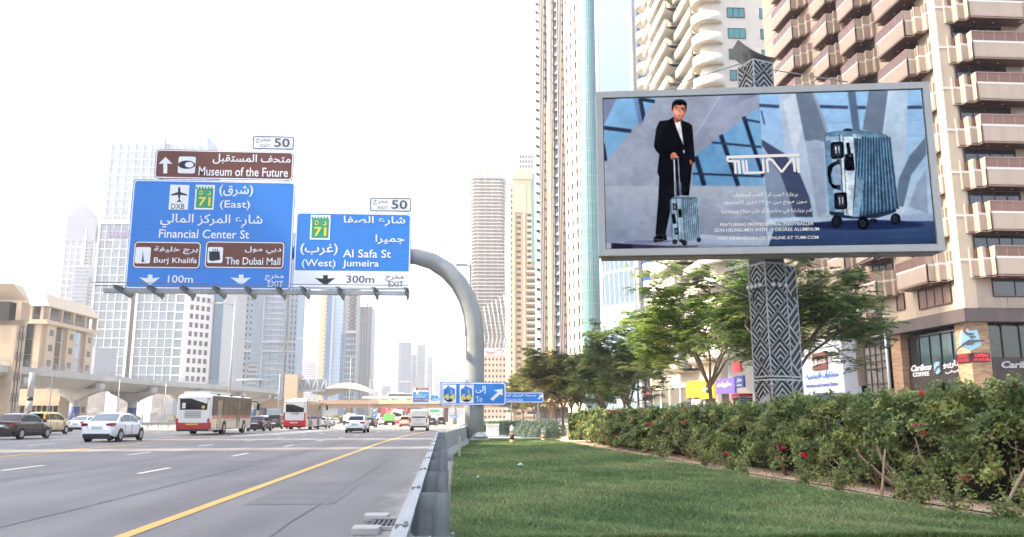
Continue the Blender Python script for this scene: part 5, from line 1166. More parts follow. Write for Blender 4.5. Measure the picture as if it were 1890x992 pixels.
for k in range(66):
    for a in (11.4, 54.4, 33.2, 75.4): mb.fbox(t.fr['W'], a, a + 1.3, .4, 5, 2 + k * 3.5, 3 + k * 3.5)
mb.build('ledge', DKGL, t.t)['kind'] = 'stuff'
mb = MB()
for k in range(44):
    for a, b in ((76.5, 86), (0, 11)): mb.fbox(t.fr['W'], a, b, .0, .6, (2 if a > 50 else 130) + k * 3.5, (2.5 if a > 50 else 130.5) + k * 3.5) if (a > 50 or k < 28) else None
mb.build('joint_line', GRC, t.t)['kind'] = 'stuff'
t.t.location = (37, 264, 0); t.t.rotation_euler = (0, 0, R(35)); t.t.scale = (.225, .225, 1)
# ------------------------------------------------------------------ cream and peach tower
Yc = 428.; xa, xb = XY(946, 560, Yc), XY(1012, 560, Yc); H5 = atY(970, 322, Yc).z
t = Tower('cream and peach apartment tower with columns of dark square windows', xa, xb, Yc, Yc + 26, H5 - 4, PEACH)
w_ = t.w; t.boxes('S', [(0, w_, 0, .5, H5 - 22, H5 - 2), (-.4, w_ * .8, -1, 1.0, H5 - 3, H5), (w_ * .1, w_ * .7, -1, .8, H5, H5 + 3)], CRM, 'crown')
t.boxes('S', [(0, w_ * .07, 0, .6, 0, H5 - 20), (w_ * .30, w_ * .36, 0, .6, 0, H5 - 22)], CRM, 'pier')
nz = 38; t.windows('S', w_ * .08, w_ * .27, 0, H5 - 10, 1, nz, .62, .45, DKGL, indiv=True, n0=.08)
t.windows('S', w_ * .40, w_ * .70, 0, H5 - 52, 1, nz - 15, .95, .5, DKGL, indiv=True, n0=.08, name='wide_window'); t.balconies('S', w_ * .38, w_ * .72, 0, H5 - 52, nz - 15, 1.2, CRM, 1.2, .3)
t.windows('S', w_ * .40, w_ * .55, H5 - 52, H5 - 5, 1, 14, .8, .5, DKGL, CRM, .5, indiv=True, n0=.08)
t.boxes('S', [(w_ * .56, w_ * .86, .0, 1.3, H5 - 50, H5)], TEALGL, 'teal_glass_bay'); t.boxes('S', [(w_ * .86, w_, .0, 1.5, H5 - 50, H5 + 6), (w_ * .72, w_, 0, 1.5, H5 - 54, H5 - 50)], CRM, 'crown')
t.windows('W', .5, 25, 0, H5 - 6, 3, nz, .7, .55, DKGL, CRM, 1.0, n0=.1)
ta = Tower('pale office tower with a fine window grid showing over the cream tower', XY(958, 300, 520), XY(1000, 300, 520), 520, 550, atY(975, 278, 520).z, WHC)
ta.windows('S', 0, ta.w, 60, ta.h - 3, 8, 34, .5, .5, DKGL, WHC, .4)
# ------------------------------------------------------------------ unfinished twisted tower
Yk = 640.; xa, xb = XY(868, 480, Yk), XY(932, 480, Yk); Ht = atY(900, 332, Yk).z
k_ = thing('unfinished_tower', 'grey concrete tower still under construction with open floors and a crane', 'tower', ((xa + xb) / 2, Yk, 0))
GC = M('raw_concrete', (.30, .29, .285), .9, vary=.15, scale=.1); hw = (xb - xa) / 2
sl = MB(); cm = MB(); dk = MB(); nfl = 54
for k in range(nfl):
    z = 38 + (Ht - 38) * k / nfl; dz = (Ht - 38) / nfl
    tw = .1 * math.sin(k * .08); sl.prism([(hw * x * (1 + .04 * math.sin(k * .15)), hw * y) for x, y in ((-1, -.6), (-.8, -.95), (.8 + tw, -1), (1, -.7), (1, .8), (-1, .8))], z, z + dz * .3)
    for x in (-.95, -.6, -.2, .2, .55, .95): cm.box(hw * x - .4, hw * x + .4, -hw * .93, -hw * .93 + .8, z + dz * .3, z + dz)
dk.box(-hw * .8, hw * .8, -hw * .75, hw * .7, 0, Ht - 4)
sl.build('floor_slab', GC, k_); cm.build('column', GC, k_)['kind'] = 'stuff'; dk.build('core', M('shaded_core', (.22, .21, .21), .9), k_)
mb = MB()
for i in range(9):
    x = -hw + 2 * hw * i / 9; mb.tube([(x + hw * .7, -hw * 1.02, 36), (x + hw * .1, -hw * 1.02, 78 + i * 2)], .5, 5); mb.tube([(x, -hw * 1.03, 30), (x + hw * .15, -hw * 1.03, 60)], .45, 5)
mb.build('diagonal_brace', GC, k_); MB().box(-hw, hw, -hw * 1.05, hw * .8, -2, 38).build('podium', GRC, k_)
mb = MB(); 
for x0, hh in ((-hw * .4, 14), (hw * .5, 9)): mb.tube([(x0, 0, Ht), (x0, 0, Ht + hh)], .5, 5); mb.tube([(x0 - 8, 0, Ht + hh), (x0 + 14, 0, Ht + hh + 3)], .4, 5)
mb.build('crane', paint('crane_red', (190, 80, 70), .6), k_); rl = MB()
for k in range(5): rl.box(-hw + k * 2 * hw / 5, -hw + (k + .6) * 2 * hw / 5, -hw, -hw + .4, Ht, Ht + 2.5)
rl.build('site_hoarding', paint('faded_red', (196, 130, 120), .7), k_)
# pink block with the red and white rooftop sign
Yp = 470.; xa, xb = XY(893, 680, Yp), XY(934, 680, Yp)
t = Tower('pink low block under a white rooftop sign with red Arabic lettering', xa, xb, Yp, Yp + 20, atY(900, 658, Yp).z, paint('pink_render', (206, 170, 152), .8), 'apartment_building')
t.windows('S', 0, t.w, -2, t.h, 6, 11, .5, .45, DKGL, paint('pink_render', (206, 170, 152), .8), .4)
s = Sign('rooftop_sign', 'white rooftop sign with red Arabic lettering and oval emblem on the pink block', Yp - .5, lambda x, y: (x, y))
s.panel(893, 643, 932, 657, SWHITE, None)
RS = paint('sign_bright_red', (222, 40, 60), .5); mb = MB()
a, b = s.P(896, 655), s.P(914, 646); text_into(mb, 'تويوتا', s.plane, a[0], b[0], a[1], b[1], .1, 0, .05); mb.build('lettering', RS, s.t)
mb = MB(); c = s.P(923, 650)
for rx, ry, w2 in ((2.4, 1.7, .3), (.9, 1.6, .25), (2.0, .7, .25)):
    o = circ(c[0], c[1] + (.5 if rx == 2.0 else 0), rx, ry, 20); i = circ(c[0], c[1] + (.5 if rx == 2.0 else 0), rx - w2, ry - w2, 20)
    mb.add([s.plane(*p, .1) for p in o] + [s.plane(*p, .1) for p in i], [(q, (q + 1) % 20, 20 + (q + 1) % 20, 20 + q) for q in range(20)])
mb.build('oval_emblem', RS, s.t)
# low shop row seen between the trunks
t = Tower('row of small shops with red, pink and black signs behind the street trees', 38, 58, 151, 262, 9, BEIGE, 'shop_building')
for (u0, u1, v0, v1, m_, ln) in ((1134, 1150, 716, 750, RSG, [('اكسترا', .1, .9, .45, .85, SWHITE)]), (1158, 1180, 722, 750, paint('pink_sign', (206, 90, 140), .5), [('SALON', .2, .8, .3, .6, SWHITE)]), (1181, 1202, 714, 750, paint('charcoal_sign', (60, 60, 66), .5), [('MODE', .2, .8, .6, .8, RSG), ('since 1982', .2, .8, .2, .3, SWHITE)]), (1214, 1228, 722, 748, paint('terracotta_panel', (150, 92, 72), .6), []), (1075, 1084, 724, 748, SWHITE, [('P', .3, .7, .4, .7, NSG)])):
    shopsign(t.t, u0, u1, v0, v1, 36.9, m_, ln)
for i in range(18): MB().box(-.3, 0, 2 + i * 6, 6.6 + i * 6, .2, 3.4).build('shop_window', SGL if i % 3 else DKGL, t.t)
for i in range(19): MB().box(-.6, 0, .2 + i * 6, 1.2 + i * 6, -1, 8.6).build('shop_pier', OFFW if i % 2 else BEIGE, t.t)
# ================================================================== LEFT SIDE AND THE FAR SKYLINE
# beige office blocks
OWIN = M('office_dark_opening', (.05, .05, .055), .3, rnd=.4); LBG = fglass('light_blue_panel', (150, 180, 205), .5)
def beige_office(label, ucorner, vroof, Y0, uw, ufar):
    x1 = XY(ucorner, 620, Y0); x0 = XY(uw, 620, Y0); yf = atX(ufar, 640, x1).y; H = atY(ucorner, vroof, Y0).z
    t = Tower(label, x0, x1, Y0, yf, H - 7.5, BEIGE, 'office_building'); w_, d = t.w, t.d; fh = 3.6
    base = H - 7.5; 
    # overhanging top: open gallery and sloping cream parapet
    mb = MB(); ov = 1.6
    mb.box(-ov, w_ + ov, -ov, d + ov, base, base + 1.0); mb.build('cornice', BEIGE, t.t)
    mb = MB(); a, b = 1.0, 1.0
    p0 = [(-ov, -ov), (w_ + ov, -ov), (w_ + ov, d + ov), (-ov, d + ov)]; p1 = [(.6, .6), (w_ - .6, .6), (w_ - .6, d - .6), (.6, d - .6)]
    mb.prism(p0, base + 4.2, base + 7.5, 0, p1); mb.build('sloping_parapet', paint('pale_beige', (198, 180, 158), .8, vary=.04), t.t)
    MB().box(.6, w_ - .6, .6, d - .6, base + 1, base + 4.2).build('gallery_wall', OWIN, t.t)
    n = max(4, int(d / 5)); 
    for i in range(n + 1): MB().box(w_ + .4, w_ + 1.2, d * i / n - .35, d * i / n + .35, base + 1, base + 4.2).build('gallery_post', BEIGE, t.t)
    for i in range(4): MB().box(w_ * i / 3 - .35, w_ * i / 3 + .35, -1.2, -.4, base + 1, base + 4.2).build('gallery_post', BEIGE, t.t)
    mb = MB()
    for z in (base + 1.5, base + 2.0): mb.box(w_ + .9, w_ + .96, -.9, d, z, z + .08); mb.box(-.9, w_ + .9, -.96, -.9, z, z + .08)
    mb.build('railing', WHC, t.t)
    nf = int(base / fh); cols = 5; dx = d / cols
    for i in range(cols):
        if i % 2 == 0: t.boxes('E', [(dx * i + .4, dx * (i + 1) - .4, .0, .9, -1, base)], BEIGE, 'projecting_bay'); xo = .95; 
        else: xo = .05
        mo = MB().fbox(((0, 0), (0, 1), (1, 0)), 0, dx * .36, 0, .06, 0, 1.5).mesh('window', [OWIN]); mg = MB().fbox(((0, 0), (0, 1), (1, 0)), 0, dx * .5, 0, .2, 0, fh - .25).mesh('window', [LBG if i == 3 else DKGL])
        for k in range(nf):
            if i % 2 == 0: put('window', mo, t.t, (w_ + .9, dx * (i + .3), base - fh * (k + 1) + 1))
            else: put('window', mg, t.t, (w_ - .0, dx * (i + .22), base - fh * (k + 1) + .1))
    cw = w_ / 3; me1 = MB().box(0, cw * .55, -.1, 0, 0, 1.5).mesh('window', [OWIN]); me2 = MB().box(0, cw * 1.2, -.25, 0, 0, fh - .2).mesh('window', [DKGL])
    t.boxes('S', [(0, cw * .62, 0, .5, -1, base), (w_ - cw * .5, w_, 0, .8, -1, base)], BEIGE, 'projecting_bay')
    for k in range(nf): put('window', me1, t.t, (cw * .05, -.52, base - fh * (k + 1) + 1)); put('window', me2, t.t, (cw * .95, -.02, base - fh * (k + 1) + .1))
    return t
tB = beige_office('beige stone office block with a sloping roof parapet, beside the glass hotel', 78, 541, 196, 16, 166)
mb = MB(); w_ = tB.w
mb.box(w_ - 6.2, w_ - 3.4, -.9, -.6, 10, 24.5); mb.build('banner_panel', paint('banner_navy', (40, 66, 96), .5), tB.t); mb = MB()
for k in range(6):
    z = 11 + k * 2.2; mb.tube([(w_ - 4.8 + 1.0 * math.cos(a / 3), -.95, z + .9 * math.sin(a / 2.2) + .2 * a) for a in range(8)], .14, 5)
mb.build('banner_script', paint('banner_cyan', (96, 186, 226), .4), tB.t)
tA = beige_office('beige stone office block cut off by the left border of the photo', 36, 528, 150, -130, 20)
# pale tower pair behind
def simple(label, u0, u1, vtop, Y, mat, dep=None, name='office_tower', **k):
    x0, x1 = XY(u0, 650, Y), XY(u1, 650, Y); return Tower(label, x0, x1, Y, Y + (dep or (x1 - x0)), atY((u0 + u1) / 2, vtop, Y).z, mat, name, **k)
LG = fglass('lilac_glass', (96, 108, 134), .1, .25)
t = simple('slender lilac glass tower with a rounded top behind the beige offices', 100, 156, 400, 700, GRC)
h = t.h; mb = MB(); w_ = t.w; prof = [(0, h), (w_ * .28, h + 10), (w_ * .5, h + 10.5), (w_ * .75, h + 7), (w_ * .92, h + 1), (w_, h - 8)]
mb.add([(x, y, z) for y in (-.8, 14) for x, z in [(0, h - 22)] + prof + [(w_, h - 22)]], [list(range(8)), [(8 + i) for i in reversed(range(8))]] + [(i, i + 8, (i + 1) % 8 + 8, (i + 1) % 8) for i in range(8)]); mb.build('rounded_crown', LG, t.t)
t.windows('S', 0, w_, 0, h - 22, 5, 26, .72, .8, LG, GRC, .5); t.boxes('S', [(w_ * .66, w_ * .72, .4, 1.4, 0, h - 10)], WHC, 'fin'); t.windows('S', w_ * .72, w_, 0, h - 22, 2, 50, .6, .5, DKGL, n0=.6)
t = simple('stepped grey banded tower in front of the rounded lilac tower', 122, 150, 490, 610, GRC); t.bands('S', 0, t.w, 0, t.h, 40, .45, LG, .5, 'window_band')
t2 = simple('lower wing of the stepped grey banded tower', 148, 168, 512, 612, GRC); t2.bands('S', 0, t2.w, 0, t2.h, 36, .5, LG, .5, 'window_band')
# ------------------------------------------------------------------ glass hotel
Yh = 420.; X = lambda u, v=640: XY(u, v, Yh); HX0, HX1 = X(163), X(337)
Hl = atY(200, 412, Yh).z; Hu = atY(260, 262, Yh).z; Hc = atY(260, 238, Yh).z
t = Tower('huge glass hotel with a white window grid and a dark slot down its front', HX0, HX1, Yh, Yh + 34, Hl, GREYGL, 'hotel_tower', core_name='glass_core')
w_ = t.w; sl0, sl1 = X(234) - HX0, X(246) - HX0
GRD = paint('hotel_white_grid', (206, 208, 210), .5)
nzl = int(Hl / 4.6)
for (a, b, nx) in ((0, sl0, 5), (sl1, w_ - (X(337) - X(318)), 5)):
    t.windows('S', a, b, 2, Hl, nx, nzl, .94, .94, GREYGL, GRD, .5, indiv=True, zoff=.06, n0=.2)
    mb = MB(); dx = (b - a) / nx; dz = (Hl - 2) / nzl
    for i in range(nx): mb.fbox(t.fr['S'], a + dx * (i + .5) - .06, a + dx * (i + .5) + .06, .2, .3, 2, Hl)
    for k in range(nzl): mb.fbox(t.fr['S'], a, b, .2, .28, 2 + dz * (k + .45), 2 + dz * (k + .45) + .12)
    mb.build('mullion', GRC, t.t)['kind'] = 'stuff'
t.boxes('S', [(sl0 - .6, sl0 + .5, 0, 1.0, 0, Hl), (sl1 - .5, sl1 + .6, 0, 1.0, 0, Hl), (0, .8, 0, .9, 0, Hl)], GRD, 'grid_edge'); t.boxes('S', [(sl0 + .5, sl1 - .5, 0, .1, 0, Hl)], DKGL, 'dark_slot')
t.windows('S', w_ - (X(337) - X(318)), w_, 2, Hl, 1, nzl, .8, .85, GREYGL, GRD, .3, zoff=.08, n0=.12)
# lower side wing with small windows, then the dark recess and a pale wall
wx0, wx1, wx2, wx3 = X(318), X(342), X(352), X(372)
MB().add([(w_, 0, -1), (X(343) - HX0, 18, -1), (X(343) - HX0, 18, Hl), (w_, 0, Hl)], [(0, 1, 2, 3)])
mb = MB(); mb.prism([(w_, .0), (w_ + 9.5, 14), (w_ + 9.5, 34), (w_, 34)], -1, Hl); mb.build('side_wing', GRD, t.t)
mb = MB(); d = Vector((9.5, 14)).normalized(); fr = ((w_, 0), (d.x, d.y), (d.y, -d.x))
for k in range(nzl):
    for i in range(4): mb.fbox(fr, 3 + i * 3.4, 4.9 + i * 3.4, 0, .12, 4 + k * 4.6, 6.6 + k * 4.6)
o = mb.build('window', DKGL, t.t); o['kind'] = 'stuff'
MB().box(w_ + 9.5, w_ + 15, 16, 34, -1, Hl).build('dark_recess', DBLGL, t.t); MB().box(w_ + 15, w_ + 22, 14, 34, -1, Hl * .97).build('pale_flank', WHC, t.t)
# upper block and crown
ux0, ux1 = XY(190, 420, Yh) - HX0, XY(372, 420, Yh) - HX0
u0, u1 = XY(196, 330, Yh) - HX0, XY(374, 330, Yh) - HX0
mb = MB(); mb.box(u0, u1, 3, 30, Hl, Hu); mb.build('upper_block', fglass('milky_glass', (128, 142, 152), .1, .3), t.t)
mb = MB()
for i in range(13): x = u0 + (u1 - u0) * i / 12; mb.box(x - .15, x + .15, 2.7, 3.1, Hl, Hu)
for k in range(10): z = Hl + (Hu - Hl) * k / 10; mb.box(u0, u1, 2.8, 3.05, z, z + .35)
mb.build('upper_grid', GRD, t.t)
mb = MB(); mb.prism([(u0, 3), (u1, 3), (u1, 30), (u0, 30)], Hu, Hc, 0, [(u0 + 9, 8), (u1 - 2, 8), (u1 - 2, 28), (u0 + 9, 28)]); mb.build('crown', WHC, t.t)
MB().box((u0 + u1) / 2 + 2, (u0 + u1) / 2 + 3.4, 1.6, 3, Hl, Hu + 4).build('mast_slot', GRC, t.t)
mb = MB(); a, b = atY(198, 438, Yh - .9), atY(272, 423, Yh - .9)
for o_ in (0, .2): text_into(mb, 'Dusit Thani', lambda x, z, off: (x - HX0, -1.1 - o_, z), a.x, a.x + (b.x - a.x) * 1.25, a.z, b.z, 0, 0, .03)
mb.build('lettering', paint('hotel_violet', (104, 96, 140), .5), t.t)
t.boxes('S', [(0, w_, .0, 1.0, Hl - .5, Hl + 1.5)], GRD, 'grid_edge')
t = simple('low pale annex block beside the hotel', 150, 176, 640, 330, WHC, 20, 'office_building')
# ------------------------------------------------------------------ twin banded towers
def banded(label, u0, u1, vt, Y, dark=.0, g=None):
    t = simple(label, u0, u1, vt, Y, PALEGL, 24, core_name='glass_core'); w_ = t.w; n = int(t.h / 3.6)
    t.bands('S', w_ * .12, w_ * .68, 0, t.h, n, .22, WHC, .5, 'spandrel'); t.fins('S', [w_ * .04, w_ * .12], w_ * .05, .9, 0, t.h, WHC); t.fins('S', [w_ * .70, w_ * .80], w_ * .03, 1.2, 0, t.h, GRC)
    t.boxes('S', [(w_ * .72, w_ * .79, 0, .6, 0, t.h)], LG, 'lilac_strip'); t.windows('S', w_ * .81, w_, 0, t.h, 2, n, .45, .5, DKGL, PALEGL, .5); t.windows('S', w_ * .0, w_ * .1, 0, t.h, 1, n, .5, .5, GREYGL, n0=.95)
    t.windows('S', w_ * .55, w_ * .68, 0, t.h, 2, n, .6, .45, GREYGL, n0=.55); t.windows('S', w_ * .3, w_ * .38, 0, t.h, 1, n, .3, .9, GREYGL, n0=.52)
    z = atY(u0 + 20, 650, Y).z; t.boxes('S', [(0, w_, 0, 1.2, z, z + 1), (0, w_, 0, 1.2, z + 6, z + 7)], WHC, 'refuge_floor'); return t
banded('pale glass residential tower with white floor bands, left of its twin', 382, 464, 430, 500); banded('pale glass residential tower with white floor bands, right of its twin', 474, 546, 430, 540)
FAR = 'hazy towers of the far skyline'
t = simple('mid-height green glass office with dense white bands between the twin towers', 340, 384, 610, 640, GREYGL); t.windows('S', 0, t.w, 0, t.h, 6, 24, .5, .5, DKGL, WHC, .5)
t = simple('small banded block tucked between the two pale twin towers', 460, 476, 668, 470, GREYGL); t.bands('S', 0, t.w, 0, t.h, 12, .5, WHC, .5)
# far skyline
def hazy(u0, u1, vt, Y, mat, label, cols=4, rows=30, spire=0, crown=0):
    t = simple(label, u0, u1, vt, Y, mat, None, 'skyscraper', group=FAR) if False else simple(label, u0, u1, vt, Y, mat, None, 'skyscraper')
    t.t['group'] = FAR; t.bands('S', 0, t.w, 0, t.h, rows, .4, WHC, 1.0); t.fins('S', [t.w * i / cols for i in range(1, cols)], t.w * .06, 1.6, 0, t.h, GRC)
    if spire: MB().tube([(t.w / 2, t.d / 2, t.h), (t.w / 2, t.d / 2, t.h + spire)], [t.w * .08, .4], 6).build('spire', GRC, t.t)
    if crown: MB().prism([(0, 0), (t.w, 0), (t.w, t.d), (0, t.d)], t.h, t.h + crown, 0, [(t.w * .3, t.d * .3), (t.w * .7, t.d * .3), (t.w * .7, t.d * .7), (t.w * .3, t.d * .7)]).build('crown', WHC, t.t)
    return t
hazy(547, 560, 637, 1500, PALEGL, 'faint pale tower seen first right of the twin towers', spire=14); hazy(551, 566, 672, 1250, LG, 'lower lilac block with crown in the gap right of the twin towers', 5, 20, 0, 8)
hazy(567, 576, 626, 1700, BLUEGL, 'thin tapering blue tower with a spire in the gap by the beige slab', 3, 40, 20); hazy(566, 584, 668, 1200, LG, 'blocky lilac tower below the thin spired one', 5, 22, 0, 6); hazy(540, 552, 690, 1300, WHC, 'low white block at the foot of the pale gap towers', 4, 16)
# tall beige and blue slab
t = simple('very tall slab with a beige flank and two blue glass sails', 588, 650, 424, 610, WHC, 40); w_ = t.w; h = t.h
t.boxes('S', [(0, w_ * .20, 0, .8, 0, h)], CRM, 'beige_flank'); t.windows('S', w_ * .14, w_ * .2, 0, h, 1, 46, .5, .35, DKGL, n0=.84)
mb = MB()
def sail(xa0, xa1, xb0, xb1, out, mat, nm, z0=6):
    mb = MB(); mb.add([(xa0, -.4, z0), (xa1, -.4, z0), (xb1, -.4, h), (xb0, -.4, h), (xa0, -out, z0), (xa1, -out, z0), (xb1, -out, h), (xb0, -out, h)], [(4, 5, 6, 7), (0, 4, 7, 3), (1, 2, 6, 5), (0, 1, 5, 4)]); mb.build(nm, mat, t.t)
sail(w_ * .21, w_ * .34, w_ * .24, w_ * .38, 1.5, BLUEGL, 'glass_sail'); sail(w_ * .34, w_ * .40, w_ * .38, w_ * .44, 1.8, WHC, 'white_rib'); sail(w_ * .40, w_ * .66, w_ * .44, w_ * .74, 1.4, PALEGL, 'glass_sail'); sail(w_ * .70, w_ * .95, w_ * .74, w_ * .98, 1.2, fglass('mid_blue_glass', (110, 150, 180)), 'glass_sail', 130)
MB().box(w_ * .66, w_ * .9, -3, 0, -2, atY(632, 618, 610).z).build('striped_annex', GRC, t.t); t.fins('S', [w_ * .68, w_ * .75, w_ * .81, w_ * .88], w_ * .025, 3.6, 0, atY(632, 616, 610).z, BLUEGL, 'rib', 3.0)
mb = MB()
for k in range(50): mb.fbox(t.fr['S'], w_ * .42, w_ * .70, 1.42, 1.5, 8 + k * h / 50, 8.4 + k * h / 50)
mb.build('joint_line', GRC, t.t)['kind'] = 'stuff'
t = simple('narrow silver tower with a crumpled lattice skin beside the blue slab', 638, 656, 440, 600, GRC, 20); w_ = t.w
mb = MB()
for k in range(26): z = 60 + k * (t.h - 60) / 26; dz = (t.h - 60) / 26; mb.tube([(w_ * .1, -.6, z), (w_ * .9, -.8, z + dz)], .5, 4); mb.tube([(w_ * .9, -.6, z), (w_ * .2, -.8, z + dz)], .4, 4)
mb.build('lattice_skin', DKGL, t.t)['kind'] = 'stuff'; t.windows('S', 0, w_, 0, 60, 4, 14, .7, .7, DBLGL, n0=.4); t.boxes('S', [(-.5, w_ + .5, 0, 1.4, 60, 62)], WHC, 'ledge')
t = simple('white tower dotted with small square windows in three columns', 657, 685, 566, 640, WHC, 26, core_name='wall'); w_ = t.w
t.windows('S', w_ * .05, w_ * .6, 0, t.h - 12, 3, 42, .38, .42, DKGL, WHC, .5); t.windows('S', w_ * .75, w_, 0, t.h, 1, 42, .4, .5, GREYGL, n0=.2); t.boxes('S', [(w_ * .64, w_ * .72, 0, 1.2, 0, t.h + 3)], GRC, 'rib'); t.fins('S', [w_ * .1 * i for i in range(1, 6)], .8, .8, t.h - 10, t.h - 1, GRC)
hazy(684, 700, 722, 1100, PALEGL, 'low pale blue roofs right of the dotted tower', 4, 8); n_ = hazy(688, 693, 712, 1500, WHC, 'needle-topped pale tower, the thinnest on the skyline', 2, 10, 40)
hazy(706, 722, 713, 1000, BLUEGL, 'isolated square blue block standing alone on the skyline', 4, 9); t = hazy(735, 758, 624, 900, BLUEGL, 'bright blue glass tower, the tallest of the central cluster', 5, 44); t.boxes('S', [(0, t.w, 0, 2, t.h * .42, t.h * .44), (0, t.w, 0, 2, t.h - 6, t.h)], WHC, 'ledge')
hazy(759, 770, 655, 1000, LG, 'lilac tower attached to the right of the bright blue one', 3, 30, 8); hazy(768, 785, 636, 980, GREYGL, 'grey tower with a crown behind the brown roadside sign', 4, 34, 10, 10); hazy(788, 799, 658, 1150, BLUEGL, 'pale blue tower right of the grey crowned one', 3, 26)
hazy(800, 812, 690, 1300, WHC, 'white low tower near the curved column', 3, 14); hazy(810, 824, 678, 1500, BLUEGL, 'hazy blue tower with flat top left of the column', 4, 20); hazy(824, 842, 683, 1500, LG, 'hazy lilac tower touching the column', 4, 18); hazy(838, 858, 696, 1400, WHC, 'faint white block directly left of the column', 4, 14)
# ------------------------------------------------------------------ elevated metro line
VC = M('viaduct_concrete', (.40, .40, .385), .8, vary=.08, scale=.4, dirt=.2); VS = M('viaduct_soffit', (.34, .34, .33), .85, vary=.08)
md = thing('metro_viaduct', 'pale concrete metro viaduct curving on flared piers across the left side', 'viaduct', (-84, 200, 0))
pth = [(-84.5, 60), (-84.6, 100), (-84.8, 140), (-84.6, 180), (-83.5, 205), (-80.5, 228), (-76.5, 248), (-73, 266), (-71.5, 285), (-73.5, 310), (-80, 335), (-92, 360), (-112, 385)]
pth = [Vector(p) for p in pth]
prof = [(-5.4, 9.75), (-5.4, 8.5), (-5.0, 8.3), (-4.2, 7.8), (-2.2, 6.7), (2.2, 6.7), (4.2, 7.8), (5.0, 8.3), (5.4, 8.5), (5.4, 9.75), (5.15, 9.75), (5.15, 8.9), (-5.15, 8.9), (-5.15, 9.75)]
def along(i):
    a = pth[max(i - 1, 0)]; b = pth[min(i + 1, len(pth) - 1)]; d = (b - a).normalized(); return d, Vector((d.y, -d.x))
rows = []
for i, p in enumerate(pth):
    d, n_ = along(i); rows.append([(p.x + n_.x * s_ + 84, p.y + n_.y * s_ - 200, z) for s_, z in prof] )
mb = MB(); mb.grid([r + [r[0]] for r in rows], smooth=False); mb.build('deck', VC, md)
mb = MB()
for side in (-5.3, 5.3):
    for zz in (10.15, 10.55, 10.9): mb.tube([(p.x + along(i)[1].x * side + 84, p.y + along(i)[1].y * side - 200, zz) for i, p in enumerate(pth)], .035, 4)
    for i in range(len(pth) - 1):
        n = int((pth[i + 1] - pth[i]).length / 1.6)
        for k in range(n):
            p = pth[i].lerp(pth[i + 1], k / n) + along(i)[1] * side; mb.box(p.x + 84 - .03, p.x + 84 + .03, p.y - 200 - .03, p.y - 200 + .03, 9.7, 10.95)
mb.build('railing', GRC, md)['kind'] = 'stuff'
cum = [0]
for a, b in zip(pth, pth[1:]): cum.append(cum[-1] + (b - a).length)
def at_s(s_):
    for i in range(len(cum) - 1):
        if s_ <= cum[i + 1]: f = (s_ - cum[i]) / (cum[i + 1] - cum[i]); return pth[i].lerp(pth[i + 1], f), (pth[i + 1] - pth[i]).normalized()
NAVY = paint('pier_wrap_navy', (48, 66, 128), .6); s_ = 54
JT = M('joint_dark', (.12, .12, .12), .8)
for k, s_ in enumerate((62, 93, 124, 151, 177, 203, 228, 252, 285)):
    p, d = at_s(s_); n_ = Vector((d.y, -d.x)); q = Vector((p.x + 84, p.y - 200))
    pier = bpy.data.objects.new('pier', None); C.objects.link(pier); pier.parent = md; pier.location = (q.x, q.y, 0); pier.rotation_euler = (0, 0, math.atan2(d.y, d.x) - PI / 2)
    MB().tube([(0, 0, -2), (0, 0, 4.4)], 1.05, 20).build('column', VC, pier)
    mb = MB(); pr = [(1.05, 4.2), (1.5, 4.7), (3.2, 5.5), (5.4, 6.35), (5.5, 6.75)]
    left = [(-a, z) for a, z in pr]; poly = left[::-1] + pr; m = len(poly)
    mb.add([(x, -1.1, z) for x, z in poly] + [(x, 1.1, z) for x, z in poly], [list(range(m)), list(reversed(range(m, 2 * m)))] + [(i, i + m, (i + 1) % m + m, (i + 1) % m) for i in range(m)]); mb.build('flared_head', VC, pier)
    mb = MB(); mb.box(-5.7, -4.9, -1.2, 1.2, 6.75, 7.9); mb.box(4.9, 5.7, -1.2, 1.2, 6.75, 7.9); mb.build('bearing_block', VC, pier); MB().box(-4.8, 4.8, -1.0, 1.0, 6.6, 6.75).build('bearing_shadow_gap', JT, pier)
    MB().tube([(0, 0, -1), (0, 0, 2.9)], 1.09, 20).build('navy_wrap', NAVY, pier)
# station canopy far right end
st = thing('metro_station', 'domed metro station roof with a white truss footbridge beyond the coach', 'station', (0, 0, 0))
a, b = atY(566, 690, 330), atY(700, 722, 330)
mb = MB(); X0, X1 = atY(640, 700, 420).x - 15, atY(640, 700, 420).x + 15
n = 14; rows = []
for i in range(9):
    y = 400 + i * 8; k = math.sin(PI * (i + .5) / 9) ** .5; rows.append([(X0 + (X1 - X0) * j / n, y, 11 + k * 6.5 * math.sin(PI * j / n) ** .8) for j in range(n + 1)])
mb.grid(rows); mb.build('domed_roof', M('champagne_roof', srgb((150, 142, 128)), .6, metal=.1), st)
Yb = 395.; mb = MB(); x0, x1 = XY(552, 705, Yb), XY(600, 705, Yb); zb, ztp = atY(575, 722, Yb).z, atY(575, 700, Yb).z
for z in (zb, ztp): mb.tube([(x0, Yb, z), (x1, Yb, z)], .35, 5)
for i in range(6): a = x0 + (x1 - x0) * i / 6; b = x0 + (x1 - x0) * (i + 1) / 6; mb.tube([(a, Yb, zb if i % 2 else ztp), (b, Yb, ztp if i % 2 else zb)], .3, 5)
mb.build('truss_bridge', WHC, st); MB().box(x0 - 6, x0, Yb - 4, Yb + 12, 0, ztp + 2).build('stair_tower', paint('tan_cladding', (170, 142, 116), .7), st); MB().box(x0, x1, Yb + .6, Yb + 6, zb, ztp - .5).build('glazed_corridor', GREYGL, st)
cd = thing('canopy_disc', 'flat oval canopy at the bend of the metro line', 'canopy', (*atY(480, 712, 300)[:2], 0))
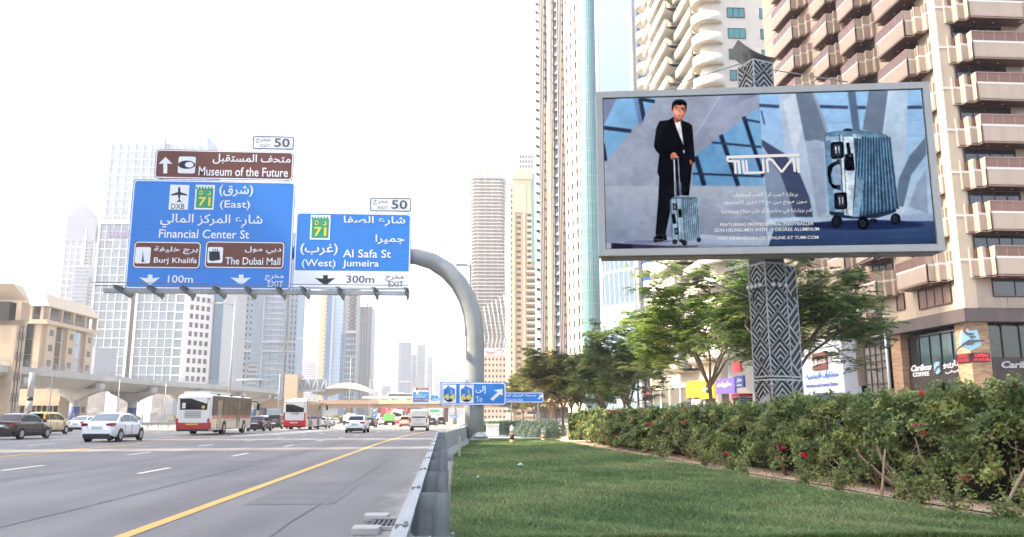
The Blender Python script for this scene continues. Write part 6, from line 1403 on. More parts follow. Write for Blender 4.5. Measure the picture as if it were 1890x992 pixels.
q = atY(480, 703, 300); MB().prism([(8.5 * math.cos(R(a)), 5 * math.sin(R(a))) for a in range(0, 360, 20)], q.z, q.z + .5).build('roof_disc', GRC, cd); MB().tube([(0, 0, -2), (0, 0, q.z)], .5, 8).build('column', GRC, cd)
# ------------------------------------------------------------------ flyover across the road with its banners
TAN = M('flyover_tan', srgb((164, 138, 112)), .8, vary=.06, scale=.2, dirt=.15)
fo = thing('road_flyover', 'tan concrete flyover crossing the road ahead with banners on its side', 'bridge', (0, 300, 0))
Yf = 300.; zt_, zb_ = atY(700, 739, Yf).z, atY(700, 754, Yf).z
xl, xr = atY(440, 742, Yf).x - 20, atY(1000, 742, Yf).x
def yz(v): return atY(700, v, Yf).z
mb = MB(); P_ = [(xl, 0), (-30, 0), (0, -12), (xr + 20, -55)]
mb.grid([[(x, y, yz(746) - (.0 if x < 0 else 1.2 * x / 30)), (x, y, yz(739) - (.0 if x < 0 else 1.2 * x / 30)), (x, y + 14, yz(739)), (x, y + 14, yz(746)), (x, y, yz(746) - (.0 if x < 0 else 1.2 * x / 30))] for x, y in P_], smooth=False); mb.build('parapet', TAN, fo)
mb = MB(); mb.grid([[(x, y + 1.5, yz(753)), (x, y + 1.5, yz(746)), (x, y + 12, yz(746)), (x, y + 12, yz(753)), (x, y + 1.5, yz(753))] for x, y in P_], smooth=False); mb.build('girder', paint('flyover_girder', (178, 148, 124), .8), fo)
for u in (470, 556, 640, 705, 822, 870): x = atY(u, 760, Yf).x; MB().box(x - .9, x + .9, 3, 9, -2.5, yz(753)).build('pier', TAN, fo)
s = Sign('banner', 'long red advertising banner hung along the flyover', Yf - .6, lambda x, y: (x, y)); s.panel(704, 752, 758, 763, paint('banner_red', (214, 60, 62), .6), None)
s.text('10 - 12 MAR', 712, 753.5, 734, 757, W_); s.text('MOTOR SHOW', 712, 759, 734, 762, W_); s.text('SALE', 740, 754, 752, 760, W_); s.done()
for u0, u1, lab in ((690, 703, 'short charcoal banner left of the long red banner'), (759, 778, 'charcoal banner with a white car right of the red banner')):
    s = Sign('banner', lab, Yf - .6, lambda x, y: (x, y)); s.panel(u0, 752, u1, 763, paint('banner_charcoal', (72, 72, 76), .6), None); s.rect(u0 + 3, 755, u1 - 6, 757, W_); s.poly([(u0 + 2, 761), (u0 + 4, 759), (u0 + 9, 759), (u0 + 11, 761)], W_) if u0 > 750 else None; s.done()
hp = MB()
s = Sign('direction_sign', 'green direction sign beyond the white van under the flyover', 235, lambda x, y: (x, y)); s.panel(790, 753, 814, 765, SGREEN, W_, .25, .3); s.text('City Centre', 793, 760, 811, 762.5, W_); s.text('وسط المدينة', 793, 755, 811, 758.5, W_); t_ = s.done()
for u in (795, 810): x = atY(u, 760, 235).x; MB().tube([(x, 235.2, -2), (x, 235.2, atY(u, 756, 235).z)], .15, 6).build('post', STEEL, t_)
MB().tube([(atY(798, 764, 235).x, 235, atY(798, 766, 235).z - 1), (atY(798, 764, 235).x, 235, atY(798, 766, 235).z)], .1, 5).build('post', STEEL, t_)
# repeat of the gantry sign far ahead
zf = lambda x, y: (460 + x / 3.375, 660 + y / 3.375)
s = Sign('tourist_road_sign', 'tiny brown strip sign on the farther gantry ahead', 200, zf); s.panel(1016, 184, 1124, 209, BROWN, W_, .1, .2); s.text('متحف المستقبل', 1060, 188, 1118, 196, W_); s.text('Museum of the Future', 1050, 199, 1118, 206, W_); s.rect(1024, 190, 1036, 204, W_); s.done()
s = Sign('gantry_road_sign', 'larger blue sign on the farther gantry ahead, beside the gantry column', 200, zf); s.panel(1016, 211, 1124, 286, BLUE, W_, .1, .2); s.rect(1040, 214, 1054, 226, W_); s.rect(1058, 214, 1072, 226, G_); s.text('شارع المركز', 1036, 229, 1106, 239, W_); s.text('Financial Center St', 1036, 242, 1098, 249, W_); s.rect(1020, 256, 1066, 272, N_); s.rect(1072, 256, 1118, 272, N_); s.text('Burj Khalifa', 1030, 262, 1064, 268, W_, .01, .02); s.text('The Dubai Mall', 1084, 262, 1116, 268, W_, .01, .02); s.done()
s = Sign('gantry_road_sign', 'smaller blue sign right of the larger one on the farther gantry', 200, zf); s.panel(1126, 232, 1184, 275, BLUE, W_, .1, .2); s.rect(1134, 236, 1146, 250, G_); s.text('شارع الصفا', 1150, 236, 1180, 244, W_); s.text('Al Safa St', 1140, 256, 1176, 263, W_); s.done()
g2 = thing('sign_gantry', 'farther curved sign gantry arching from the right shoulder ahead', 'gantry', (atY(840, 740, 200).x, 200.6, 0)); q = atY(810, 735, 200)
MB().tube([(0, 0, -1.5), (0, 0, q.z - 3), (-.8, 0, q.z - 1), (-3, 0, q.z), (atY(790, 735, 200).x - g2.location.x - 16, 0, q.z)], [.5, .5, .48, .4, .3], 12).build('column', COLPAINT, g2)
# exit 50 repeater and chevron in the road
s = Sign('exit_sign', 'white exit 50 sign over a small blue arrow plate in the roadway', 130, zf)
s.panel(764, 316, 794, 346, SWHITE, D_, .08, .15); s.text('50', 768, 332, 790, 344, D_, .03); s.text('مخرج', 768, 320, 788, 329, D_, .0); s.rect(764, 348, 793, 372, B_, .01); s.poly([(786, 352), (786, 362), (783, 359), (774, 368), (771, 365), (780, 356), (777, 353)], W_, .05); t_ = s.done()
a = atY(460 + 779 / 3.375, 775, 130); MB().tube([(a.x, 130.1, -1), (a.x, 130.1, atY(691, 754, 130).z)], .08, 6).build('post', STEEL, t_)
s = Sign('chevron_board', 'red and white double chevron board under the exit 50 sign', 130, zf); s.panel(763, 373, 795, 385, SWHITE, None); 
s.poly([(770, 374), (766, 379), (770, 384), (774, 384), (770, 379), (774, 374)], N_, .06); s.poly([(786, 374), (782, 374), (786, 379), (782, 384), (786, 384), (791, 379)], N_, .06); s.done()
s = Sign('hoop_sign', 'small blue street name plate before the ramp', 150, lambda x, y: (x, y)); s.panel(829, 766, 846, 772, BLUE, W_, .06, .1); s.text('Ramp', 831, 768, 843, 771, W_); s.done()
# hoardings, fence and rail along the far carriageway
hb = thing('site_hoarding', 'long grey printed site hoarding with pale panels behind the metro piers', 'hoarding', (-95, 150, 0))
for i, (u0, u1, vt, m_) in enumerate(((160, 192, 725, 'hoarding_grey'), (193, 215, 722, 'hoarding_white'), (216, 252, 722, 'hoarding_grey'), (253, 279, 720, 'hoarding_white'), (280, 300, 728, 'hoarding_grey'))):
    Y = 312; a, b = XY(u0, 750, Y), XY(u1, 750, Y); z = atY(u0, vt, Y).z
    MB().box(a + 95, b + 95 - .1, 162, 162.4, -4, z).build('panel', paint('hoarding_white', (222, 220, 224), .7) if 'white' in m_ else M('hoarding_grey', srgb((132, 128, 128)), .7, vary=.35, scale=.35), hb)
    if 'white' in m_: 
        mb = MB(); cx = (a + b) / 2 + 95; zc = z - 3.4
        o = circ(cx, zc, .5, .6, 16, -60, 240); 
        for p, q in zip(o, o[1:]): mb.tube([(p[0], 161.85, p[1]), (q[0], 161.85, q[1])], .07, 4, cap=False)
        mb.box(o[0][0], o[0][0] + .35, 161.8, 161.855, o[0][1] - .07, o[0][1] + .07); mb.box(o[-1][0] - .35, o[-1][0], 161.8, 161.855, o[-1][1] - .07, o[-1][1] + .07)
        text_into(mb, 'OMEGA', lambda x, zz, off: (x, 161.85, zz), cx - 1.3, cx + 1.3, zc - 1.8, zc - 1.25, 0, 0, .02); mb.build('print', paint('print_red', (190, 90, 90), .6), hb)
    else:
        mb = MB(); cx = (a + b) / 2 + 95
        for r_ in (1.1, 1.6, 2.4):
            o = circ(cx, 1.4, r_, r_ * .8, 20); 
            for p, q in zip(o, o[1:] + o[:1]): mb.tube([(p[0], 161.85, p[1]), (q[0], 161.85, q[1])], .06, 3, cap=False)
        mb.build('print', paint('print_grey', (196, 196, 198), .6), hb)
t = simple('white low building with a small blue word on its wall behind the red bus', 303, 326, 722, 318, WHC, 20, 'office_building'); mb = MB(); a, b = atY(312, 733, 317.8), atY(324, 728, 317.8)
text_into(mb, 'bayt', lambda x, z, off: (x - t.t.location.x, -.05, z), a.x, b.x, a.z, b.z, 0, 0, .04); mb.build('lettering', paint('word_blue', (70, 84, 170), .5), t.t)
t = Tower('low tan shop pavilion under the metro viaduct at the far left', XY(18, 740, 192), min(XY(126, 740, 192), -91.5), 192, 196, atY(60, 718, 192).z, BEIGE, 'shop_building'); t.windows('S', 0, t.w, -1, 3.2, 9, 1, .8, .75, DKGL, BEIGE, .4, indiv=True); t.boxes('S', [(-.5, t.w + .5, 0, 1.4, 3.2, 4.2)], BEIGE, 'canopy')
wt = thing('speed_camera_mast', 'thick banded grey post standing in front of the tan shop pavilion', 'mast', (XY(54, 750, 120), 120, 0))
for a, b, m_ in ((-1, 1.2, VC), (1.2, 1.7, SBLACK), (1.7, 3.2, VC), (3.2, 3.7, SBLACK), (3.7, 7.2, VC)): MB().tube([(0, 0, a), (0, 0, b)], .42, 14).build('band', m_, wt)
fe = thing('mesh_fence', 'pale wire mesh fence with white posts along the far edge of the road', 'fence', (-52, 90, 0))
mb = MB(); Yq = [(-66, 80), (-58, 110), (-52, 150), (-50, 200), (-48, 260)]
for (x0, y0), (x1, y1) in zip(Yq, Yq[1:]):
    L_ = math.hypot(x1 - x0, y1 - y0); n = int(L_ / 3)
    for k in range(n): x, y = x0 + (x1 - x0) * k / n, y0 + (y1 - y0) * k / n; MB().box(x + 52 - .06, x + 52 + .06, y - 90 - .06, y - 90 + .06, -2, 2.1 + gz(y)).build('post', WHC, fe)
    n = int(L_ / .35)
    for k in range(n): x, y = x0 + (x1 - x0) * k / n, y0 + (y1 - y0) * k / n; mb.box(x + 52 - .012, x + 52 + .012, y - 90 - .012, y - 90 + .012, gz(y), 2 + gz(y))
    for z in (.3, .8, 1.3, 1.95): mb.tube([(x0 + 52, y0 - 90, z + gz(y0)), (x1 + 52, y1 - 90, z + gz(y1))], .015, 4)
mb.build('wire_mesh', GRC, fe)['kind'] = 'stuff'
gr2 = thing('crash_barrier', 'far steel crash barrier on the other side of the carriageway behind the cars', 'crash barrier', (0, 0, 0)); mb = MB()
mb.grid([[(-44.5 + .06 * a, y, gz(y) + z) for a, z in ((0, .45), (1, .53), (0, .6), (1, .68), (0, .78))] for y in (40, 80, 120, 180, 260)], smooth=False); mb.build('rail_beam', STEEL, gr2)
mb = MB()
for k in range(55): y = 40 + k * 4; mb.box(-44.7, -44.56, y - .05, y + .05, gz(y) - .1, gz(y) + .75)
mb.build('post', STEEL, gr2)['kind'] = 'stuff'
# ------------------------------------------------------------------ street lamps
def lamp(u, vb, vt, Y, label, side=-1, arm=2.0, double=False, r=.11):
    p = atY(u, (vb + vt) / 2, Y); h = atY(u, vt, Y).z
    l_ = thing('street_lamp', label, 'street lamp', (p.x, Y, gz(Y)), 0, 'street lamps')
    MB().tube([(0, 0, 0), (0, 0, h * .5), (0, 0, h - gz(Y))], [r, r * .8, r * .55], 8).build('pole', M('lamp_pole', (.34, .35, .36), .5, metal=.3), l_)
    for sg in ([side, -side] if double else [side]):
        MB().tube([(0, 0, h - gz(Y) - .3), (sg * arm * .5, 0, h - gz(Y) - .02), (sg * arm, 0, h - gz(Y))], r * .4, 6).build('arm', M('lamp_pole'), l_)
        mb = MB(); mb.prism([(sg * arm - .1 * sg, -.16), (sg * (arm + .8), -.14), (sg * (arm + .8), .14), (sg * arm - .1 * sg, .16)], h - gz(Y) - .1, h - gz(Y) + .06); mb.build('lamp_head', M('lamp_housing'), l_)
lamp(867, 760, 489, 62, 'grey street lamp rising behind the curved gantry column', -1, .35, r=.12)
lamp(94, 760, 690, 150, 'thin street lamp standing before the metro viaduct near the beige office', -1, 2); lamp(219, 762, 700, 165, 'thin street lamp between the white car and the hoarding', -1, 2); lamp(305, 762, 706, 185, 'slim street lamp left of the red bus', -1, 2)
lamp(428, 762, 560, 105, 'tall street lamp pole rising behind the red bus', -1, 2.5, r=.14); lamp(515, 762, 690, 220, 'slim street lamp left of the white coach', 1, 2); lamp(586, 762, 625, 190, 'street lamp with a long left arm over the white coach', -1, 4.5)
lamp(646, 765, 660, 230, 'street lamp in front of the silver lattice tower', 1, 2); lamp(682, 768, 700, 260, 'street lamp right of the dotted white tower', 1, 2); lamp(1175, 740, 496, 95, 'dark street lamp between the shade trees before the blue glass tower', 1, .1, r=.16)
lamp(1637, 745, 574, 42, 'slim street lamp bending left before the coffee shop', -1, .65, r=.075)
lamp(820, 770, 706, 200, 'pale lamp pole by the farther gantry', 1, 2)
# a bird in front of the blue glass
b_ = MB(); q = atX(1134, 66, 37.); b_.add([(0, 0, -.9), (.12, .1, -.2), (.05, .05, .9), (-.12, .1, -.1), (0, -.25, -.3), (.0, .5, -1.1)], [(0, 1, 4), (1, 2, 4), (2, 3, 4), (3, 0, 4), (0, 5, 1), (2, 1, 3), (1, 5, 3), (3, 5, 0)])
tag(b_.build('bird', SBLACK, loc=tuple(q)), 'small dark bird gliding before the pale blue glass tower', 'bird')
# unseen office towers added left of the road, sized and spaced for their shade
for (x0, x1, y0, y1, h, lab) in ((-150, -112, -120, 13, 235, 'unseen grey office slab added to shade the lawn, left behind the viewpoint'), (-150, -112, 21, 31.5, 110, 'unseen stepped grey office block added to shade the road, left of the viewpoint'), (-172, -134, 33, 72, 250, 'unseen tall grey office tower added to shade the coffee shop block, left of the viewpoint')):
    t = Tower(lab, x0, x1, y0, y1, h, GREYGL, core_name='glass_core'); n = int(h / 4); t.bands('E', 0, t.d, 0, h, n, .35, GRC, .5); t.bands('S', 0, t.w, 0, h, n, .35, GRC, .5); t.fins('E', [t.d * i / 8 for i in range(9)], 1., .8, 0, h, GRC)
# ================================================================== VEHICLES
TYRE = M('tyre_rubber', (.02, .02, .022), .85); RIM = M('alloy_rim', (.45, .46, .47), .35, metal=.6); CGL = M('car_glass', (.010, .012, .014), .12, spec=.16); PLG = M('car_glass_pale', (.10, .13, .17), .12, spec=.6, metal=.2)
TAIL = M('tail_lamp_red', (.45, .02, .03), .2, coat=.6); BLKP = M('black_trim', (.02, .02, .022), .5); PLATE = paint('number_plate', (224, 226, 226), .5); CHR = M('chrome', (.6, .6, .6), .15, metal=1)
def carpaint(nm, rgb, met=.0): return M(nm, srgb(rgb), .28, metal=met, coat=.5, vary=.03, scale=2, dirt=.05)
def wheel(t, x, y, r, wd=.2, parent_name='wheel', rs=.66):
    w_ = MB().tube([(x - wd, y, r), (x, y, r)], r, 20).build(parent_name, TYRE, t)
    rm = MB(); rm.tube([(x - .03, y, r), (x + .012, y, r)], [r * rs, r * rs * .96], 16); 
    for k in range(5): a = 2 * PI * k / 5; rm.box(x + .0, x + .022, y + math.cos(a) * r * .36 - .035, y + math.cos(a) * r * .36 + .035, r + math.sin(a) * r * .36 - .035, r + math.sin(a) * r * .36 + .035)
    rm.build('rim', RIM, w_)
def interp(tab, y):
    for (a, p), (b, q) in zip(tab, tab[1:]):
        if y <= b: return p + (q - p) * (y - a) / (b - a) if b > a else q
    return tab[-1][1]
def car(name, label, pos, L_=4.45, W_2=.85, H=1.48, mat=None, belt=.93, deck=None, cab=None, roof=None, wr=.31, axles=None, glass=CGL, two=None, cat='car', group=None, tall=False, tail=(.78, .95, .30), rack=False):
    t = thing(name, label, cat, pos, 0, group)
    deck = deck or [(0, .62), (.04, .93), (.14, 1.02), (.8, 1.05), (1.0, 1.0), (3.1, .98), (3.35, .96), (4.1, .80), (L_ - .08, .66), (L_, .5)]
    wd = [(0, .86), (.12, .95), (.6, .995), (1.5, 1.), (L_ - 1.0, 1.), (L_ - .35, .93), (L_, .74)]
    ys = sorted(set([p[0] for p in deck] + [p[0] for p in wd] + [L_ * i / 12 for i in range(13)]))
    rows = []
    for y in ys:
        zt = interp(deck, y); w_ = W_2 * interp(wd, y); zb = .24 if .15 < y < L_ - .15 else .32
        half = [(w_ * .90, zb), (w_ * .985, zb + .10), (w_, .50 if zt > .55 else zt - .02), (w_ * .985, zb + (zt - zb) * .78), (w_ * .955, zt - .06), (w_ * .89, zt - .01), (w_ * .5, zt + .015), (0, zt + .02)]
        half = [(x, min(z, zt + .02)) for x, z in half]
        rows.append([(x, y, z) for x, z in half] + [(-x, y, z) for x, z in reversed(half[:-1])])
    mb = MB(); mb.grid(rows); n = len(rows[0]); o = 0
    mb.f += [list(range(n)), list(reversed(range(len(mb.v) - n, len(mb.v))))]; mb.m += [0, 0]; mb.sm += [False, False]
    mb.build('body', mat, t)
    # cabin
    cab = cab or [(.55, 1.0), (1.35, 1.42), (1.8, 1.48), (2.5, 1.47), (2.9, 1.38), (3.55, .96)]
    rows = []; wb = W_2 * .93
    def sect(y):
        zt = interp(cab, y); zb = min(interp(deck, y), zt) - .03; k = max(0, (zt - zb) / (H - belt)); wt = wb - (wb * .22) * min(1, k); 
        return zt, zb, wt
    for y, _ in cab:
        zt, zb, wt = sect(y); half = [(wb * .98, zb), (wt + .01, zb + (zt - zb) * .86), (wt - .08, zt - .012), (wt * .5, zt + .01), (0, zt + .015)]
        rows.append([(x, y, z) for x, z in half] + [(-x, y, z) for x, z in reversed(half[:-1])])
    mb = MB(); mb.grid(rows); mb.build('cabin', two or mat, t)
    def endglass(i0, i1, nm, a=.1, b=.9):
        y0, z0 = cab[i0]; y1, z1_ = cab[i1]; 
        P = lambda f, x, off: (x, y0 + (y1 - y0) * f + off * .0, z0 + (z1_ - z0) * f)
        d = Vector((y1 - y0, z1_ - z0)).normalized(); nn = Vector((-d.y, d.x)) if nm == 'rear_window' else Vector((d.y, -d.x))
        if nn.y < 0: nn = -nn
        k0, k1 = .80, .66
        mb = MB(); vs = []
        for f, kx in ((a, k0), (b, k1)):
            for x in (-1, -.5, 0, .5, 1): p = P(f, x * W_2 * kx, 0); vs.append((p[0], p[1] + nn.x * .02, p[2] + nn.y * (.022 + .012 * (1 - x * x))))
        mb.add(vs, [(i, i + 1, i + 6, i + 5) for i in range(4)], 0, True); mb.build(nm, glass, t)
    endglass(0, 1, 'rear_window', .10, .92); endglass(len(cab) - 1, len(cab) - 2, 'windscreen', .08, .92)
    ya, yb_ = cab[1][0] - (cab[1][0] - cab[0][0]) * (.45 if not tall else .15), cab[-2][0] + (cab[-1][0] - cab[-2][0]) * .55
    cuts = [ya, ya + (yb_ - ya) * .2, ya + (yb_ - ya) * .58, yb_]
    for sg in (1, -1):
        for i in range(3):
            y0, y1 = cuts[i] + (.03 if i else 0), cuts[i + 1] - .03; mb = MB(); vs = []
            for y in (y0, (y0 + y1) / 2, y1):
                zt, zb, wt = sect(y); f0, f1 = .12, .80
                for f in (f0, f1): vs.append((sg * (wb * .98 + (wt + .01 - wb * .98) * f / .86 + .008), y, zb + (zt - zb) * f + .0))
            mb.add(vs, [(0, 2, 3, 1), (2, 4, 5, 3)]); mb.build('side_window', CGL if glass is not PLG else glass, t)
        mb = MB(); mb.prism([(sg * (W_2 - .01), yb_ - .1), (sg * (W_2 + .17), yb_ - .06), (sg * (W_2 + .17), yb_ + .06), (sg * (W_2 - .01), yb_ + .04)], belt + .02, belt + .15); mb.build('wing_mirror', mat, t)
        z0, z1_, wdt = tail; mb = MB(); x0, x1 = sg * (W_2 * .89 - wdt), sg * (W_2 * .93)
        mb.add([(x0, -.012, z0 + .05), (x1, .03, z0), (sg * W_2 * .985, .26, z0 + .06), (x0, -.012, z1_ - .02), (x1, .045, z1_ + .01), (sg * W_2 * .975, .30, z1_)], [(0, 1, 4, 3), (1, 2, 5, 4), (0, 3, 4, 1), (3, 4, 5), (0, 1, 2)])
        mb.build('tail_light', TAIL, t)
        for ax_ in (axles or (.9, L_ - .85)):
            mb = MB(); mb.tube([(sg * (W_2 - .05), ax_, wr + .01), (sg * (W_2 + .006), ax_, wr + .01)], wr + .055, 22); mb.build('wheel_arch', BLKP, t)
            if sg > 0: wheel(t, W_2 + .015, ax_, wr)
            else:
                w_ = MB().tube([(-W_2 - .01, ax_, wr), (-W_2 + .2, ax_, wr)], wr, 18).build('wheel', TYRE, t)
    MB().box(-.27, .27, -.02, .01, tail[0] - .07 if not tall else .62, tail[0] + .05 if not tall else .74).build('number_plate', PLATE, t)
    mb = MB(); mb.prism([(-W_2 * .78, -.022), (W_2 * .78, -.022), (W_2 * .86, .12), (-W_2 * .86, .12)], .26, .42); mb.build('lower_bumper', BLKP, t)
    mb = MB(); mb.box(-W_2 * .8, W_2 * .8, .1, L_ - .2, .16, .3); mb.build('underbody', BLKP, t)
    sm = MB(); sm.box(W_2 * .995, W_2 + .008, .0 + (axles or (.9, 0))[0] + .4, L_ - 1.3, .26, .33)
    for y in (cuts[1], cuts[2], cuts[3]): sm.box(W_2 * .988, W_2 + .004, y - .008, y + .008, .34, belt - .06)
    sm.build('door_seam', BLKP, t)
    return t
def at_px(u, D): X, Y = depth_pos(u, D); return (X, Y, gz(Y))
WP = carpaint('car_white', (236, 238, 240)); BRP = carpaint('car_brown', (62, 50, 48), .3); BLP = carpaint('car_black', (28, 30, 34), .2); BGP = carpaint('car_beige', (214, 190, 142)); YLP = carpaint('car_yellow', (232, 186, 40)); SVP = carpaint('car_silver', (176, 180, 184), .4); PKP = carpaint('car_rose_beige', (196, 160, 136), .2); RDP = carpaint('car_red', (150, 30, 34))
p = at_px(181, 41.5); sedan = car('sedan', 'white sedan nearest the camera, left of the red and white bus', (p[0], p[1], p[2]), mat=WP, glass=PLG)
p = at_px(0, 46.5); car('sedan', 'dark brown sedan cut off by the left edge of the photo', p, mat=BRP, L_=4.7, H=1.46)
SUVD = [(0, .7), (.04, 1.0), (.2, 1.08), (1.0, 1.08), (3.3, 1.05), (3.5, 1.02), (4.15, .9), (4.32, .72), (4.4, .5)]; SUVC = [(.06, 1.06), (.42, 1.62), (.9, 1.70), (2.4, 1.70), (2.85, 1.6), (3.6, 1.05)]
suv = car('taxi', 'beige taxi van with a yellow roof edge behind the brown sedan', at_px(62, 62), L_=4.4, W_2=.86, H=1.7, belt=1.02, deck=SUVD, cab=SUVC, mat=BGP, two=YLP, tall=True, tail=(.95, 1.2, .2), cat='taxi')
car('sedan', 'white sedan half hidden between the taxi and the nearest white sedan', at_px(140, 78), mat=WP, glass=PLG)
car('sedan', 'white sedan alone in the middle lane left of the white minibus', at_px(655, 70), mat=WP, glass=CGL, H=1.48)
car('sedan', 'black sedan just right of the front of the red and white bus', at_px(470, 80), mat=BLP)
car('suv', 'black off-roader between the black sedan and the white coach', at_px(505, 100), L_=4.7, W_2=.95, H=1.8, belt=1.08, deck=SUVD[:-1] + [(4.7, .5)], cab=[(a, b + .08) for a, b in SUVC], mat=BLP, tall=True, tail=(.95, 1.15, .18), wr=.37)
car('suv', 'white car peeking over the black sedan and the black off-roader', at_px(482, 120), L_=4.4, H=1.7, belt=1.02, deck=SUVD, cab=SUVC, mat=WP, tall=True, tail=(.95, 1.2, .2))
MIX = 'distant cars spread over the lanes ahead'
def far_car(u, D, kind, mat, label):
    if kind == 's': car('sedan', label, at_px(u, D), mat=mat, group=MIX)
    else: car('suv', label, at_px(u, D), L_=4.4, H=1.7, belt=1.02, deck=SUVD, cab=SUVC, mat=mat, tall=True, tail=(.95, 1.2, .2), group=MIX)
far_car(590, 108, 's', SVP, 'silver car just right of the front of the white coach'); far_car(600, 135, 's', WP, 'white car behind the silver one right of the coach'); far_car(606, 160, 's', BLP, 'dark car beside the white car right of the coach')
far_car(618, 215, 's', WP, 'small white car far ahead left of the white box truck'); far_car(681, 120, 's', BLP, 'black car showing behind the white middle-lane sedan'); far_car(696, 190, 's', RDP, 'dark red car ahead beyond the exit 50 sign'); far_car(706, 170, 's', WP, 'white car in front of the green truck'); far_car(747, 128, 'v', PKP, 'rose beige hatchback left of the white minibus')
far_car(815, 172, 'v', BLP, 'dark grey off-roader right of the white minibus'); far_car(797, 150, 's', BLP, 'black car hidden behind the right flank of the white minibus'); far_car(668, 260, 's', SVP, 'tiny silver car far ahead of the middle-lane sedan'); far_car(690, 300, 's', WP, 'tiny white car at the flyover left of the banner'); far_car(760, 280, 's', SVP, 'tiny silver car under the flyover above the minibus')
far_car(560, 230, 's', WP, 'white car far left of the coach roofline'); far_car(632, 300, 's', WP, 'tiniest white car under the flyover left')
# minibus
def boxbody(t, secs, mat, name='body', bottom=.3):
    """secs: list of (y, half width, z bottom, z top, corner)"""
    rows = []
    for y, w_, zb, zt, c in secs:
        half = [(w_ * .97, zb), (w_, zb + .12), (w_, zb + (zt - zb) * .5), (w_ * .985, zt - c * 1.4), (w_ * .94, zt - c * .5), (w_ * .82, zt), (0, zt + .03)]
        rows.append([(x, y, z) for x, z in half] + [(-x, y, z) for x, z in reversed(half[:-1])])
    mb = MB(); mb.grid(rows); n = len(rows[0]); mb.f += [list(range(n)), list(reversed(range(len(mb.v) - n, len(mb.v))))]; mb.m += [0, 0]; mb.sm += [False, False]
    return mb.build(name, mat, t)
def minibus(label, pos, mat, k=1.):
    t = thing('minibus', label, 'van', pos)
    boxbody(t, [(0, .80, .35, 1.95, .12), (.08, .84, .3, 2.08, .14), (.5, .86, .28, 2.12, .14), (3.2, .86, .28, 2.12, .14), (3.9, .84, .28, 1.95, .2), (4.5, .82, .28, 1.15, .2), (4.75, .78, .32, 1.0, .2)], mat)
    MB().add([(-.66, -.012, 1.30), (.66, -.012, 1.30), (.62, .05, 1.88), (-.62, .05, 1.88)], [(0, 1, 2, 3)]).build('rear_window', CGL, t)
    for i, (a, b) in enumerate(((.35, 1.45), (1.55, 2.65), (2.75, 3.5))): MB().box(.845, .868, a, b, 1.25, 1.82).build('side_window', CGL, t)
    for sg in (-1, 1): MB().box(sg * .80 - .07, sg * .80 + .03, -.02, .1, .85, 1.28).build('tail_light', TAIL, t); MB().box(sg * .98 - .1, sg * .98 + .04, 3.7, 3.8, 1.2, 1.5).build('wing_mirror', BLKP, t)
    for y in (.9, 3.75):
        MB().tube([(.82, y, .34), (.868, y, .34)], .39, 18).build('wheel_arch', BLKP, t); wheel(t, .875, y, .33); MB().tube([(-.87, y, .33), (-.67, y, .33)], .33, 16).build('wheel', TYRE, t)
    MB().box(-.78, .78, -.07, .1, .36, .52).build('lower_bumper', BLKP, t); MB().box(-.3, .3, -.02, 0, 1.08, 1.16).build('handle_trim', CHR, t); MB().box(-.26, .26, -.02, 0, .92, 1.04).build('number_plate', PLATE, t)
    mb = MB(); text_into(mb, 'SCHOOL BUS', lambda x, z, o: (x, -.02, z), -.45, .45, .66, .74, 0, 0, .02); mb.build('lettering', BLKP, t)
    mb = MB()
    for x in (-.6, 0, .6): mb.box(x - .03, x + .03, .4, 3.2, 2.13, 2.19)
    mb.build('roof_rack', SVP, t); return t
minibus('white minibus with a dark rear window in the right-hand lane', at_px(773, 80), carpaint('van_white', (238, 232, 218)))
def truck(label, pos, mat, w_=1.1, h=3.0, L_=6, cab=WP):
    t = thing('box_truck', label, 'truck', pos, 0); MB().box(-w_, w_, 0, L_, .9, h).build('cargo_box', mat, t); MB().box(-w_ * .92, w_ * .92, L_ + .1, L_ + 1.8, .5, 2.3).build('cab', cab, t); MB().box(-w_ * .8, w_ * .8, .1, L_ + 1.6, .5, .9).build('chassis', BLKP, t)
    MB().box(-.02, .02, -.02, 0, .95, h - .1).build('door_seam', BLKP, t)
    for sg in (-1, 1):
        MB().box(sg * w_ * .8 - .12, sg * w_ * .8 + .12, -.03, 0, .7, .85).build('tail_light', TAIL, t)
        for y in (1.0, L_ + .9): MB().tube([(sg * w_ - .25 * (sg > 0), y, .42), (sg * w_ + .25 * (sg < 0), y, .42)], .42, 12).build('wheel', TYRE, t)
    return t
truck('bright green box truck in the distance under the red banner', at_px(717, 165), paint('truck_green', (120, 210, 110), .5), .95, 2.3, 4); truck('white box truck in the distance left of the exit 50 sign', at_px(642, 165), WP, .95, 2.0, 4); truck('small white truck in the distance right of the minibus', at_px(800, 235), WP, 1.1, 2.6)
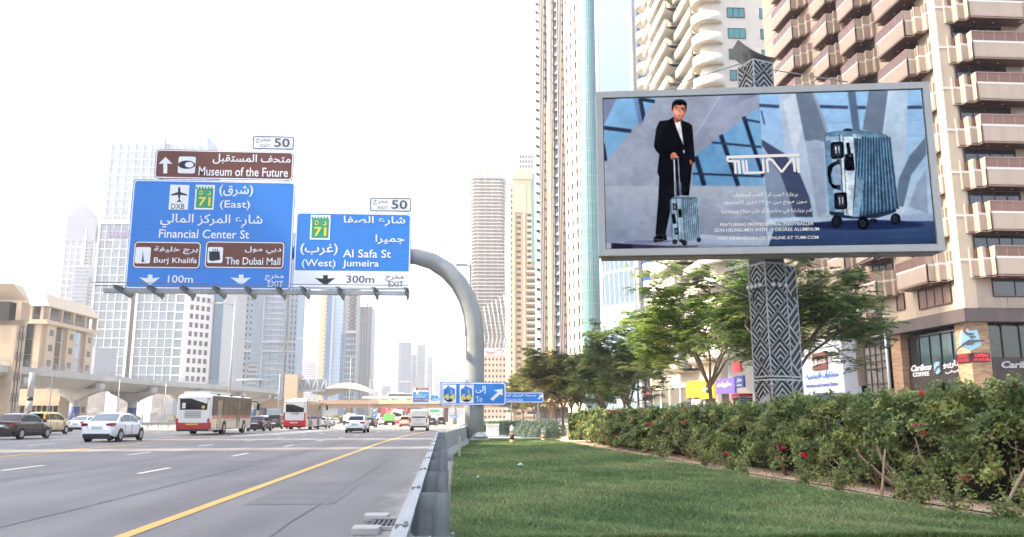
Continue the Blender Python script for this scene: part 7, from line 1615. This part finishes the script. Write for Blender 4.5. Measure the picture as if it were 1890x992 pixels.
# buses
BW = carpaint('bus_white', (232, 230, 224)); BR = carpaint('bus_red', (176, 30, 38)); BRR = carpaint('coach_red', (214, 36, 40)); GOLD = M('bus_side_film', srgb((78, 64, 44)), .35, metal=.0, spec=.25, vary=.55, scale=1.6, stretch=(1, 1.2, .35)); CRM2 = carpaint('bus_cream', (190, 180, 158))
def bus(label, pos, L_=12, rot=0, coach=False):
    t = thing('coach' if coach else 'city_bus', label, 'bus', pos, rot); H = 3.35 if coach else 3.0; red = BRR if coach else BR
    boxbody(t, [(0, 1.17, .42, H - .25, .2), (.06, 1.22, .36, H - .08, .2), (.3, 1.25, .33, H, .16), (L_ - .5, 1.25, .33, H, .16), (L_ - .1, 1.2, .35, H - .15, .2), (L_, 1.1, .4, H - .4, .3)], BW)
    # rear: dark window, vents, red skirt
    z0, z1_ = (1.95, 2.85) if coach else (1.85, 2.72)
    MB().add([(-.98, -.03, z0), (.98, -.03, z0), (1.02, -.02, z1_ - .08), (.95, .03, z1_), (-.95, .03, z1_), (-1.02, -.02, z1_ - .08)], [list(range(6))]).build('rear_window', CGL, t)
    mb = MB(); mb.prism([(-1.2, -.03), (1.2, -.03), (1.262, .2), (1.262, .8), (-1.262, .8), (-1.262, .2)], .42, .9 if not coach else 1.05); mb.build('red_skirt', red, t)
    if coach:
        for sg in (-1, 1): MB().add([(sg * 1.02, -.04, 1.0), (sg * 1.21, -.04, 1.0), (sg * 1.21, -.04, 1.95), (sg * 1.12, -.04, 1.9)], [(0, 1, 2, 3)]).build('red_flank', red, t)
    mb = MB()
    for k in range(4 if not coach else 3): mb.box(-.62, .55, -.04, 0, 1.28 + k * .13, 1.34 + k * .13) if not coach else mb.box(-.4, .45, -.04, 0, 1.7 + k * .08, 1.74 + k * .08)
    mb.build('vent_louvre', M('vent_grey', (.25, .25, .25), .5), t)
    for sg in (-1, 1):
        MB().box(sg * 1.14 - .09, sg * 1.14 + .07, -.045, .12, .82 if not coach else 1.1, 1.22 if not coach else 1.9).build('tail_light', TAIL, t); MB().box(sg * 1.05 - .1, sg * 1.05 + .1, -.02, .05, H - .38, H - .3).build('marker_light', TAIL, t)
    MB().box(-.5, .4, -.045, 0, .74, .84).build('number_plate', YLP if not coach else PLATE, t); MB().box(-1.15, 1.15, 0, 1.0, .28, .42).build('lower_bumper', BLKP, t)
    if not coach:
        MB().add([(.55, -.045, 2.05), (.7, -.045, 1.9), (.85, -.045, 2.05), (.7, -.045, 2.2)], [(0, 1, 2, 3)]).build('yellow_sticker', YLP, t); MB().box(-.85, -.6, -.045, -.03, 1.95, 2.35).build('notice', PLATE, t)
        MB().prism([(-.95, .6), (.95, .6), (1.0, 1.0), (1.0, 6), (.8, 6.4), (-.8, 6.4), (-1, 6), (-1, 1)], H, H + .22).build('air_conditioner', BW, t)
    else: MB().prism([(-.8, 2.0), (.8, 2.0), (.85, 2.4), (.85, 6), (-.85, 6), (-.85, 2.4)], H, H + .18).build('air_conditioner', BW, t)
    # right flank: filmed glass, stripe, doors
    side = GOLD if not coach else M('coach_side_glass', srgb((96, 98, 100)), .12, metal=.4, vary=.5, scale=1.4)
    MB().box(1.25, 1.262, .35, L_ - .25, 1.42, H - .12).build('side_glazing', side, t); MB().box(1.25, 1.266, .5, L_ - .6, 1.18, 1.42).build('stripe', red if not coach else NAVY, t); MB().box(1.25, 1.264, .3, L_ - .4, .42, 1.18).build('lower_panel', CRM2 if not coach else BW, t)
    n = 8
    for k in range(n): y = .6 + (L_ - 1.4) * k / n; MB().box(1.26, 1.272, y - .03, y + .03, 1.45, H - .3).build('window_divider', BLKP, t)
    for y in (1.6, 7.0): MB().box(1.262, 1.275, y, y + 1.15, .45, 2.6).build('door', M('bus_door_glass', (.10, .10, .09), .1, spec=.9), t)
    for k in range(3): MB().tube([(1.1, 2 + 3.5 * k, H - .02), (1.1, 2.5 + 3.5 * k, H + .0)], .07, 6).build('roof_marker', BLKP, t)
    for y in (3.6, L_ - 2.6):
        MB().tube([(1.15, y, .5), (1.272, y, .5)], .58, 20).build('wheel_arch', BLKP, t); wheel(t, 1.28, y, .48, .3, rs=.55); MB().tube([(-1.25, y, .48), (-.9, y, .48)], .48, 16).build('wheel', TYRE, t)
    mb = MB(); mb.tube([(1.15, L_ - .1, H - .35), (1.6, L_ + .25, H - .4), (1.72, L_ + .3, H - .6)], .05, 6); mb.box(1.6, 1.84, L_ + .2, L_ + .3, H - 1.15, H - .6); mb.build('wing_mirror', BLKP, t)
    return t
bus('white city bus with a red skirt and gold tinted side windows', at_px(357, 60.5), 12, 0); bus('white coach with a bright red tail panel beyond the city bus', at_px(544, 91), 11, 0, True)
tb = bus('tiny pale bus in the distance left of the rose hatchback', at_px(733, 190), 9, 0, True); bus('tiny coach crossing the flyover', (atY(735, 738, 303).x - 4, 303, atY(700, 741, 300).z - .4), 11, -PI / 2, True)
# ================================================================== PLANTS
def quads_mesh(name, P, A, B, mats, mi=None):
    """many small leaves: centre P, half axes A and B (n x 3): a pointed leaf of two triangles each"""
    n = len(P); v = np.empty((n, 4, 3), np.float32); v[:, 0] = P - A; v[:, 1] = P + B; v[:, 2] = P + A; v[:, 3] = P - B
    me = bpy.data.meshes.new(name); me.vertices.add(n * 4); me.vertices.foreach_set('co', v.ravel()); me.loops.add(n * 4); me.loops.foreach_set('vertex_index', np.arange(n * 4, dtype=np.int32))
    me.polygons.add(n); me.polygons.foreach_set('loop_start', np.arange(n, dtype=np.int32) * 4)
    for m in mats: me.materials.append(m)
    me.polygons.foreach_set('material_index', (mi if mi is not None else (RNG.random(n) * len(mats)).astype(np.int32)).astype(np.int32)); me.update(); me.validate(); return me
def unit(a): return a / np.maximum(np.linalg.norm(a, axis=-1, keepdims=True), 1e-6)
BARK = M('bark', (.20, .16, .12), .9, vary=.25, scale=8, bump=.5, bscale=18)
TREEG = [leafmat('tree_leaf_%d' % i, c, .3) for i, c in enumerate([(114, 140, 84), (90, 116, 70), (136, 158, 94), (158, 174, 108), (100, 124, 86)])]
OLIVE = [leafmat('olive_leaf_%d' % i, c, .3) for i, c in enumerate([(128, 136, 78), (104, 118, 66), (150, 150, 92), (86, 106, 58), (160, 154, 104)])]
BRIGHT = [leafmat('bright_leaf_%d' % i, c, .35) for i, c in enumerate([(118, 148, 78), (146, 172, 88), (94, 124, 68), (172, 190, 110), (128, 148, 84)])]
def tree_meshes(seed, Ht, rad, fork, off=(0, 0), dens=1., mats=TREEG, flat=.42, leaf=1., forks=5, tr=.14, thick=1.):
    rng = np.random.default_rng(seed); rnd = random.Random(seed); mb = MB(); tips = []
    fz = fork; base = Vector((0, 0, -.1)); top = Vector((rnd.uniform(-.2, .2) + off[0] * .15, rnd.uniform(-.2, .2), fz))
    mb.tube([base, base.lerp(top, .5) + Vector((rnd.uniform(-.08, .08), rnd.uniform(-.08, .08), 0)), top], [tr * 1.25, tr, tr * .85], 9)
    cz = (fz + Ht) / 2; hz = (Ht - fz) / 2
    def branch(p, q, r0, r1, sag=0):
        m1 = p.lerp(q, .4) + Vector((rnd.uniform(-.15, .15), rnd.uniform(-.15, .15), .18 * (q - p).length * .6 - sag)); m2 = p.lerp(q, .75) + Vector((rnd.uniform(-.12, .12), rnd.uniform(-.12, .12), .12 * (q - p).length * .5))
        mb.tube([p, m1, m2, q], [r0, r0 * .75, (r0 + r1) / 2, r1], 6); return [p, m1, m2, q]
    for i in range(forks):
        a = 2 * PI * (i + rnd.uniform(-.25, .25)) / forks; rr = rad * rnd.uniform(.45, .7); z = fz + (Ht - fz) * rnd.uniform(.35, .8)
        q = Vector((off[0] * .6 + rr * math.cos(a), off[1] * .6 + rr * math.sin(a), z)); c1 = branch(top, q, tr * .62, tr * .25)
        for j in range(6):
            s_ = c1[rnd.choice((1, 2, 3, 3))]; a2 = a + rnd.uniform(-1.2, 1.2); r2 = rad * rnd.uniform(.62, 1.0); z2 = cz + hz * rnd.uniform(-.75, .95) * (1.1 - (r2 / rad) ** 2 * .5)
            q2 = Vector((off[0] + r2 * math.cos(a2), off[1] + r2 * math.sin(a2), z2)); c2 = branch(s_, q2, tr * .24, tr * .08)
            for k in range(5):
                s3 = c2[rnd.choice((1, 2, 3, 3))]; q3 = s3 + Vector((rnd.gauss(0, .55), rnd.gauss(0, .55), rnd.gauss(.1, .3))) * (rad / 3.)
                mb.tube([s3, s3.lerp(q3, .6) + Vector((0, 0, .06)), q3], [tr * .09, tr * .06, tr * .03], 4); tips.append((s3, q3))
    # feathery fronds: a stem with paired leaflets, drooping at the end
    P, A, B, Mi = [], [], [], []
    for (s3, q3) in tips:
        light = rnd.random(); nf = max(2, int(rnd.uniform(5, 9) * dens))
        mbase = rng.integers(0, len(mats)); 
        for f in range(nf):
            o = np.array(s3.lerp(q3, rnd.uniform(.35, 1.05))) + rng.normal(0, .10, 3) * rad / 3; a = rnd.uniform(0, 2 * PI); L = rnd.uniform(.38, .62) * leaf
            d = np.array([math.cos(a), math.sin(a), rnd.uniform(-.05, .35)]); d /= np.linalg.norm(d); side = np.array([-d[1], d[0], 0.]); side /= np.linalg.norm(side)
            nl = 9; tt = np.linspace(.12, 1, nl)
            stem = o + np.outer(tt * L, d) - np.outer(tt ** 2 * L * .38, [0, 0, 1])
            for sg in (-1, 1):
                ll = (.13 * leaf * np.sin(np.clip(tt, .1, .95) * PI * .9) + .03)[:, None]; dirs = unit(sg * side + d * .45 + rng.normal(0, .12, (nl, 3)) - np.array([0, 0, .15]))
                P.append(stem + dirs * ll); A.append(dirs * ll); B.append(np.tile(d * .036 * leaf * thick, (nl, 1)) + rng.normal(0, .006, (nl, 3))); Mi.append(np.full(nl, mbase if rnd.random() < .7 else rng.integers(0, len(mats))))
    return mb.mesh('trunk', [BARK]), quads_mesh('crown', np.concatenate(P), np.concatenate(A), np.concatenate(B), mats, np.concatenate(Mi))
def plant_tree(ms, x, y, label, rz=0, sc_=1., name='shade_tree', group='shade trees along the service road'):
    t = thing(name, label, 'tree', (x, y, gz(y)), rz, group); t.scale = (sc_, sc_, sc_)
    put('trunk', ms[0], t); put('crown', ms[1], t); return t
def tx(u, X, ): return atX(u, 750, X).y
TA = tree_meshes(3, 9.6, 4.3, 2.8, (-.5, 0), 2.2, BRIGHT, leaf=1.1, forks=7, tr=.13, thick=1.3)
TB = tree_meshes(11, 8.5, 3.9, 2.6, (.7, 0), 2.1, TREEG, leaf=1.05, forks=6, tr=.15)
TC = tree_meshes(21, 8.8, 3.9, 2.3, (0, 0), 2.5, TREEG, leaf=1.25, forks=5, tr=.14)
TD = tree_meshes(34, 9.0, 4.2, 2.1, (0, 0), 2.1, OLIVE, leaf=1.5, forks=5, tr=.13, thick=1.4)
plant_tree(TA, 13.6, tx(1318, 13.6), 'airy light green tree with feathery leaves just left of the billboard pylon')
plant_tree(TB, 14.6, tx(1452, 14.6), 'darker spreading tree whose trunk is hidden by the billboard pylon')
plant_tree(TC, 14, tx(1156, 14), 'dense dark green tree with one straight trunk beyond the hedge', .5, 1.02)
plant_tree(TC, 15.5, tx(1196, 15.5) + 8, 'dark tree crowding in behind the dense straight-trunked one', 2.2, .92)
plant_tree(TC, 13.2, tx(1108, 13.2), 'dark green tree on a forked trunk above the red shop banner', 3.4, .86)
plant_tree(TD, 14, tx(1070, 14), 'olive tinted thin tree next after the forked dark one', 0, 1.05); plant_tree(TD, 12.2, tx(1040, 12.2), 'olive tinted tree in the middle of the receding row', 1.9, 1.1)
plant_tree(TD, 13, tx(1012, 13), 'yellowish olive tree behind the right post of the Centre Stn sign', 3.9, 1.12); plant_tree(TD, 12, tx(985, 12), 'yellowish olive tree above the right end of the Centre Stn sign', 5.1, 1.05)
plant_tree(TD, 12, tx(966, 12), 'small distant olive tree above the middle of the Centre Stn sign', .8, 1.0); plant_tree(TD, 13, tx(950, 13) , 'smallest distant olive tree just right of the gantry column sign', 2.7, .95)
plant_tree(TC, 15, tx(1132, 15) + 5, 'dark tree filling the space between the straight-trunked and the forked one', 4.4, .9); plant_tree(TD, 14.5, tx(1088, 14.5), 'olive tinted tree just left of the forked dark tree', 2.7, .98); plant_tree(TD, 14, tx(1054, 14), 'olive tinted tree behind the gap in the receding row', 5.6, 1.1); plant_tree(TD, 14.5, tx(1026, 14.5), 'olive tinted tree crowding the right post of the Centre Stn sign', .4, 1.12); plant_tree(TD, 14.5, tx(998, 14.5), 'olive tinted tree topping the Centre Stn sign at its right corner', 3.1, 1.15)
# ---- bougainvillea hedge
def hedge_front(y): return sand_x(y) + 1.1 + .25 * max(0., min(1., (16 - y) / 6))
def hedge_h(y): return float(np.interp(y, [4, 10, 15, 21, 30, 41], [1.80, 1.76, 1.66, 1.50, 1.40, 1.36]))
HG = [leafmat('hedge_leaf_%d' % i, c, .3, .25, 2.) for i, c in enumerate([(108, 126, 78), (130, 148, 86), (86, 104, 66), (162, 174, 106), (142, 138, 92), (116, 136, 92)])]
hd = thing('hedge', 'long untrimmed bougainvillea hedge with red flowers between the lawn and the service road', 'hedge', (7.5, 25, 0))
def hedge_leaves():
    rng = np.random.default_rng(5); n = 205000
    y = 3.5 + (41.2 - 3.5) * rng.random(n) ** 1.55
    fx = np.interp(y, np.linspace(3, 42, 120), [hedge_front(a) for a in np.linspace(3, 42, 120)]); hh = np.interp(y, np.linspace(3, 42, 120), [hedge_h(a) for a in np.linspace(3, 42, 120)])
    bump = .16 * np.sin(y * 2.1) + .12 * np.sin(y * 5.3 + 1) + .08 * np.sin(y * 9.1)
    kind = rng.random(n); wd = 2.0
    # front face / top / end
    z = np.empty(n); x = np.empty(n); inn = rng.exponential(.11, n)
    f = kind < .62
    zz = rng.random(n) ** .85; z[f] = .12 + zz[f] * (hh[f] - .1); bul = .30 * np.sin(np.clip(z / hh, 0, 1) * PI * .85 + .1) + .10 * np.sin(z * 6 + y * 3.3) + .09 * np.sin(z * 11 - y * 5)
    x[f] = fx[f] + .35 - bul[f] - bump[f] * .6 + inn[f]
    g = ~f; z[g] = hh[g] + (.07 * np.sin(y[g] * 4.1) + .05 * np.sin(y[g] * 8.7 + x[g] * 0)) - inn[g] * .7 + .04; x[g] = fx[g] + .1 + wd * rng.random(g.sum()); z[g] += .06 * np.sin(x[g] * 5 + y[g] * 2)
    e = kind > .965; y[e] = 41.3 + bump[e] * .5 - inn[e]; x[e] = 5.5 + 1.9 * rng.random(e.sum()); z[e] = .1 + 1.35 * rng.random(e.sum())
    # hollows where the stems and the dark inside show
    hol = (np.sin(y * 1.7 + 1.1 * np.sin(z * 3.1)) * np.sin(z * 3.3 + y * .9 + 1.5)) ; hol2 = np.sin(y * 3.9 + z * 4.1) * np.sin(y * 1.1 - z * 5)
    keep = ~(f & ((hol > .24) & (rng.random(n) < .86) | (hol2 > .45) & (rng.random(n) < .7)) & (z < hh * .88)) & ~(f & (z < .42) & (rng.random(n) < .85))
    # shoots standing out of the top and the front
    P = np.c_[x, y, z][keep]
    sh = []; 
    for i in range(520):
        yy = 4 + 37 * rng.random() ** 1.4; fxx = hedge_front(yy); h0 = hedge_h(yy); top = rng.random() < .45
        o = np.array([fxx + rng.random() * 1.6, yy, h0]) if top else np.array([fxx - .02 + .1 * rng.random(), yy, .25 + rng.random() * h0 * .7]); d = unit(np.array([rng.normal(-.1 if top else -.8, .3), rng.normal(0, .5), 1. if top else rng.normal(.1, .35)])); L = rng.uniform(.12, .34) if top else rng.uniform(.15, .55)
        m = int(30 + 40 * rng.random()); t_ = rng.random(m)[:, None]; sh.append(o + d * t_ * L - np.array([0, 0, 1]) * (t_ ** 2) * L * (.05 if top else .5) + rng.normal(0, .045, (m, 3)))
    P = np.concatenate([P] + sh); n = len(P); s_ = (.022 + .020 * rng.random(n)) * np.interp(P[:, 1], [4, 12, 42], [.95, 1., 1.6])
    out = unit(np.c_[np.full(n, -.6), rng.normal(0, .5, n), np.full(n, .7)] + rng.normal(0, .75, (n, 3))); a = unit(np.cross(out, rng.normal(0, 1, (n, 3)))); b = np.cross(out, a)
    cl = np.sin(P[:, 1] * 3.1 + P[:, 2] * 4) + np.sin(P[:, 1] * 7.3 - P[:, 2] * 3 + P[:, 0] * 4) + rng.normal(0, .8, n)
    mi = np.clip(np.digitize(cl, [-1.3, -.5, .2, .9, 1.6]), 0, 5); order = np.array([2, 0, 5, 1, 4, 3])
    return quads_mesh('foliage', (P - np.array([7.5, 25, 0])).astype(np.float32), a * s_[:, None] * 1.35, b * s_[:, None] * .75, HG, order[mi])
put('foliage', hedge_leaves(), hd, kind='stuff')
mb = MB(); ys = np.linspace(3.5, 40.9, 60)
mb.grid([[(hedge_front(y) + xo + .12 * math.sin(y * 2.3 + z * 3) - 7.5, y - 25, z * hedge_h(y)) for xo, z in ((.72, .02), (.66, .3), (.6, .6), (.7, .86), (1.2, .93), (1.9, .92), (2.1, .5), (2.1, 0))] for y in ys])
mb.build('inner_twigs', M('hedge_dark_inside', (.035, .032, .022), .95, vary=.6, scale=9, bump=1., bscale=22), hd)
STEM = M('hedge_stem', srgb((150, 132, 112)), .9, vary=.25, scale=12)
rr = random.Random(9)
smesh = []
for i in range(34):
    y = 5 + 34 * rr.random() ** 1.5; x = hedge_front(y) + rr.uniform(.15, .6); mb = MB()
    for k in range(rr.choice((2, 3))):
        dx, dy = rr.uniform(-.75, .2), rr.uniform(-.9, .9); hz = rr.uniform(.45, 1.1)
        mb.tube([(0, 0, -.02), (dx * .4, dy * .35, hz * .35), (dx * .7, dy * .8, hz * .7), (dx * .8, dy * 1.2, hz)], [.026, .02, .013, .006], 5)
    mb.build('stem', STEM, hd, (x - 7.5, y - 25, 0))
mb = MB()
for i in range(260):
    y = 4 + 36 * rr.random() ** 1.4; x = hedge_front(y) + rr.uniform(.05, .5); z = rr.uniform(.3, 1.4)
    mb.tube([(x - 7.5, y - 25, z), (x - 7.5 + rr.uniform(-.25, .1), y - 25 + rr.uniform(-.35, .35), z + rr.uniform(-.25, .3)), (x - 7.5 + rr.uniform(-.3, .1), y - 25 + rr.uniform(-.6, .6), z + rr.uniform(-.4, .5))], [.008, .006, .003], 4)
mb.build('twigs', STEM, hd)['kind'] = 'stuff'
def flower_mesh(seed, mat, r=.07):
    g = np.random.default_rng(seed); n = 34; P = g.normal(0, r * .6, (n, 3)); P[:, 2] *= .8; o = unit(P + g.normal(0, .03, (n, 3))); a = unit(np.cross(o, g.normal(0, 1, (n, 3)))); b = np.cross(o, a); return quads_mesh('flower', P, a * r * .38, b * r * .3, [mat])
FR = [leafmat('bract_red', (196, 36, 60), .3, .15), leafmat('bract_magenta', (214, 40, 124), .3, .15), leafmat('bract_coral', (206, 74, 62), .3, .2)]
fms = [flower_mesh(i, FR[i % 3], .036 + .009 * (i % 4)) for i in range(6)]
for i in range(150):
    y = 5 + 36 * rr.random() ** 1.25; top = rr.random() < .68
    if top: x, z = hedge_front(y) + .15 + rr.random() * 1.2, hedge_h(y) + rr.uniform(.0, .14)
    else: z = rr.uniform(.15, 1.3) ; x = hedge_front(y) - .02 - .28 * math.sin(min(1, z / 1.7) * PI * .85) + rr.uniform(-.1, .1)
    put('flower', rr.choice(fms), hd, (x - 7.5, y - 25, z), rr.uniform(0, 6))
for i in range(60):
    y = 23 + 17 * rr.random(); put('flower', rr.choice(fms), hd, (hedge_front(y) + .1 + rr.random() * .9 - 7.5, y - 25, hedge_h(y) + rr.uniform(.02, .16)), rr.uniform(0, 6))
# straggling low shoots over the sand, each a small plant
sprig = []
for sd in range(4):
    g = np.random.default_rng(50 + sd); P = []; mbs = MB()
    for k in range(5):
        d = np.array([g.normal(-.3, .5), g.normal(0, .6), g.uniform(.3, .9)]); d /= np.linalg.norm(d); L = g.uniform(.3, .7); q = d * L; mbs.tube([(0, 0, 0), tuple(q * .5 + [0, 0, .05]), tuple(q - [0, 0, .05])], [.009, .006, .003], 4)
        m = 90; t_ = g.random(m)[:, None] ** .7; P.append(d * t_ * L + g.normal(0, .05, (m, 3)))
    P = np.concatenate(P); P[:, 2] = np.abs(P[:, 2]); n = len(P); o = unit(np.array([0, 0, 1.]) + g.normal(0, .6, (n, 3))); a = unit(np.cross(o, g.normal(0, 1, (n, 3)))); b = np.cross(o, a)
    sprig.append((mbs.mesh('stem', [STEM]), quads_mesh('leaves', P, a * .034, b * .02, HG)))
spots = [(25, 'smallest leafy shoot on the sand, farthest from the camera'), (20.2, 'leafy shoot beside the irrigation hose left of the upright pale stem'), (14.6, 'leafy shoot close under the hedge right of the upright pale stem'), (12.4, 'broad leafy shoot spilling onto the lawn edge'), (22, 'low leafy shoot on the sand nearest the far end of the hedge'), (18.5, 'low leafy shoot with thin stems midway along the sand strip'), (15.8, 'sprawling leafy shoot at the lawn edge in the middle of the sand strip'), (13.4, 'leafy shoot leaning over the grass before the coffee shop side'), (11.6, 'leafy shoot with forked bare stems near the right edge of the photo'), (10.2, 'rightmost leafy shoot on the sand')]
for i, (y, lab) in enumerate(spots):
    x = sand_x(y) + .42 + .22 * math.sin(i * 2.); t = thing('bougainvillea_shoot', lab, 'plant', (x, y, .01), i * 1.3, 'leafy shoots in the sand before the hedge'); a, b = sprig[i % 4]; put('stem', a, t); put('leaves', b, t)
# leaning pale stems at the right, drip hose, litter of dry leaves
for (u0, v0, u1, v1, Y, lab) in ((1836, 972, 1890, 870, 10.4, 'thick pale leaning hedge stem at the right edge'), (1626, 930, 1632, 852, 13.6, 'thin upright pale hedge stem standing in the sand')):
    a, b = atY(u0, v0, Y), atY(u1, v1, Y + .1); tag(MB().tube([tuple(a - Vector((0, 0, .03))), tuple(a.lerp(b, .5)), tuple(b), tuple(b + (b - a) * .3)], [.028, .024, .019, .012], 7).build('bare_stem', STEM), lab, 'branch')
for k, dx in enumerate((.16, .62)):
    tag(MB().tube([(sand_x(y) + dx + .05 * math.sin(y * 1.3), y, .02) for y in np.linspace(4, 40, 60)], .011, 5).build('drip_hose', M('black_hose', (.03, .03, .03), .6)), ('black irrigation hose along the lawn edge', 'second irrigation hose, close under the hedge')[k], 'hose')
n = 9000; y = 4 + 37 * RNG.random(n) ** 1.4; x = np.interp(y, np.linspace(3, 42, 120), [sand_x(a) for a in np.linspace(3, 42, 120)]) + RNG.random(n) * 1.4; P = np.c_[x, y, np.full(n, .018) + RNG.random(n) * .01]
o = unit(np.array([0, 0, 1.]) + RNG.normal(0, .3, (n, 3))); a = unit(np.cross(o, RNG.normal(0, 1, (n, 3)))); b = np.cross(o, a); s_ = (.010 + .016 * RNG.random(n))[:, None]
tag(put('dry_leaves', quads_mesh('dry_leaves', P, a * s_, b * s_ * .6, [paint('dry_leaf', (150, 110, 78), .9), paint('dry_leaf_dark', (96, 72, 52), .9), paint('petal_dry', (170, 90, 84), .9)])), kind='stuff')
# ---- shrubs round the cabinets and a low clipped hedge behind
def bush_mesh(seed, rx, ry, h, mats, n=5200, ls=.045):
    g = np.random.default_rng(seed); th_, ph = g.random(n) * 2 * PI, np.arccos(g.random(n)); lump = 1 + .13 * np.sin(th_ * 5 + seed) * np.sin(ph * 4) + .1 * np.sin(th_ * 9)
    r = (1 - g.exponential(.09, n)) * lump; P = np.c_[rx * r * np.sin(ph) * np.cos(th_), ry * r * np.sin(ph) * np.sin(th_), h * r * np.cos(ph) * .95 + .05]
    o = unit(P + g.normal(0, .5, (n, 3))); a = unit(np.cross(o, g.normal(0, 1, (n, 3)))); b = np.cross(o, a); return quads_mesh('foliage', P, a * ls, b * ls * .5, mats)
SIL = [leafmat('silver_leaf_%d' % i, c, .2) for i, c in enumerate([(104, 122, 108), (84, 104, 92), (128, 142, 124), (70, 92, 74)])]
bm = [bush_mesh(60 + i, 1.0, 1.0, 1.05, SIL) for i in range(3)]
for i, (u, Y, s_, lab) in enumerate(((936, 53, .95, 'grey-green shrub between the two white cabinets'), (975, 50, .95, 'grey-green shrub right of the farther white cabinet'), (990, 47, .9, 'grey-green shrub before the bright end of the hedge'), (1006, 45.5, .85, 'grey-green shrub touching the hedge end'), (960, 58, 1.0, 'grey-green shrub behind the second white cabinet'), (1012, 50, 1.05, 'grey-green shrub partly behind the hedge end'))):
    p = gnd(u, 800); X_ = atY(u, 790, Y).x; t = thing('shrub', lab, 'shrub', (X_, Y, .0), i, 'grey-green shrubs by the cabinets'); t.scale = (s_, s_, s_ * .95); put('foliage', bm[i % 3], t); MB().tube([(0, 0, -.1), (.02, 0, .5)], .04, 5).build('stem', BARK, t)
bg_ = bush_mesh(71, 1.4, 1.1, .95, BRIGHT, 4200, .06); 
for i, u in enumerate((903, 916, 929, 943, 957, 971, 985, 998, 1010)):
    X_ = atY(u, 775, 84).x; t = thing('shrub', 'clipped bright bush, %s from the gantry column in the row behind the cabinets' % ('first second third fourth fifth sixth seventh eighth ninth'.split()[i]), 'shrub', (X_, 84, gz(84)), i * 1.7, 'clipped bright bushes behind the cabinets'); put('foliage', bg_, t)
bh = bush_mesh(77, 2.6, 2.2, 2.6, OLIVE, 3600, .16)
for i, (u, Y) in enumerate(((600, 262), (618, 262), (634, 265), (650, 262), (668, 265), (685, 262), (322, 300), (180, 298), (250, 300))):
    X_ = atY(u, 764, Y).x; t = thing('shrub', ['olive bush in the median left of the white box truck', 'olive bush above the white box truck', 'olive bush in the median behind the lamp posts', 'olive bush before the flyover pier', 'olive bush right of the middle lamp post', 'olive bush left of the exit 50 sign', 'dark bush left of the red and white bus', 'dark bush before the grey hoarding', 'dark bush under the pale hoarding panel'][i], 'shrub', (X_, Y, gz(Y)), i, 'bushes by the far road edge'); put('foliage', bh, t)
# ================================================================== HAZE
def haze(density):
    m = bpy.data.materials.new('haze_air'); m.use_nodes = True; n = m.node_tree.nodes; l = m.node_tree.links
    n.remove(n['Principled BSDF']); v = n.new('ShaderNodeVolumePrincipled'); v.inputs['Density'].default_value = density
    v.inputs['Color'].default_value = (.97, .98, 1, 1); v.inputs['Anisotropy'].default_value = .25
    l.new(v.outputs[0], n['Material Output'].inputs['Volume'])
    return MB().box(-900, 900, -420, 2600, -5, 262).build('haze', m, kind='stuff')
haze(.00038)
